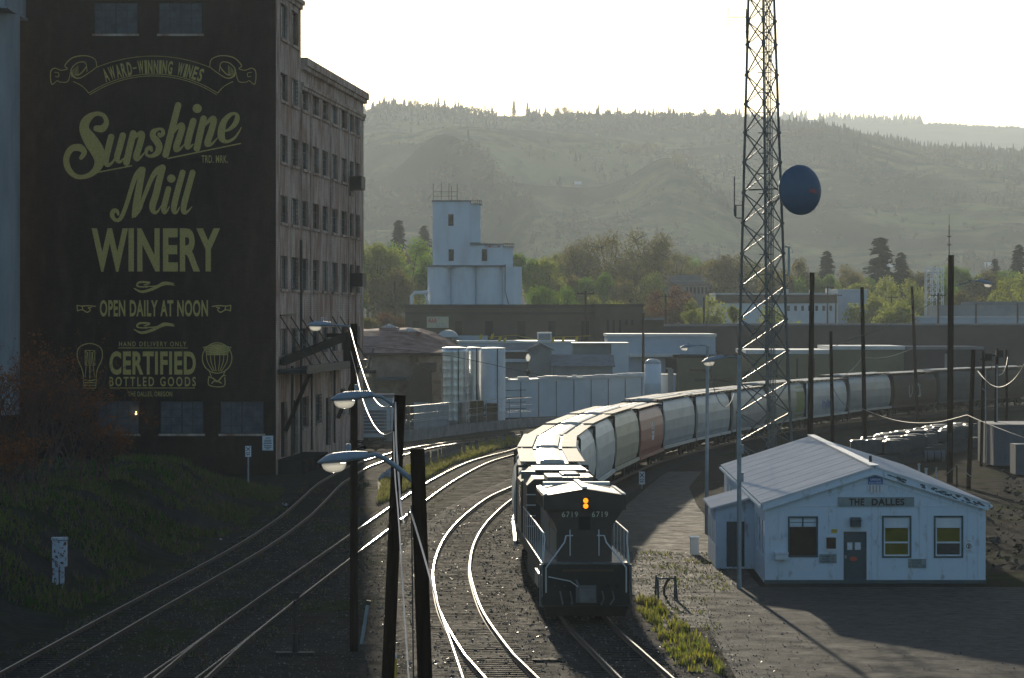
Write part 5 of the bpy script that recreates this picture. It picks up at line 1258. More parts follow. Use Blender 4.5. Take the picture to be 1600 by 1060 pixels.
g1=pole_at(1155,1155,556,130.3,.095,.08,'grey steel lamp post rising right in front of the depot annex',name='lamp_post',m=M['galv'],cat='street lamp',group='grey steel lamp posts by the depot')
cobra(g1,P(1096,566,130.3),P(1131,559,130.3),arm=[P(1130,559,130.3),P(1140,557,130.3),P(1154,558,130.3)])
for z in (4.2,5.3): MB().box(g1.location.x-.02,g1.location.x+.16,130.1,130.3,z,z+.35).build('control_box',M['galv'],g1,world=True)
g2=pole_at(1104,1105.5,541,163,.095,.08,'grey steel lamp post standing behind the depot annex',name='lamp_post',m=M['galv'],cat='street lamp',group='grey steel lamp posts by the depot')
cobra(g2,P(1062,543.5,163),P(1084,541,163),arm=[P(1083,541,163),P(1095,539.5,163),P(1105,541,163)])
RG='bare wooden poles behind the depot'
rp_=[(1265,1269,426,215,.2,.15,'bare wooden pole directly right of the lattice tower',0),(1302,1298,518,228,.14,.11,'short bare wooden pole right of the pole next to the tower',0),(1352,1347,449,240,.17,.13,'bare wooden pole rising behind the depot gable top',0),(1434,1425,448,318,.17,.13,'slim leaning wooden pole in front of the graffiti hopper cars',0),
     (1484,1486,399,212,.2,.19,'tallest wooden pole with a lightning rod and a blue street lamp',0),(1513,1521,547,204,.15,.13,'wooden pole leaning right beside the tallest pole',0),(1533,1537,548,236,.12,.1,'wooden pole carrying a floodlight and silver conduit',0),(1554,1558,545,238,.11,.1,'wooden pole under the square floodlight by the grey container',0),(1573,1573,547,262,.1,.09,'thin wooden pole near the right edge behind the floodlight poles',0)]
rpo=[]
for a,b,c,Y,r0,r1,lab,z in rp_:
    x=(a-800)/F*Y; rpo.append(pole_at(a,b,c,Y,r0,r1,lab,group=RG,base_z=gz(x,Y)))
cobra(rpo[4],P(1552,445,212),P(1527,439,212),arm=[P(1528,439,212),P(1515,440,212),P(1500,445,212),P(1491,448,212)])
m=MB().tube([P(1483,410,212),P(1483,352,212)],.035,6); m.tube([P(1483,352,212),P(1483,335,212)],.015,5)
for y in (370,383): m.box(P(1483,y,212).x-.12,P(1483,y,212).x+.12,211.9,212.1,P(1483,y,212).z-.03,P(1483,y,212).z+.03)
m.build('lightning_rod',M['dark_metal'],rpo[4],world=True)
MB().box(-.12,.12,-.3,-.14,2.0,3.2).build('control_box',M['dark_metal'],rpo[4])
for i,(px,py,pxe) in ((6,(1538,555,1549)),(7,(1556,550,1567))):
    Y=rp_[i][3]; m=MB(); a=P(px,py,Y-.4); b=P(pxe,py+6,Y-.4); m.box(a.x,b.x,Y-.6,Y-.3,b.z-.08,a.z+.12); m.box(a.x-.08,b.x+.05,Y-.62,Y-.58,b.z-.14,b.z-.09); m.bar(P(px-6,py+7,Y),P(pxe-3,py+3,Y-.4),.08); m.build('floodlight',M['black'],rpo[i],world=True)
    MB().tube([P(px+2,py+20,Y-.3),P(px+2,730,Y-.3)],.045,7).build('conduit',M['galv'],rpo[i],world=True)
# ------------------------------------------------------------------ wires
def wire(label,pts,Ys,r=.016,group='sunlit service cables',m='wire'):
    q=catmull([(x,y,Y) for (x,y),Y in zip(pts,Ys)],7); pp=[P(x,y,Y) for x,y,Y in q]
    o=MB().tube(pp,r,6).build('cable',M[m],loc=pp[0],world=True); return tag(o,label,'cable',group)
WL='sunlit cables between the left poles'
wire('bright cable sagging from the farthest left pole to the middle pole top',[(547,512),(553,535),(563,570),(578,612),(592,632),(603,636),(617,629)],[106,98,90,80,72,66,62],.011,WL)
wire('lower bright cable sagging from the farthest left pole to the middle pole',[(548,549),(556,580),(566,622),(580,657),(594,676),(605,679),(615,674)],[106,98,90,80,72,66,62],.011,WL)
wire('bright cable hanging from the middle pole top to a hook on the nearest pole',[(618,629),(619,690),(624,760),(627,800),(632,818),(636,812),(640,796)],[61.8,60,58,56.5,55,54,53],.014,WL,'wire_bright')
wire('bright cable dropping steeply along the middle left pole',[(615,675),(617,740),(622,800),(626,860),(632,960),(640,1080)],[61.7,59,56,53,50,46],.011,WL,'wire_bright')
wire('bright cable running down from the nearest pole to the bottom edge',[(641,796),(660,860),(684,945),(705,1005),(724,1062),(752,1150)],[53,50,46,43,40,37],.014,WL,'wire_bright')
WR='sunlit cables between the right poles'
wire('bright cable dropping from a short bare pole to the pole behind the gable',[(1297.7,596),(1303,609),(1312,624),(1325,636),(1336,640),(1347.5,639)],[227,230,232,235,238,240],.022,WR)
wire('long bright cable sagging between the gable pole and the leaning pole',[(1347.5,639),(1370,648),(1400,657),(1432,661),(1470,659),(1511,648.5)],[239.8,235,228,220,212,204],.022,WR)
wire('long bright cable slanting down from the leaning pole to the right edge',[(1511,648.5),(1535,659),(1570,673),(1600,684),(1660,705)],[203.8,199,193,188,178],.022,WR)
wire('short bright cable rising between the short pole and the gable pole',[(1303,594),(1315,590.5),(1328,581),(1339,570),(1346,560)],[228,231,234,237,240],.018,WR)
wire('high bright cable slanting up to the tallest pole below its lamp',[(1300,543),(1340,527),(1390,508),(1440,483),(1481,458)],[228,224,220,216,212],.018,WR)
wire('thin pale cable sagging behind the gable pole to the slim leaning pole',[(1349,559),(1372,560),(1395,556),(1424,546)],[240,262,290,318],.018,WR)
wire('bright cable sagging from the floodlight pole to the right edge',[(1528,580),(1538,592),(1550,602),(1564,605),(1580,597),(1592,583),(1604,563)],[235.5,232,229,226,223,220,217],.022,WR)
wire('short bright cable looping down beside the floodlight pole',[(1551,569),(1547,585),(1543,603),(1539,610),(1535,607)],[232,233,234,235,235.6],.028,WR)
wire('short bright cable hanging from the thin pole near the right edge',[(1574.5,558),(1572,572),(1567,583),(1560,587)],[261,258,254,250],.022,WR)
wire('bright cable looping from the grey lamp head by the annex to the tower leg',[(1109,566),(1112,590),(1117,612),(1124,628),(1133,636),(1141,630),(1147,615)],[130.2,136,142,150,160,170,180],.018,WR)
wire('thin dark cable crossing in front of the steel tanks',[(560,540),(640,548),(700,556),(760,568),(800,577),(860,590)],[300,303,306,309,312,316],.03,'dark service wires','wire_dark')
# ------------------------------------------------------------------ lattice radio tower
YT=190.0; KT=F/YT; z_of=lambda py: H-(py-YH)/KT
tc=Vector(((1197.5-800)/KT,YT,0)); tw=thing('radio_tower','tall steel lattice radio tower with a ladder rising behind the depot','tower',tc)
def half(z): return interp([0,z_of(420),z_of(0),z_of(-500)],[46/KT,33.3/KT,20.2/KT,8/KT],z)
def cxz(z): return interp([0,z_of(420),z_of(0),z_of(-500)],[(1196.5-800)/KT,(1192.6-800)/KT,(1190-800)/KT,(1187-800)/KT],z)
def leg(i,z):
    h=half(z); c=cxz(z); 
    return [Vector((c-h,YT+h*.3,z)),Vector((c+h,YT+h*.42,z)),Vector((c+.02*h,YT-h*1.25,z))][i]
nodes=[z_of(y) for y in (786,742,692,645,597,548,499,448,396,349,301,253.7,207,162.5,117,69.4,33,-5,-40,-75,-110,-145,-180,-215)]
for i in range(3):
    MB().tube([leg(i,z) for z in nodes],.075 if i<2 else .065,7).build('leg',M['tower_steel'],tw,world=True)
br=MB()
for a,b in zip(nodes,nodes[1:]):
    for i,j in ((0,1),(1,2),(2,0)):
        m_=.035; br.bar(leg(i,a),leg(j,b),m_*1.6); br.bar(leg(j,a)+Vector((0,.04,0)),leg(i,b)+Vector((0,.04,0)),m_*1.6)
    for i in range(3):
        p=leg(i,b); br.box(p.x-.12,p.x+.12,p.y-.09,p.y+.09,b-.07,b+.07)
b_=br.build('bracing',M['tower_steel'],tw,world=True)
ld=MB(); 
for dx in (.12,.48): ld.tube([leg(2,z)+Vector((dx,.35,0)) for z in nodes],.022,5)
z=.5
while z<nodes[-1]: 
    p=leg(2,z); ld.bar(p+Vector((.12,.35,0)),p+Vector((.48,.35,0)),.022); z+=.36
z=1.5
while z<nodes[-1]:
    p=leg(2,z); ld.bar(p+Vector((-.35,.1,0)),p+Vector((.42,.1,0)),.05); z+=1.15
for k in range(3): ld.tube([leg(2,z)+Vector((.2+.09*k,.25,0)) for z in nodes],.03,5)
ld.build('ladder',M['tower_steel'],tw,world=True)
tb_=MB().box(tc.x-2.3,tc.x+2.3,YT-2.6,YT+1.5,-.2,.3); tb_.build('footing',M['concrete'],tw,world=True)
# drum dish
dc=P(1250,297,YT-.6); dt=thing('dish_antenna','large dark blue drum dish with a red mark fixed to the tower','antenna',dc)
ax_=Vector((.50,-.86,.04)).normalized(); Mx=Matrix.Translation(dc)@ax_.to_track_quat('Z','Y').to_matrix().to_4x4(); r=1.40
MB().lathe([(.25,-.95),(.75,-.8),(1.2,-.45),(r,-.1),(r+.03,-.05)],40,Mx).build('reflector',M['dish_blue'],dt,smooth=True,world=True)
MB().lathe([(r+.035,-.049),(r+.035,.06),(r,.10),(1.25,.24),(.9,.37),(.5,.46),(.02,.49)],40,Mx).build('radome',M['dish_blue'],dt,smooth=True,world=True)
Dn=ax_; Rx=Vector((0,0,1)).cross(Dn).normalized(); Ux=Dn.cross(Rx)
def dome(x,y,l=0):
    rr=min(r,sqrt(x*x+y*y)); z=interp([0,.5,.9,1.25,r],[.49,.46,.37,.24,.10],rr); return dc+Rx*x+Ux*y+Dn*(z+.012+l)
g_=MB()
for k,(a,b) in enumerate(((.32,.40),(.44,.50),(.54,.63),(.67,.74),(.78,.86))): 
    for j in range(2): g_.quad(dome(a,.02-.10*a+j*.1-.12),dome(b,.02-.10*b+j*.1-.12),dome(b,.10-.10*b+j*.1-.12),dome(a,.10-.10*a+j*.1-.12))
g_.quad(dome(.30,-.155),dome(.88,-.21),dome(.88,-.16),dome(.30,-.105))
g_.build('marking',M['red'],dt,world=True)
m=MB(); m.tube([dc-Dn*.8,dc-Dn*1.3,leg(1,dc.z+.1)],.08,7); m.tube([dc-Dn*.6+Vector((0,0,.7)),leg(1,dc.z+.8)],.05,6); m.tube([dc-Dn*.6-Vector((0,0,.7)),leg(1,dc.z-.8)],.05,6); m.tube([P(1170,297,YT),P(1222,295,YT)],.045,6); m.tube([dc-Dn*.9,P(1200,322,YT+.2),P(1192,335,YT)],.05,6)
m.build('mount',M['tower_steel'],dt,world=True)
t=thing('whip_antenna','slender folded dipole antenna on a side arm high on the tower','antenna',P(1166,28,YT))
m=MB().tube([P(1166,60,YT),P(1166,14,YT)],.035,6); m.tube([P(1166,27,YT),P(1140,27,YT)],.03,6); m.build('bracket',M['tower_steel'],t,world=True)
m=MB().tube([P(1139,15,YT),P(1139,41,YT),P(1136,41,YT),P(1136,15,YT),P(1139,15,YT)],.025,6); m.build('dipole',M['tower_steel'],t,world=True)
MB().bar(P(1164,40,YT),P(1171,40,YT),.05).bar(P(1164,50,YT),P(1171,50,YT),.05).build('clamp',M['tower_steel'],t,world=True)
t=thing('whip_antenna','thin upright whip antenna on a bracket left of the dish','antenna',P(1148,335,YT))
MB().tube([P(1147.5,338,YT),P(1147.5,276,YT)],.04,6).tube([P(1149.5,338,YT),P(1149.5,322,YT)],.06,6).build('whip',M['tower_steel'],t,world=True)
MB().tube([P(1148,338,YT),P(1152,341,YT),P(1162,341,YT)],.035,6).tube([P(1148,321,YT),P(1162,321,YT)],.03,6).build('bracket',M['tower_steel'],t,world=True)
t=thing('panel_antenna','narrow upright panel antenna on the right leg below the dish','antenna',P(1232,409,YT))
MB().box(P(1230.5,0,YT).x,P(1234,0,YT).x,YT-.1,YT+.1,z_of(432),z_of(385)).build('panel',M['galv'],t,world=True)
MB().tube([P(1226,386,YT),P(1232,386,YT)],.04,6).tube([P(1226,430,YT),P(1232,430,YT)],.04,6).build('bracket',M['tower_steel'],t,world=True)
# ------------------------------------------------------------------ town buildings
def px_box(mb,xa,xb,ya,yb_,Y,dep,skew=0):      # box from its front face in the photo, dep metres deep; yb_ None -> ground
    a=P(xa,ya,Y); b=P(xb,ya,Y); zb=0 if yb_ is None else H-(yb_-YH)/F*Y
    o=Vector((a.x/Y*dep+skew,dep,0))*1.0; o=Vector((skew,dep,0))
    lo=[Vector((a.x,Y,zb)),Vector((b.x,Y,zb)),Vector((b.x,Y,zb))+o,Vector((a.x,Y,zb))+o]
    mb.hexa(lo,[v+Vector((0,0,a.z-zb)) for v in lo]); return mb
def bld(name,label,xa,xb,ya,Y,dep,m,roof=None,rt=.35,cat='building',skew=0,lip=.15):
    base=Vector(((xa-800)/F*Y,Y,0)); t=thing(name,label,cat,base)
    k=F/Y; px_box(MB(),xa,xb,ya+rt*k,None,Y,dep,skew).build('wall',m,t,world=True)
    if roof: 
        r=MB(); a=P(xa,ya,Y); b=P(xb,ya,Y); lo=[Vector((a.x-lip,Y-lip,a.z-rt+.004)),Vector((b.x+lip,Y-lip,a.z-rt+.004)),Vector((b.x+lip+skew,Y+dep+lip,a.z-rt+.004)),Vector((a.x-lip+skew,Y+dep+lip,a.z-rt+.004))]
        r.hexa(lo,[v+Vector((0,0,rt-.004)) for v in lo]); r.build('roof',roof,t,world=True)
    return t
def face(t,nm,xa,xb,ya,yb_,Y,m,d=.05):
    a=P(xa,ya,Y); b=P(xb,yb_,Y); return MB().box(a.x,b.x,Y-d,Y-.004,b.z,a.z).build(nm,m,t,world=True)
# brown club building with its sign
t=bld('brick_building','long brown flat roofed building with a cream sign below the white elevator',633,930,476,480,14,M['brown_wall'],M['brown_dark'],.5)
face(t,'cornice',633,930,488,492,480,M['brown_dark'],.35); 
for a,b in ((645,655),(711,722),(758,770),(808,821),(857,868),(908,920)): face(t,'window',a,b,502,540,480,M['black'],.02)
pil=t
s_=face(t,'sign_board',667,701,495,512.5,480,M['cream'],.35)
g_=MB(); fn=lambda x,y,l=0: Vector((P(x,y,480).x,480-.36-l*.2,P(x,y,480).z))
text_fit(g_,'AAA',669.5,682,498,505,fn,.03); stroke(g_,[(669.5,503,.9),(671,498.5,.7),(676,496.8,.6),(681,498.5,.7),(682.5,502,.9)],fn); o=g_.build('lettering',M['red'],s_); o.data.transform(Matrix.Translation(-t.location))
g_=MB(); text_fit(g_,'Oregon/Idaho',681,695,505.5,507.5,fn,.0); text_fit(g_,'Auto Travel',681,698,509,511.3,fn,.0); text_fit(g_,'TM',683,688,497.5,499,fn,.0); o=g_.build('lettering',M['blue'],s_); o.data.transform(Matrix.Translation(-t.location))
t=bld('brick_building','brown flat roofed annex with narrow windows right of the long brown building',930,1005,475.5,478,12,M['brown_wall'],M['brown_dark'],.4)
for i,a in enumerate((948,957,967,977,986)): face(t,'window',a,a+3.5,500,(522,522,522,508,508)[i],478,M['black'],.02)
t=bld('low_shed','small dark flat roofed shed at the right end of the brown building',1006,1037,497,470,10,M['brown_dark'],M['roof_grey'],.3)
# white elevator
YE=560.0; t=thing('grain_elevator','white stepped concrete grain elevator rising above the brown building','building',((742-800)/F*YE,YE,0)); el=MB()
q=lambda px,dy=0: (px-800)/F*YE
zt=lambda py: H-(py-YH)/F*YE
bins=MB()
for a,b in ((668,704),(704,743),(743,789),(785,815)):
    c=(q(a)+q(b))/2; r=(q(b)-q(a))/2+.05; bins.lathe([(r,0),(r,zt(417))],28,Matrix.Translation((c,YE+r,0)))
bins.build('bin',M['white_weather'],t,world=True,smooth=False)
k=MB().box(q(667),q(790),YE-.3,YE+9,zt(416.5),zt(414.5)); k.build('bin_ledge',M['roof_grey'],t,world=True)
hs=MB().box(q(676),q(734),YE+.2,YE+7,zt(414.4),zt(315)); hs.box(q(733.9),q(750.5),YE+1.0,YE+7,zt(379),zt(318)); hs.box(q(734.05),q(786),YE+.2+.05,YE+7,zt(414.4),zt(383)); hs.box(q(786.1),q(801.5),YE+.6,YE+6.5,zt(416),zt(386)); hs.box(q(789.8),q(801),YE-.1,YE+.55,0,zt(413))
hs.build('head_house',M['white_weather'],t,world=True)
ed=MB(); ed.box(q(674.5),q(735.5),YE-.05,YE+7.2,zt(314.9),zt(312.8)); ed.box(q(735.6),q(752.5),YE+.6,YE+7.2,zt(319),zt(317.9)); ed.box(q(734.05),q(752),YE-.1,YE+.9,zt(382.9),zt(379.2)); ed.box(q(752.1),q(787),YE-.05,YE+7.1,zt(382.8),zt(380.6)); ed.box(q(786),q(803.5),YE+.2,YE+6.7,zt(385.9),zt(384.7))
ed.build('roof',M['roof_grey'],t,world=True)
rl=MB()
for xa,xb,y0,y1,yy in ((735.5,752.5,317.8,313.2,.62),(786.5,803.5,384.6,380.8,.25)):
    for i in range(6): x=lerp(q(xa),q(xb),i/5); rl.bar((x,YE+yy,zt(y0)),(x,YE+yy,zt(y1)),.08)
    rl.bar((q(xa),YE+yy,zt(y1)),(q(xb),YE+yy,zt(y1)),.09); rl.bar((q(xa),YE+yy,zt((y0+y1)/2)),(q(xb),YE+yy,zt((y0+y1)/2)),.06)
for x,y in ((676.5,286),(689,284),(701,286),(714,286),(705,290)): rl.bar((q(x),YE+2.5,zt(312.7)),(q(x),YE+2.5,zt(y)),.09)
for y in (299,306): rl.bar((q(676.5),YE+2.5,zt(y)),(q(714),YE+2.5,zt(y)),.07)
rl.build('railing',M['dark_metal'],t,world=True)
for a,b,y0,y1 in ((700.5,708.5,335,353),(701,709,390,408),(753,761,389.5,408)): MB().box(q(a),q(b),YE+.12,YE+.195,zt(y1),zt(y0)).build('window',M['brown_dark'],t,world=True)
m=MB(); text_fit(m,'TUM-A-LUM',758,781,383.5,387.5,lambda x,y,l=0: Vector((q(x),YE+.24,zt(y))),.01); m.build('lettering',M['red'],t,world=True)
m=MB().tube([Vector((q(643),YE+.5,0)),Vector((q(643),YE+.5,zt(463))),Vector((q(648),YE+.5,zt(457.5))),Vector((q(660),YE+.5,zt(457.5))),Vector((q(669),YE+.5,zt(456)))],.32,10); m.tube([Vector((q(664),YE+.5,zt(460))),Vector((q(669),YE+.5,zt(476)))],.2,8); m.build('spout',M['white_paint'],t,world=True)
m=MB().tube([Vector((q(789.5),YE-.3,zt(413))),Vector((q(789),YE-.4,zt(455))),Vector((q(796),YE-.4,zt(480)))],.1,6); m.build('downpipe',M['siding_grey'],t,world=True)
# old brick building with humped rusty roof and skylights
YB=324.0; kb=F/YB; X=lambda px,Y=YB:(px-800)/F*Y; Zb=lambda py,Y=YB: H-(py-YH)/F*Y
t=thing('brick_building','old brick building with a rusty curved roof and two glass skylights','building',(X(640),YB,0))
hb=[(X(540),X(560),2.0,6.0)]
bw=MB(); wall_grid(bw,Vector((X(540),YB,0)),FU,FN,(0,X(689)-X(540),0,Zb(551)),[(X(655)-X(540),X(682)-X(540),Zb(581),Zb(567)),(X(570)-X(540),X(580)-X(540),Zb(600),Zb(556))],.3)
bw.quad(Vector((X(689),YB,0)),Vector((X(689)+1,YB+30,0)),Vector((X(689)+1,YB+30,Zb(551))),Vector((X(689),YB,Zb(551)))); bw.build('wall',M['brick_old'],t,world=True)
rf=MB(); ev=Zb(552); 
cr=[(560,513.5),(575,514),(600,513),(640,512),(660,514),(680,520),(700,530),(718,541),(740,545)]
back=[P(x,y,YB+16) for x,y in cr]; front=[Vector((lerp(X(530),X(697),i/8),YB-.5,ev)) for i in range(9)]
for i in range(8):
    for j in range(4):
        def pt_(i,j): f=j/4; p=front[i].lerp(back[i],f); p.z=ev+(back[i].z-ev)*sin(f*pi/2)**1.1; return p
        rf.quad(pt_(i,j),pt_(i+1,j),pt_(i+1,j+1),pt_(i,j+1))
far_=[p+Vector((0,10,-.6)) for p in back]
for i in range(8): rf.quad(back[i],back[i+1],far_[i+1],far_[i])
o=rf.build('roof',M['roof_rust'],t,world=True)
MB().box(X(530),X(698),YB-.6,YB-.5,ev-.25,ev+.02).build('eave_board',M['brown_dark'],t,world=True)
for xc,hw,y0,y1,yt,Y in ((608,15.5,527,512.5,506.5,YB+13),(641,17,545,518.5,512.5,YB+9)):
    m=MB(); a=P(xc-hw,y1,Y); b=P(xc+hw,y1,Y); zb=P(xc,y0,Y).z-1.2
    m.box(a.x,b.x,Y,Y+4,zb,a.z); sk=m.build('skylight_box',M['roof_rust'],t,world=True)
    ap=P(xc,yt,Y+2); m=MB(); c=[Vector((a.x+.2,Y+.1,a.z+.004)),Vector((b.x-.2,Y+.1,a.z+.004)),Vector((b.x-.2,Y+3.9,a.z+.004)),Vector((a.x+.2,Y+3.9,a.z+.004))]
    m.add(c+[ap],[(0,1,4),(1,2,4),(2,3,4),(3,0,4)]); s2_=m.build('skylight',M['glass_dusty'],sk); s2_.data.transform(Matrix.Translation(-t.location))
    m=MB()
    for i in range(6): e=c[0].lerp(c[1],i/5); m.bar(e,ap,.07)
    s2_=m.build('glazing_bar',M['galv'],sk); s2_.data.transform(Matrix.Translation(-t.location))
for a,b in ((641,647),(649.5,654)): MB().box(X(a),X(b),YB-.35,YB-.01,Zb(566),Zb(552)).build('downpipe',M['lumber'],t,world=True)
m=MB(); m.hexa([Vector((X(620),YB-2.6,0)),Vector((X(678),YB-2.6,0)),Vector((X(678),YB-.02,0)),Vector((X(620),YB-.02,0))],[Vector((X(650),YB-2.2,Zb(569))),Vector((X(674),YB-2.2,Zb(578))),Vector((X(674),YB-.02,Zb(578))),Vector((X(650),YB-.02,Zb(569)))])
m.build('stair_shed',M['brown_wall'],t,world=True)
m=MB(); m.box(X(590),X(636),YB-1.8,YB-.01,Zb(594),Zb(589)); m.build('awning',M['trim_teal'],t,world=True)
m=MB(); m.box(X(545),X(588),YB-2.2,YB-.01,Zb(583),Zb(578)); m.bar((X(575),YB-2.1,Zb(578)),(X(584),YB-.1,Zb(545)),.15); m.build('canopy',M['dark_metal'],t,world=True)
MB().box(X(655),X(682),YB+.2,YB+.28,Zb(581),Zb(567)).build('window',M['glass_dark'],t,world=True)
MB().box(X(565),X(617),YB-6.1,YB-6,0,Zb(620)).build('garage_door',M['panel_white'],t,world=True) if False else None
gd=thing('garage','white garage front with ribbed doors behind the left poles','building',(X(590,292),292,0))
m=MB(); 
px_box(m,563,613,622,None,292,5).build('wall',M['panel_white'],gd,world=True)
m=MB(); 
for i in range(7): z=.35+.3*i; m.box((566-800)/F*292,(604-800)/F*292,291.93,291.997,z,z+.22)
m.build('roller_door',M['siding_grey'],gd,world=True); px_box(MB(),562,614,617,622,291.8,5.3).build('roof',M['roof_grey'],gd,world=True)
# tanks
for xa,xb,ya,Y,m_,lab in ((690,729,543.5,315,'steel_tank','broad ribbed steel tank next to the old brick building'),(728,753,543.5,317.5,'steel_tank','narrow steel tank between the two broad tanks'),(752,789.5,544,316,'tank_white','broad pale smooth tank left of the small houses')):
    x0_,x1_=(xa-800)/F*Y,(xb-800)/F*Y; r=(x1_-x0_)/2; tk=thing('storage_tank',lab,'tank',((x0_+x1_)/2,Y+r,0),group='row of storage tanks'); zt_=H-(ya-YH)/F*Y
    m=MB(); prof_=[(r,.0)]; z=0
    while z<zt_-.8: z+=.8; prof_+= [(r,z-.04),(r*1.0025,z),(r,z+.04)]
    m.lathe(prof_+[(r,zt_-.1)],32).build('shell',M[m_],tk,smooth=True)
    MB().lathe([(r*1.015,zt_-.098),(r*1.015,zt_),(r*.5,zt_+.05),(.05,zt_+.07)],32).build('lid',M['roof_bright'],tk)
    m=MB(); a=-r*.8
    m.tube([(r*.35,-r*1.0,0),(r*.35,-r*1.0,zt_)],.05,6); m.build('pipe',M['dark_metal'],tk)
# white panelled long shed and its shelves, lumber
YL=345.0; t=thing('panel_shed','long low white panelled shed behind the bend in the track','building',((757-800)/F*YL,YL,0))
a=P(757,598,YL); b=P(1016,588.5,364); m=MB(); e=Vector((.6,5,0))
m.hexa([Vector((a.x,a.y,0)),Vector((b.x,b.y,0)),Vector((b.x,b.y,0))+e,Vector((a.x,a.y,0))+e],[a,b,b+e,a+e]); m.build('wall',M['panel_white'],t,world=True)
d=(b-a); m=MB()
for i in range(10): p=a.lerp(b,i/9.5); m.box(p.x-.05,p.x+.05,p.y-.1,p.y-.03,0,p.z-.1)
m.build('panel_joint',M['siding_grey'],t,world=True)
m=MB()
for f,y in ((.0,611),(.0,622),(.0,630),(0,640)): q0=P(757,y,YL); q1=a.lerp(b,.24); m.bar(q0-Vector((0,.15,0)),Vector((q1.x,q1.y-.15,q0.z)),.05)
m.build('wall_rail',M['dark_metal'],t,world=True)
m=MB(); r_=random.Random(8); m.hexa([a+Vector((-.1,-.2,.01)),b+Vector((.1,-.2,.01)),b+e+Vector((.1,.1,.01)),a+e+Vector((-.1,.1,.01))],[a+Vector((-.1,-.2,.2)),b+Vector((.1,-.2,.2)),b+e+Vector((.1,.1,.2)),a+e+Vector((-.1,.1,.2))])
for i in range(60): p=a.lerp(b,r_.random())+Vector((0,r_.uniform(-.1,1.5),.2)); w=r_.uniform(.2,.9); m.box(p.x-w,p.x+w,p.y,p.y+.6,p.z,p.z+r_.uniform(.05,.25))
m.build('roof',M['roof_bright'],t,world=True)
t=thing('lumber_stack','stack of stickered brown lumber beside the white panelled shed','lumber',((735-800)/F*313,313,0)); r_=random.Random(2)
for k,(xa,xb,yt) in enumerate(((734,757,628),(757.5,778,632))):
    m=MB(); z=0; zt_=P(0,yt,313).z
    while z<zt_: m.box((xa-800)/F*313+r_.uniform(-.08,.08),(xb-800)/F*313+r_.uniform(-.08,.05),313+r_.uniform(-.05,.05),315,z,z+.16); m.box((xa-798)/F*313,(xb-802)/F*313,313.2,314.8,z+.165,z+.235); z+=.24
    m.build('pile',M['lumber'],t,world=True)
for i,(xa,xb,ya,lab) in enumerate(((647,668,630,'tallest white tote crate behind the wire fence'),(669,684,633,'white tote crate in the middle of three behind the wire fence'),(685,701,633,'white tote crate nearest the lumber stack'))):
    Y=303; x0_,x1_=(xa-800)/F*Y,(xb-800)/F*Y; zt_=P(0,ya,Y).z; cr_=thing('tote_crate',lab,'crate',((x0_+x1_)/2,Y,0),group='white tote crates'); w=(x1_-x0_)/2
    MB().box(-w,w,0,1.2,.15,zt_-.06).build('tub',M['crate_white'],cr_)
    m=MB().box(-w-.03,w+.03,-.03,1.23,zt_-.058,zt_); 
    for x in (-w,-w/3,w/3,w): m.box(x-.03,x+.03,-.05,-.004,.15,zt_-.06)
    m.build('rim',M['crate_white'],cr_); MB().box(-w,w,.05,1.15,0,.146).build('pallet',M['lumber'],cr_)
# concrete retaining wall and wire fence above it
wl_=[(600,690,673),(640,690,672),(700,682,665),(760,674,659),(830,667,654),(900,660,650)]
t=thing('retaining_wall','long low concrete retaining wall curving behind the sunlit grass','wall',G(640,690)); m=MB(); tp=[]
for x,yb_,yt in wl_: p=G(x,yb_); tp.append((p,P(x,yt,p.y)))
for (a,ta),(b,tb2) in zip(tp,tp[1:]):
    o=Vector((0,.5,0)); m.hexa([a,b,b+o,a+o],[ta,tb2,tb2+o,ta+o])
m.build('wall',M['concrete_wall'],t,world=True)
t=thing('wire_fence','galvanised wire mesh fence standing on top of the retaining wall','fence',tp[1][1]+Vector((0,.3,0))); m=MB()
tops=[b+Vector((0,.3,2.0)) for a,b in tp[:5]]; lows=[b+Vector((0,.3,.02)) for a,b in tp[:5]]
for a,b,c,d in zip(tops,tops[1:],lows,lows[1:]):
    for i in range(4): p=a.lerp(b,i/4); q_=c.lerp(d,i/4); m.tube([q_,p],.035,6)
m.build('fence_post',M['galv'],t,world=True); m=MB()
for a,b,c,d in zip(tops,tops[1:],lows,lows[1:]):
    m.bar(a,b,.05); n=44
    for i in range(n): m.bar(c.lerp(d,i/n),c.lerp(d,i/n)+Vector((0,0,.8)),.012)
    for f in (.33,.4): m.bar(c.lerp(a,f),d.lerp(b,f),.02)
    m.bar(c.lerp(a,.66),d.lerp(b,.66),.02)
m.build('mesh',M['galv'],t,world=True)
# weathered upright ties along the siding
tp_=[(664,708,730),(670,706,728),(676,705,727),(682,704,725),(688,702,723),(693,701,722),(698,699,720),(704,698,719),(709,697,716),(714,695,714),(718,694,713),(725,693,711),(735,690,707),(745,688,706),(761,685,699),(774,682,697),(787,679,694),(802,676,690),(816,673,687)]
for i,(x,yt,yb_) in enumerate(tp_):
    p=G(x,yb_); k=F/p.y; h=(yb_-yt)/k; m=MB(); r_=random.Random(i); l=r_.uniform(-.08,.08); w=r_.uniform(.10,.14)
    m.hexa([p+Vector((-w,-.1,-.1)),p+Vector((w,-.1,-.1)),p+Vector((w,.1,-.1)),p+Vector((-w,.1,-.1))],[p+Vector((-w+l,-.1,h+r_.uniform(-.05,.05))),p+Vector((w+l,-.1,h+r_.uniform(-.05,.05))),p+Vector((w+l,.1,h)),p+Vector((-w+l,.1,h))])
    o=tag(m.build('upright_tie',M['tie_weathered'],loc=p,world=True),'weathered grey upright tie in the short row between the siding and sunlit grass','post','upright ties along the siding')
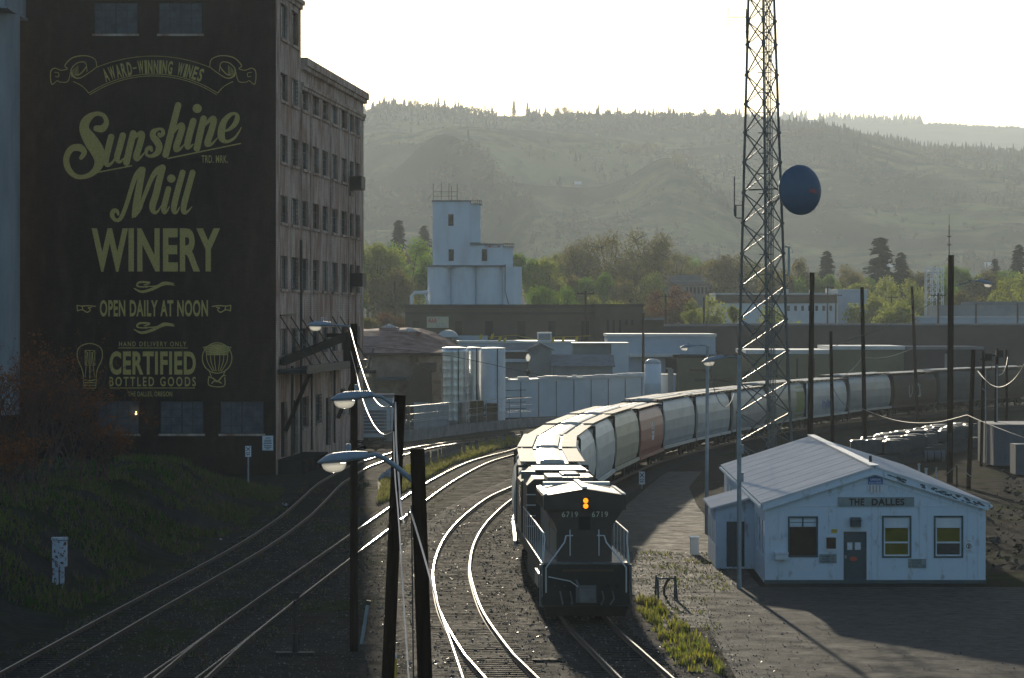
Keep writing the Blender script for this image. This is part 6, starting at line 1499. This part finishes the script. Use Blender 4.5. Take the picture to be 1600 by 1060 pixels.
# heap of planks at the mill's far corner
t=thing('plank_heap','dark heap of old planks leaning by the mill far corner','lumber',G(575,704)); m=MB(); r_=random.Random(12); p=G(575,704)
for i in range(26): a=p+Vector((r_.uniform(-1.2,1.2),r_.uniform(-1,1),r_.uniform(0,.8))); m.bar(a,a+Vector((r_.uniform(-1.4,1.4),r_.uniform(-1,1),r_.uniform(-.1,.5))),.2,.07)
m.build('plank',M['brown_dark'],t,world=True); t['kind']='stuff' if False else ''
del t['kind']
# grey houses
def gable(t,xa,xb,ye,yr,Y,dep,wm,rm,along='x',nm='roof'):
    a=P(xa,ye,Y); b=P(xb,ye,Y); zr_=P(0,yr,Y).z
    if along=='x':
        MB().box(a.x,b.x,Y,Y+dep,0,a.z).build('wall',wm,t,world=True)
        r=MB(); c=[Vector((a.x-.3,Y-.4,a.z-.05)),Vector((b.x+.3,Y-.4,a.z-.05)),Vector((b.x+.3,Y+dep/2,zr_)),Vector((a.x-.3,Y+dep/2,zr_)),Vector((a.x-.3,Y+dep+.4,a.z-.05)),Vector((b.x+.3,Y+dep+.4,a.z-.05))]
        r.add(c+[v+Vector((0,0,.15)) for v in c],[(6,7,8,9),(9,8,11,10),(0,1,7,6),(0,6,9,3),(3,9,10,4),(1,2,8,7),(2,5,11,8),(0,3,2,1),(3,4,5,2)]); r.build(nm,rm,t,world=True)
    else:
        m=MB(); xm=(a.x+b.x)/2; m.prism([Vector((a.x,Y,0)),Vector((b.x,Y,0)),Vector((b.x,Y,a.z)),Vector((xm,Y,zr_)),Vector((a.x,Y,a.z))],(0,dep,0)); m.build('wall',wm,t,world=True)
        r=MB()
        for xe in (a.x-.3,b.x+.3):
            q_=[Vector((xe,Y-.4,a.z-.08)),Vector((xm,Y-.4,zr_+.02)),Vector((xm,Y-.4,zr_+.18)),Vector((xe,Y-.4,a.z+.08))]; r.prism(q_,(0,dep+.8,0))
        r.build(nm,rm,t,world=True)
t=thing('house','small house with dark porch roof and white fascia right of the tanks','house',P(810,590,395)*Vector((1,1,0)) if False else Vector(((810-800)/F*395,395,0)))
gable(t,790,830,549,540,395,7,M['siding_grey'],M['roof_grey']); face(t,'fascia',789,830,561,566,395,M['white_paint'],.5); face(t,'fascia',789,826,547.5,550,395,M['white_paint'],.6); face(t,'shutter',789.5,829,551,560.5,395,M['dark_wall'],.3)
t=thing('house','grey house with round topped gable between the porch house and grey block','house',((845-800)/F*388,388,0)); gable(t,826,862,548,538.5,388,9,M['siding_grey'],M['roof_grey'],'y'); m=MB(); disc(m,834.5,548,7,lambda x,y,l=0: Vector((P(x,y,388).x,388-.05,P(x,y,388).z))); m.build('gable_panel',M['roof_grey'],t,world=True)
t=thing('house','grey low gabled house in front of the grey block','house',((905-800)/F*385,385,0)); gable(t,865,957,573,557,385,10,M['siding_grey'],M['roof_grey']); 
t=thing('house','grey flat fronted two storey block with one white framed window','house',((945-800)/F*405,405,0)); MB().box((895-800)/F*405,(955-800)/F*405,405,415,0,P(0,537,405).z).build('wall',M['siding_grey'],t,world=True); MB().box((955-800)/F*405+.004,(982-800)/F*405,404.4,415,0,P(0,537,405).z).build('side_wall',M['panel_white'],t,world=True)
MB().box((894-800)/F*405,(983-800)/F*405,404.2,415.2,P(0,537,405).z+.003,P(0,535.8,405).z).build('roof',M['roof_bright'],t,world=True)
fw=face(t,'window',931,944,555,567,405,M['white_paint'],.08); 
for a,b in ((932.2,937),(938,942.8)): o=MB().box(P(a,0,405).x,P(b,0,405).x,404.9,404.919,P(0,565.5,405).z,P(0,556.5,405).z).build('pane',M['glass_dark'],fw); o.data.transform(Matrix.Translation(-t.location))
t=bld('low_shop','long pale blue flat roofed shop front behind the tanks and houses',715,900,533,430,14,M['blue_wall'],M['roof_bright'],.25)
m=MB(); 
for i in range(15): th=pi*(i/14); m.v.append(Vector((P(697,0,428).x+P(697,0,428).y*0+1.3*cos(th)+.2,428,P(0,527,428).z+1.0*sin(th)*.9)))
m.f.append(list(range(15))); m.m.append(0); mm=MB().prism([v for v in m.v],(0,2.5,0)); mm.build('arched_front',M['panel_white'],t,world=True); face(t,'upper_wall',706,762,524.5,532,430,M['blue_wall'],.1)
m=MB(); 
px_box(m,839.5,862,519.5,533,432,2.2).build('cooling_unit',M['panel_white'],t,world=True); MB().box(P(842,0,432).x,P(860,0,432).x,431.9,431.996,P(0,531,432).z,P(0,522,432).z).build('louvre',M['siding_grey'],t,world=True)
# pennants
t=thing('pennant_string','string of yellow pennants stretched in front of the brown building','pennants',P(735,527,425)); pts=[(735,525),(768,527),(805,524),(838,531),(866,527),(900,526),(923,525)]
MB().tube([P(x,y,425) for x,y in pts],.03,5).build('cord',M['yellow'],t,world=True)
for x,y in ((752,525),(770,524),(782,528),(790,530),(865,530),(881,529),(902,528)):
    c=P(x,y,425); m=MB(); m.add([c+Vector((.15,0,.25)),c+Vector((-.2,.1,.1)),c+Vector((-.35,.0,-.55)),c+Vector((.05,.05,-.4))],[(0,1,2,3)]); m.build('pennant',M['yellow'],t,world=True)
# more of the middle distance
t=bld('low_shop','white walled low shop with a sunlit roof edge left of the tower',950,1118,522,428,16,M['blue_wall'],M['roof_bright'],.35); face(t,'awning',983,1062,553,558,428,M['roof_bright'],1.6); face(t,'side_wing',1118.3,1150,530,575,432,M['brown_dark'],.1) if False else None
t=bld('warehouse','long dark warehouse with a flat roof running behind the tower',1035,1152,507,500,22,M['dark_wall'],M['roof_grey'],.3)
t=bld('warehouse','long dark warehouse spanning the right half behind the hopper cars',1153,1700,506,505,26,M['dark_wall'],M['roof_grey'],.25); face(t,'side_door',1139,1152,518,536,505,M['siding_grey'],.1) if False else None
t=bld('low_shop','olive tan shop building behind the white cylinder tank',1060,1166,556,415,16,M['tan'],M['brown_dark'],.3)
for a,b in ((1040,1058),): face(t,'doorway',a,b,560,583,414,M['black'],.05)
for a,b,y0,y1 in ((1078,1110,577,581),(1085,1140,592,596)): face(t,'trim',a,b,y0,y1,415,M['brown_dark'],.2)
t=bld('low_shop','olive tan shop with a pale flat roof behind the lattice tower',1167,1297,547,405,18,M['tan'],M['roof_bright'],.5)
for a in (1212,1228,1244,1270): face(t,'trim',a,a+3,560,590,405,M['brown_dark'],.05)
t=bld('low_shop','tan corner shop with a pale roof behind the wooden poles',1298,1412,541,408,16,M['tan'],M['roof_bright'],.45); t2=bld('low_shop','dark grey low shop with a pale roof edge right of the tan corner shop',1412.5,1535,542,409,16,M['dark_wall'],M['roof_grey'],.35); face(t2,'door',1476,1480,553,575,409,M['siding_grey'],.05)
tk=thing('cylinder_tank','white upright cylinder tank with a domed top by the olive shop','tank',((1020-800)/F*352,352,0)); r=13*352/F; zt_=P(0,566,352).z
MB().lathe([(r,0),(r,zt_*.6),(r*1.01,zt_*.6+.03),(r,zt_*.6+.06),(r,zt_-.15)],28).build('shell',M['tank_white'],tk,smooth=True); MB().lathe([(r*1.02,zt_-.148),(r*.9,zt_+.1),(r*.5,zt_+.3),(.05,zt_+.36)],28).build('dome',M['roof_bright'],tk,smooth=True)
b1=thing('storage_cabinet','pale squat storage cabinet right of the white cylinder tank','cabinet',((1044-800)/F*354,354,0)); w=11.5*354/F
MB().box(-w,w,0,2.5,0,P(0,587,354).z).build('body',M['panel_white'],b1); MB().box(-w-.1,w+.1,-.1,2.6,P(0,587,354).z+.003,P(0,585,354).z).build('lid',M['roof_bright'],b1); MB().box(-w*.05,w*.05+.5,-.5,-.2,0,P(0,577,354).z).box(-w*.3,w*.5,-.6,-.1,P(0,577,354).z+.003,P(0,575,354).z).build('flue',M['siding_grey'],b1)
# stone civic building and the blocks farther off
t=bld('civic_building','grey columned civic building half hidden among the trees',1020,1114,430,820,25,M['siding_grey'],M['roof_grey'],1.2); face(t,'cornice',1018,1116,441,444,820,M['roof_grey'],1.2)
for a in (1072,1078,1084,1090,1096,1102,1108): face(t,'window',a,a+3,449,459,820,M['black'],.05)
t=bld('brick_block','brown topped two storey block with white lower storey behind the tower',1118,1308,458,660,20,M['panel_white'],M['roof_bright'],.3); face(t,'upper_wall',1118,1308,461,474,660,M['brown_dark'],.2)
for a in range(1230,1305,11): face(t,'window',a,a+4,478,486,660,M['black'],.06)
for a,b,y in ((1226,1232,452),(1266,1270,453),(1292,1298,451)): o=px_box(MB(),a,b,y,458,664,3).build('chimney',M['roof_bright'],t,world=True)
t=bld('plain_block','pale blue plain block at the right end of the brown topped block',1308.5,1356,452,668,20,M['blue_wall'],M['roof_bright'],.2)
t=bld('long_hall','long pale two level hall at far right behind the dark warehouse',1430,1760,494,600,20,M['blue_wall'],M['roof_bright'],.3); face(t,'clerestory_wall',1466,1760,478,493.9,603,M['siding_grey'],.05) if False else None
px_box(MB(),1466,1760,477,494,604,15).build('upper_wall',M['siding_grey'],t,world=True); px_box(MB(),1515,1762,471.5,476.9,606,12,).build('upper_roof',M['roof_grey'],t,world=True)
t=thing('drill_tower','white open steel drill tower among the trees at right','tower',((1461-800)/F*650,650,0)); m=MB(); kk=650/F
for xa in (-13,-4,5,13):
    for dy in (0,2.5): m.bar((xa*kk,dy,0),(xa*kk,dy,P(0,418,650).z),.18)
zz=[P(0,y,650).z for y in (470,458,447,436,427,420)]
for z in zz:
    for dy in (0,2.5): m.bar((-13*kk,dy,z),(13*kk,dy,z),.14)
for a,b in zip(zz,zz[1:]): m.bar((-13*kk,0,a),(-4*kk,0,b),.1); m.bar((-4*kk,0,a),(5*kk,0,b),.1); m.bar((5*kk,0,b),(13*kk,0,a),.1); m.bar((-4*kk,0,b),(5*kk,0,a),.1)
m.build('frame',M['white_paint'],t); m=MB()
for z in zz[::2]: m.box(-13*kk,13*kk,.1,2.4,z+.1,z+.16)
m.build('platform',M['siding_grey'],t)
# street light with white globe, thin utility poles
t=thing('globe_lamp','old style street lamp with a white globe beside the grey house','street lamp',((825-800)/F*375,375,0)); zt_=P(0,553,375).z
MB().lathe([(.18,0),(.12,.5),(.07,.8),(.06,zt_-.9),(.14,zt_-.85)],12).build('post',M['dark_metal'],t); MB().lathe([(.14,zt_-.848),(.27,zt_-.55),(.27,zt_-.35),(.16,zt_-.12),(.05,zt_)],14).build('globe',M['lamp_glass'],t,smooth=True); MB().box(-.2,.25,-.1,.1,P(0,585,375).z,P(0,578,375).z).build('sign_plate',M['dark_metal'],t)
for px,yt,Y,arm,lab in ((915,455,470,1,'thin utility pole with crossarm in front of the brown building'),(1005,490,420,0,'utility pole at the right corner of the brown annex'),(1040,460,520,1,'thin utility pole in front of the russet trees'),(1100,464,540,0,'bare thin pole in front of the grey civic building'),(1293,447,640,1,'thin utility pole against the brown topped block'),(1306,459,650,1,'utility pole at the corner of the pale plain block'),(1393,462,630,2,'utility pole with two crossarms among yellow green trees'),(1466,458,520,1,'leaning utility pole in front of the drill tower'),(1525,475,570,0,'thin pole in front of the long pale hall'),(1590,474,575,0,'thin pole near the right edge before the long pale hall'),(617,440,600,0,'thin utility pole among the trees left of the elevator')):
    b=Vector(((px-800)/F*Y,Y,0)); t=thing('utility_pole',lab,'utility pole',b,group='thin utility poles in the town'); zt_=P(0,yt,Y).z
    MB().tube([(0,0,0),(0,0,zt_)],[.2,.14],8).build('pole',M['wood_pole'],t)
    if arm:
        m=MB()
        for k in range(arm): m.bar((-1.2,0,zt_-.4-k*1.4),(1.2,0,zt_-.4-k*1.4),.14); [m.tube([(x,0,zt_-.33-k*1.4),(x,0,zt_-.08-k*1.4)],.06,5) for x in (-1.1,-.5,.5,1.1)]
        m.build('crossarm',M['wood_pole'],t)
# bale stack, cars, container, lying tank
r_=random.Random(17); bl=None
org=G(1372,716); ux_=Vector(((1505-1372)/F*190,0,0))
def bale(p,s):
    global bl
    if bl is None:
        m=MB(); 
        m.box(-.62,.62,-.55,.55,0,.95); 
        # rounded wrapped block
        m=MB(); pr=[(-.62,.06),(-.56,0),(.56,0),(.62,.06),(.63,.86),(.55,.97),(.1,1.0),(-.5,.96),(-.62,.88)]
        m.prism([Vector((x,-.55,z)) for x,z in pr],(0,1.1,0))
        bl=thing('wrapped_bale','x','bale',p,group='stacked dark wrapped bales'); m.build('bundle',M['bale'],bl)
        m=MB()
        for x in (-.35,.35): MB().box(x-.03,x+.03,-.557,.55,1.003,1.012).build('strap',M['bale'],bl)
        o=bl
    else: o=copy_tree(bl)
    o['label']='dark plastic wrapped bale in the low glinting stack behind the depot'; o.location=p; o.rotation_euler=(0,0,r_.uniform(-.12,.12)); o.scale=(s,s,s*r_.uniform(.9,1.1)); return o
for c in range(27):
    f=c/26; 
    for row in range(3):
        Y=lerp(233,271,f)+row*.25; x=lerp(25.9,37.6,f)-row*1.15+r_.uniform(-.08,.08); z0=gz(x,Y)-.05
        for l in range(1 if (c<2 or r_.random()<.12) else 2): bale(Vector((x+r_.uniform(-.1,.1),Y+r_.uniform(-.1,.1),z0+l*.98)),r_.uniform(.82,1.04))
def car(label,px,Y,rz,paint):
    x=(px-800)/F*Y; t=thing('parked_car',label,'car',(x,Y,gz(x,Y)),rz,group='parked cars behind the depot')
    m=MB(); w=.88
    lo=[(-w,-2.1,.35),(w,-2.1,.35),(w,2.1,.35),(-w,2.1,.35)]; m.hexa([Vector(v) for v in lo],[Vector((a*.98,b*.99,.85)) for a,b,c in lo]); m.hexa([Vector((a*.96,b*.98,.852)) for a,b,c in lo],[Vector((a*.9,b*.95,.95)) for a,b,c in lo]); m.build('body',paint,t)
    m=MB(); m.hexa([Vector((-.78,-1.0,.953)),Vector((.78,-1.0,.953)),Vector((.78,1.6,.953)),Vector((-.78,1.6,.953))],[Vector((-.62,-.35,1.46)),Vector((.62,-.35,1.46)),Vector((.62,1.1,1.46)),Vector((-.62,1.1,1.46))]); c=m.build('window',M['glass_dark'],t)
    m=MB().box(-.62,.62,-.36,1.1,1.463,1.5); m.build('roof',paint,t)
    for sx_ in (-1,1):
        for yy in (-1.35,1.3): MB().lathe([(.2,-.1),(.33,-.09),(.33,.09),(.2,.1)],16,Matrix.Translation((sx_*.8,yy,.33))@Matrix.Rotation(pi/2,4,'Y')).build('wheel',M['black'],t)
        MB().box(sx_*.62-.15,sx_*.62+.15,-2.14,-2.105,.62,.74).build('headlight',M['lamp_glass'],t)
    MB().box(-.5,.5,-2.13,-2.106,.42,.56).build('grille',M['black'],t)
car('pale parked car just right of the depot ridge top',1343,196,.15,M['car_white']); car('dark parked car between the pale car and the wrapped bales',1379,190,.05,M['car_dark'])
def contain(label,x0_,x1_,yt,yb_,Y,dep,grp):
    a=P(x0_,yt,Y); b=P(x1_,yb_,Y); zg=max(b.z,0); t=thing('storage_container',label,'container',((a.x+b.x)/2,Y,zg),group=grp); w=(b.x-a.x)/2; h=a.z-zg
    MB().box(-w,w,0,dep,0,h).build('shell',M['container'],t); m=MB()
    n=int(w*2/.3)
    for i in range(n): x=-w+.15+i*2*w/n; m.box(x-.04,x+.04,-.05,-.004,.15,h-.15)
    m.box(-w-.03,w+.03,-.07,-.004,h-.12,h+.02); m.box(-w-.03,w+.03,-.07,-.004,0,.14); m.build('corrugation',M['container'],t); return t
contain('larger blue grey steel container at the right edge beside the floodlight pole',1553,1640,664,728,232,8,'storage containers at right'); contain('smaller blue grey container standing in front at the right edge',1587,1650,695,742,221,2.5,'storage containers at right')
p=G(1442,722); t=thing('horizontal_tank','dark ribbed tank lying on the ground in front of the bales','tank',(p.x,p.y,.42)); MB().lathe([(.05,0),(.34,.02),(.4,.12),(.4,1.5),(.34,1.6),(.05,1.62)],20,Matrix.Rotation(pi/2,4,'Y')).build('shell',M['container'],t,smooth=False)
m=MB()
for x in (.35,1.25): m.box(x-.08,x+.08,-.35,.35,-.42,-.3)
for x in (.3,.8,1.3): m.lathe([(.405,x-.03),(.42,x),(.405,x+.03)],20,Matrix.Rotation(pi/2,4,'Y'))
m.build('saddle',M['dark_metal'],t)

# ------------------------------------------------------------------ trees
def leafy(seed,n,size,blobs,bare=.0):
    r=random.Random(seed); mb=MB(); bs=[]
    for _ in range(blobs):
        a=r.uniform(0,2*pi); q=r.random()**.5; z=r.uniform(.24,.84); rad=r.uniform(.15,.27); w=.44*sin(pi*min(1,(z-.08)/.9))**.6
        bs.append((Vector((cos(a)*q*w,sin(a)*q*w,z)),rad))
    for _ in range(n):
        c,rad=r.choice(bs); d=Vector((r.gauss(0,1),r.gauss(0,1),r.gauss(0,1))).normalized(); p=c+d*rad*r.random()**.45
        s=size*r.uniform(.6,1.4); u=Vector((r.gauss(0,1),r.gauss(0,1),r.gauss(0,1))).normalized(); v=u.cross(d).normalized()
        mb.add([p-u*s,p+v*s*.7,p+u*s,p-v*s*.7],[(0,1,2,3)])
    tb=MB()
    tb.tube([(0,0,-.02),(0,.005,.2),(.01,0,.45)],[.028,.022,.015],7)
    for c,rad in bs:
        z=r.uniform(.18,.42); tb.tube([Vector((0,0,z)),Vector((0,0,z)).lerp(c,.55)+Vector((0,0,.03)),c,c+Vector((c.x*.3,c.y*.3,rad*.6))],[.012,.008,.005,.002],5,False)
        for _ in range(4 if bare else 1):
            e=c+Vector((r.gauss(0,1),r.gauss(0,1),r.gauss(.4,.8))).normalized()*rad*1.1; tb.tube([c,c.lerp(e,.5),e],[.005,.004,.002],4,False)
    return mb,tb
def conif(seed,n,wd=.2):
    r=random.Random(seed); mb=MB(); tb=MB(); tb.tube([(0,0,-.02),(0,0,.5),(0,0,.99)],[.02,.012,.002],6)
    z=.10; 
    while z<.985:
        w0=wd*(1-z)**.7+.01; k=r.randint(4,7)
        for _ in range(k):
            a=r.uniform(0,2*pi); w=w0*r.uniform(.55,1.25); dr=r.uniform(.25,.6); d=Vector((cos(a),sin(a),0)); t_=Vector((-sin(a),cos(a),0))
            m=max(3,int(w/.022))
            for i in range(m):
                f=(i+.6)/m; p=Vector((0,0,z))+d*w*f-Vector((0,0,dr*w*f*f)); s=.021*r.uniform(.7,1.4)*(1.25-.5*f)
                for _q in range(2):
                    o=(d*r.uniform(.4,1)+t_*r.uniform(-.9,.9)+Vector((0,0,r.uniform(-.7,.2)))).normalized(); u=Vector((r.gauss(0,1),r.gauss(0,1),r.gauss(0,1))).normalized()
                    v=o.cross(u).normalized(); mb.add([p-o*s*.6,p+v*s*.55,p+o*s*1.5,p-v*s*.55],[(0,1,2,3)])
        z+=r.uniform(.010,.020)
    return mb,tb
PR={}
def prot(k):
    if k in PR: return PR[k]
    kind,v=k
    if kind=='fir': c,b=conif(v+50,3600,.19+.05*(v%2)); m=M['needle']
    else:
        c,b=leafy(v+7,{'bare':5200}.get(kind,6000),{'bare':.015}.get(kind,.021),{'bare':20}.get(kind,17),kind=='bare'); m={'green':M['leaf_green'],'bright':M['leaf_bright'],'olive':M['leaf_olive'],'bare':M['leaf_olive'],'russet':M['leaf_russet']}[kind]
    a=c.build('crown',m); d=b.build('trunk',M['trunk']); 
    PR[k]=(a.data,d.data); bpy.data.objects.remove(a); bpy.data.objects.remove(d); return PR[k]
names={'fir':'fir_tree','green':'broadleaf_tree','bright':'broadleaf_tree','olive':'broadleaf_tree','bare':'budding_tree','russet':'broadleaf_tree'}
def tree(kind,v,px,yt,Y,wpx,label,grp='trees in the town'):
    x=(px-800)/F*Y; h=H-(yt-YH)/F*Y; t=thing(names[kind],label,'tree',(x,Y,0),random.Random(px).uniform(0,6),grp)
    w=wpx/F*Y*(1.35 if kind=='fir' else 1.05); nat=.34 if kind=='fir' else .84
    cd,td=prot((kind,v)); sx_=w/nat; 
    hc=min(h,w*(2.5 if kind=='fir' else 1.3)); z0=h-hc
    for nm,me in (('crown',cd),('limb' if z0>0 else 'trunk',td)):
        o=bpy.data.objects.new(nm,me); COL.objects.link(o); o.parent=t; o.scale=(sx_,sx_,hc); o.location=(0,0,z0)
    if z0>0: MB().tube([(0,0,-.1),(.05,0,z0*.5),(0,0,z0+hc*.1)],[.035*w,.03*w,.027*w],7).build('trunk',M['trunk'],t)
    return t
TR=[('bright',0,590,376,680,75,'yellow green tree right beside the mill corner'),('green',1,640,371,700,85,'rounded green tree just left of the elevator'),('olive',2,612,412,640,80,'olive tree low in front of the rounded green tree'),('fir',0,623,343,900,38,'dark fir standing above the trees left of the elevator'),('fir',1,662,352,930,30,'slim fir right behind the elevator left side'),
 ('russet',0,612,486,520,60,'orange russet shrub like tree low behind the rusty roof'),('olive',0,578,494,515,40,'olive small tree low beside the mill behind the rusty roof'),('green',2,826,390,700,60,'green tree touching the right side of the elevator'),('bright',1,856,400,690,60,'pale green tree right of the elevator'),('green',0,846,445,600,50,'dark green round tree above the brown building roof'),('green',1,886,446,590,52,'deep green bushy tree behind the thin utility pole'),
 ('bare',0,905,375,760,75,'sparse olive tree at the left of the tall budding group'),('bare',1,952,358,770,95,'broad tall budding tree in the middle of the town'),('bare',2,1015,355,780,90,'tallest budding tree left of the grey civic building'),('bare',0,988,400,740,80,'lower budding tree between the two tallest ones'),('olive',1,1060,392,860,55,'olive tree above the roof of the civic building'),('bright',2,945,455,600,70,'yellow green low tree behind the brown building end'),
 ('olive',2,985,462,610,70,'dull olive bushy tree left of the russet one'),('russet',1,1045,446,600,60,'russet pink tree below the civic building'),('bright',0,1081,482,560,28,'small lemon green tree right of the russet tree'),('bright',1,1100,462,590,55,'pale yellow green tree before the civic building'),('bright',2,1146,474,545,26,'narrow lemon green tree left of the tower'),('olive',0,1135,395,800,70,'olive tree right of the civic building'),('bare',1,1175,400,790,80,'grey olive tree seen through the lattice tower'),
 ('bright',1,1205,475,600,75,'bright yellow green tree in front of the brown topped block'),('olive',1,1250,402,780,50,'olive yellow tree right of the tower'),('fir',0,1292,391,820,40,'dark fir left of the tallest conifer'),('green',2,1288,424,760,50,'green round tree below the left fir'),('fir',1,1376,370,800,66,'tallest dark conifer behind the bare poles'),('fir',0,1408,393,810,40,'dark conifer joined to the right of the tallest one'),('olive',2,1335,420,770,60,'greyish olive tree left of the tallest conifer'),
 ('bright',0,1330,440,720,60,'pale yellow tree behind the pale plain block'),('bright',2,1360,455,640,80,'yellow green tree before the pale plain block'),('bright',1,1412,436,690,60,'bright green yellow tree under the conifers'),('bright',0,1400,468,600,70,'light green tree behind the utility pole with two crossarms'),('olive',0,1440,424,760,45,'pale olive tree left of the drill tower'),('green',0,1492,412,780,40,'dark green tree behind the tallest wooden pole'),('green',2,1520,418,770,50,'mid green tree right of the tallest wooden pole'),
 ('olive',1,1545,420,760,55,'brownish tree behind the blue street lamp'),('fir',1,1555,404,850,26,'slender dark fir right of the blue street lamp'),('fir',0,1592,381,840,40,'tall dark fir at the right edge'),('bright',1,1590,426,650,75,'olive green rounded tree at the right edge'),('olive',2,1520,448,640,70,'low olive tree behind the long pale hall'),('bright',2,1556,462,625,40,'low yellow flowering tree above the long pale hall')]
TR+=[('green',0,575,400,760,70,'green tree standing farther back beside the mill corner'),('bright',2,604,392,820,60,'pale green tree behind the olive tree by the mill'),('olive',0,655,386,830,60,'olive tree directly behind the elevator left edge'),('green',1,700,440,720,70,'green tree hidden mostly behind the elevator'),('bright',0,872,392,780,70,'yellow green tree behind the deep green bushy one'),
 ('olive',2,905,425,700,70,'low olive tree at the foot of the budding group left side'),('green',2,930,420,690,60,'mid green tree under the broad budding tree'),('olive',1,972,432,680,80,'wide low olive tree under the tallest budding tree'),('bright',1,1020,424,720,60,'pale yellow tree left of the civic building'),('green',1,1085,400,900,70,'green tree rising behind the civic building roof'),('olive',0,1110,404,880,60,'olive tree behind the right end of the civic building'),
 ('green',0,1152,415,830,60,'green tree just left of the tower legs'),('bright',2,1215,414,820,60,'yellow green tree right behind the tower legs'),('olive',2,1232,420,800,60,'olive tree behind the panel antenna'),('green',1,1265,428,760,50,'green tree between the tower and the first bare pole'),('olive',1,1310,414,840,70,'olive tree behind the pole right of the tower'),('green',2,1345,428,790,60,'green tree behind the gable pole'),('bright',1,1385,430,740,70,'yellow green tree under the tallest conifer'),
 ('olive',2,1425,412,860,60,'olive tree right of the conifer pair'),('bright',0,1462,430,800,60,'pale green tree behind the drill tower'),('green',1,1478,440,720,50,'green tree between the drill tower and the tallest pole'),('bright',2,1505,428,800,60,'yellow green tree right behind the tallest pole'),('olive',0,1535,430,760,60,'olive tree below the blue street lamp arm'),('green',0,1572,420,800,60,'green tree left of the right edge fir'),('bright',0,1610,440,700,70,'yellow green tree cut by the right edge')]
for a in TR: tree(*a)
HG='ridgeline and slope trees on the hill'
for px,yt,kind,w,lab in ((803,150,'fir',11,'tallest fir standing up on the hill ridge'),(824,156,'fir',8,'thin fir right of the tallest fir on the ridge'),(878,166,'olive',26,'rounded oak crown on the ridge'),(935,163,'fir',8,'lone thin fir on the ridge right of the rounded oak'),(965,168,'fir',9,'small fir on the ridge farther right of the oak'),(695,156,'fir',9,'small dark fir alone on the left part of the ridge'),(646,156,'olive',16,'small bushy oak at the left end of the ridge'),(827,233,'bright',22,'pale round tree on the slope above the bench'),(850,240,'bright',20,'second pale round tree on the slope right of the first'),(986,225,'olive',34,'wide oak halfway up the slope'),(1022,222,'olive',24,'smaller oak right of the wide slope oak'),(1058,240,'olive',18,'small oak low right of the slope oaks'),(945,268,'bright',20,'pale round tree at the right end of the bench')):
    # walk the slope to the point seen under the crown
    yf=yt+ (26 if kind!='fir' else 24) if yt<200 else yt+20
    Y=HY0
    while Y<HY1+60:
        x=(px-800)/F*Y; z=hill_z(x,Y)
        if YH-(z-H)/Y*F<=yf: break
        Y+=8
    x=(px-800)/F*Y; z=hill_z(x,Y); h=(yf-yt)/F*Y+1; t=thing(names[kind],lab,'tree',(x,Y,z-1),0,HG); cd,td=prot((kind,0 if kind=='fir' else 1)); ww=w/F*Y/(.38 if kind=='fir' else .86)
    for nm,me in (('crown',cd),('trunk',td)):
        o=bpy.data.objects.new(nm,me); COL.objects.link(o); o.parent=t; o.scale=(ww,ww,h)
# rows of woods at the hill's foot: too many to tell apart
w=MB(); r_=random.Random(71)
for i in range(2300):
    Y=r_.uniform(800,1440); px=r_.uniform(420,1720); x=(px-800)/F*Y
    if r_.random()<.10: w.mi=1; fir(w,Vector((x,Y,0)),r_.uniform(2,3.0),r_.uniform(8,14),r_,6)
    else:
        w.mi=r_.choice((0,0,2,3)); s=r_.uniform(2.6,5.2); blob(w,Vector((x,Y,0)),s,s*1.9,r_,60,.17)
tag(w.build('foothill_wood',[M['leaf_olive'],M['needle'],M['leaf_bright'],M['leaf_green']]),'belt of mixed trees along the foot of the hazy hill','wood',kind='stuff')
# hillside hut and flashes of roofs
for px,py,Yh,w,lab in ((903,272,2480,9,'small pale roofed barn on the hillside bench'),(1396,382,2180,16,'pale house among trees at the hill foot right'),(1548,404,2130,16,'pale long house at the hill foot near the right edge')):
    x=(px-800)/F*Yh; z=max(0,hill_z(x,Yh)); t=thing('farm_house',lab,'house',(x,Yh,z-1)); ww=w/F*Yh/2*1.0
    MB().box(-ww,ww,0,6,0,3.6).build('wall',M['siding_grey'],t); m=MB().prism([Vector((-ww-.5,-.6,3.603)),Vector((-ww-.5,6.6,3.603)),Vector((-ww-.5,3,6))],(2*ww+1,0,0)); m.build('roof',M['roof_bright'],t)

# ------------------------------------------------------------------ the evening haze over the valley
hz_=MB().box(-4500,4500,-420,9000,-45,620).build('haze',[bpy.data.materials.new('haze')]); hz_['kind']='stuff'; hz_['label']='thin pale evening haze filling the valley'; hz_['category']='haze'
hm=hz_.data.materials[0]; hm.use_nodes=True; n=hm.node_tree; n.nodes.remove(n.nodes['Principled BSDF']); pv=n.nodes.new('ShaderNodeVolumePrincipled'); pv.inputs['Color'].default_value=(.84,.94,1,1); pv.inputs['Density'].default_value=HAZE_D; pv.inputs['Anisotropy'].default_value=HAZE_G
n.links.new(pv.outputs[0],n.nodes['Material Output'].inputs['Volume'])
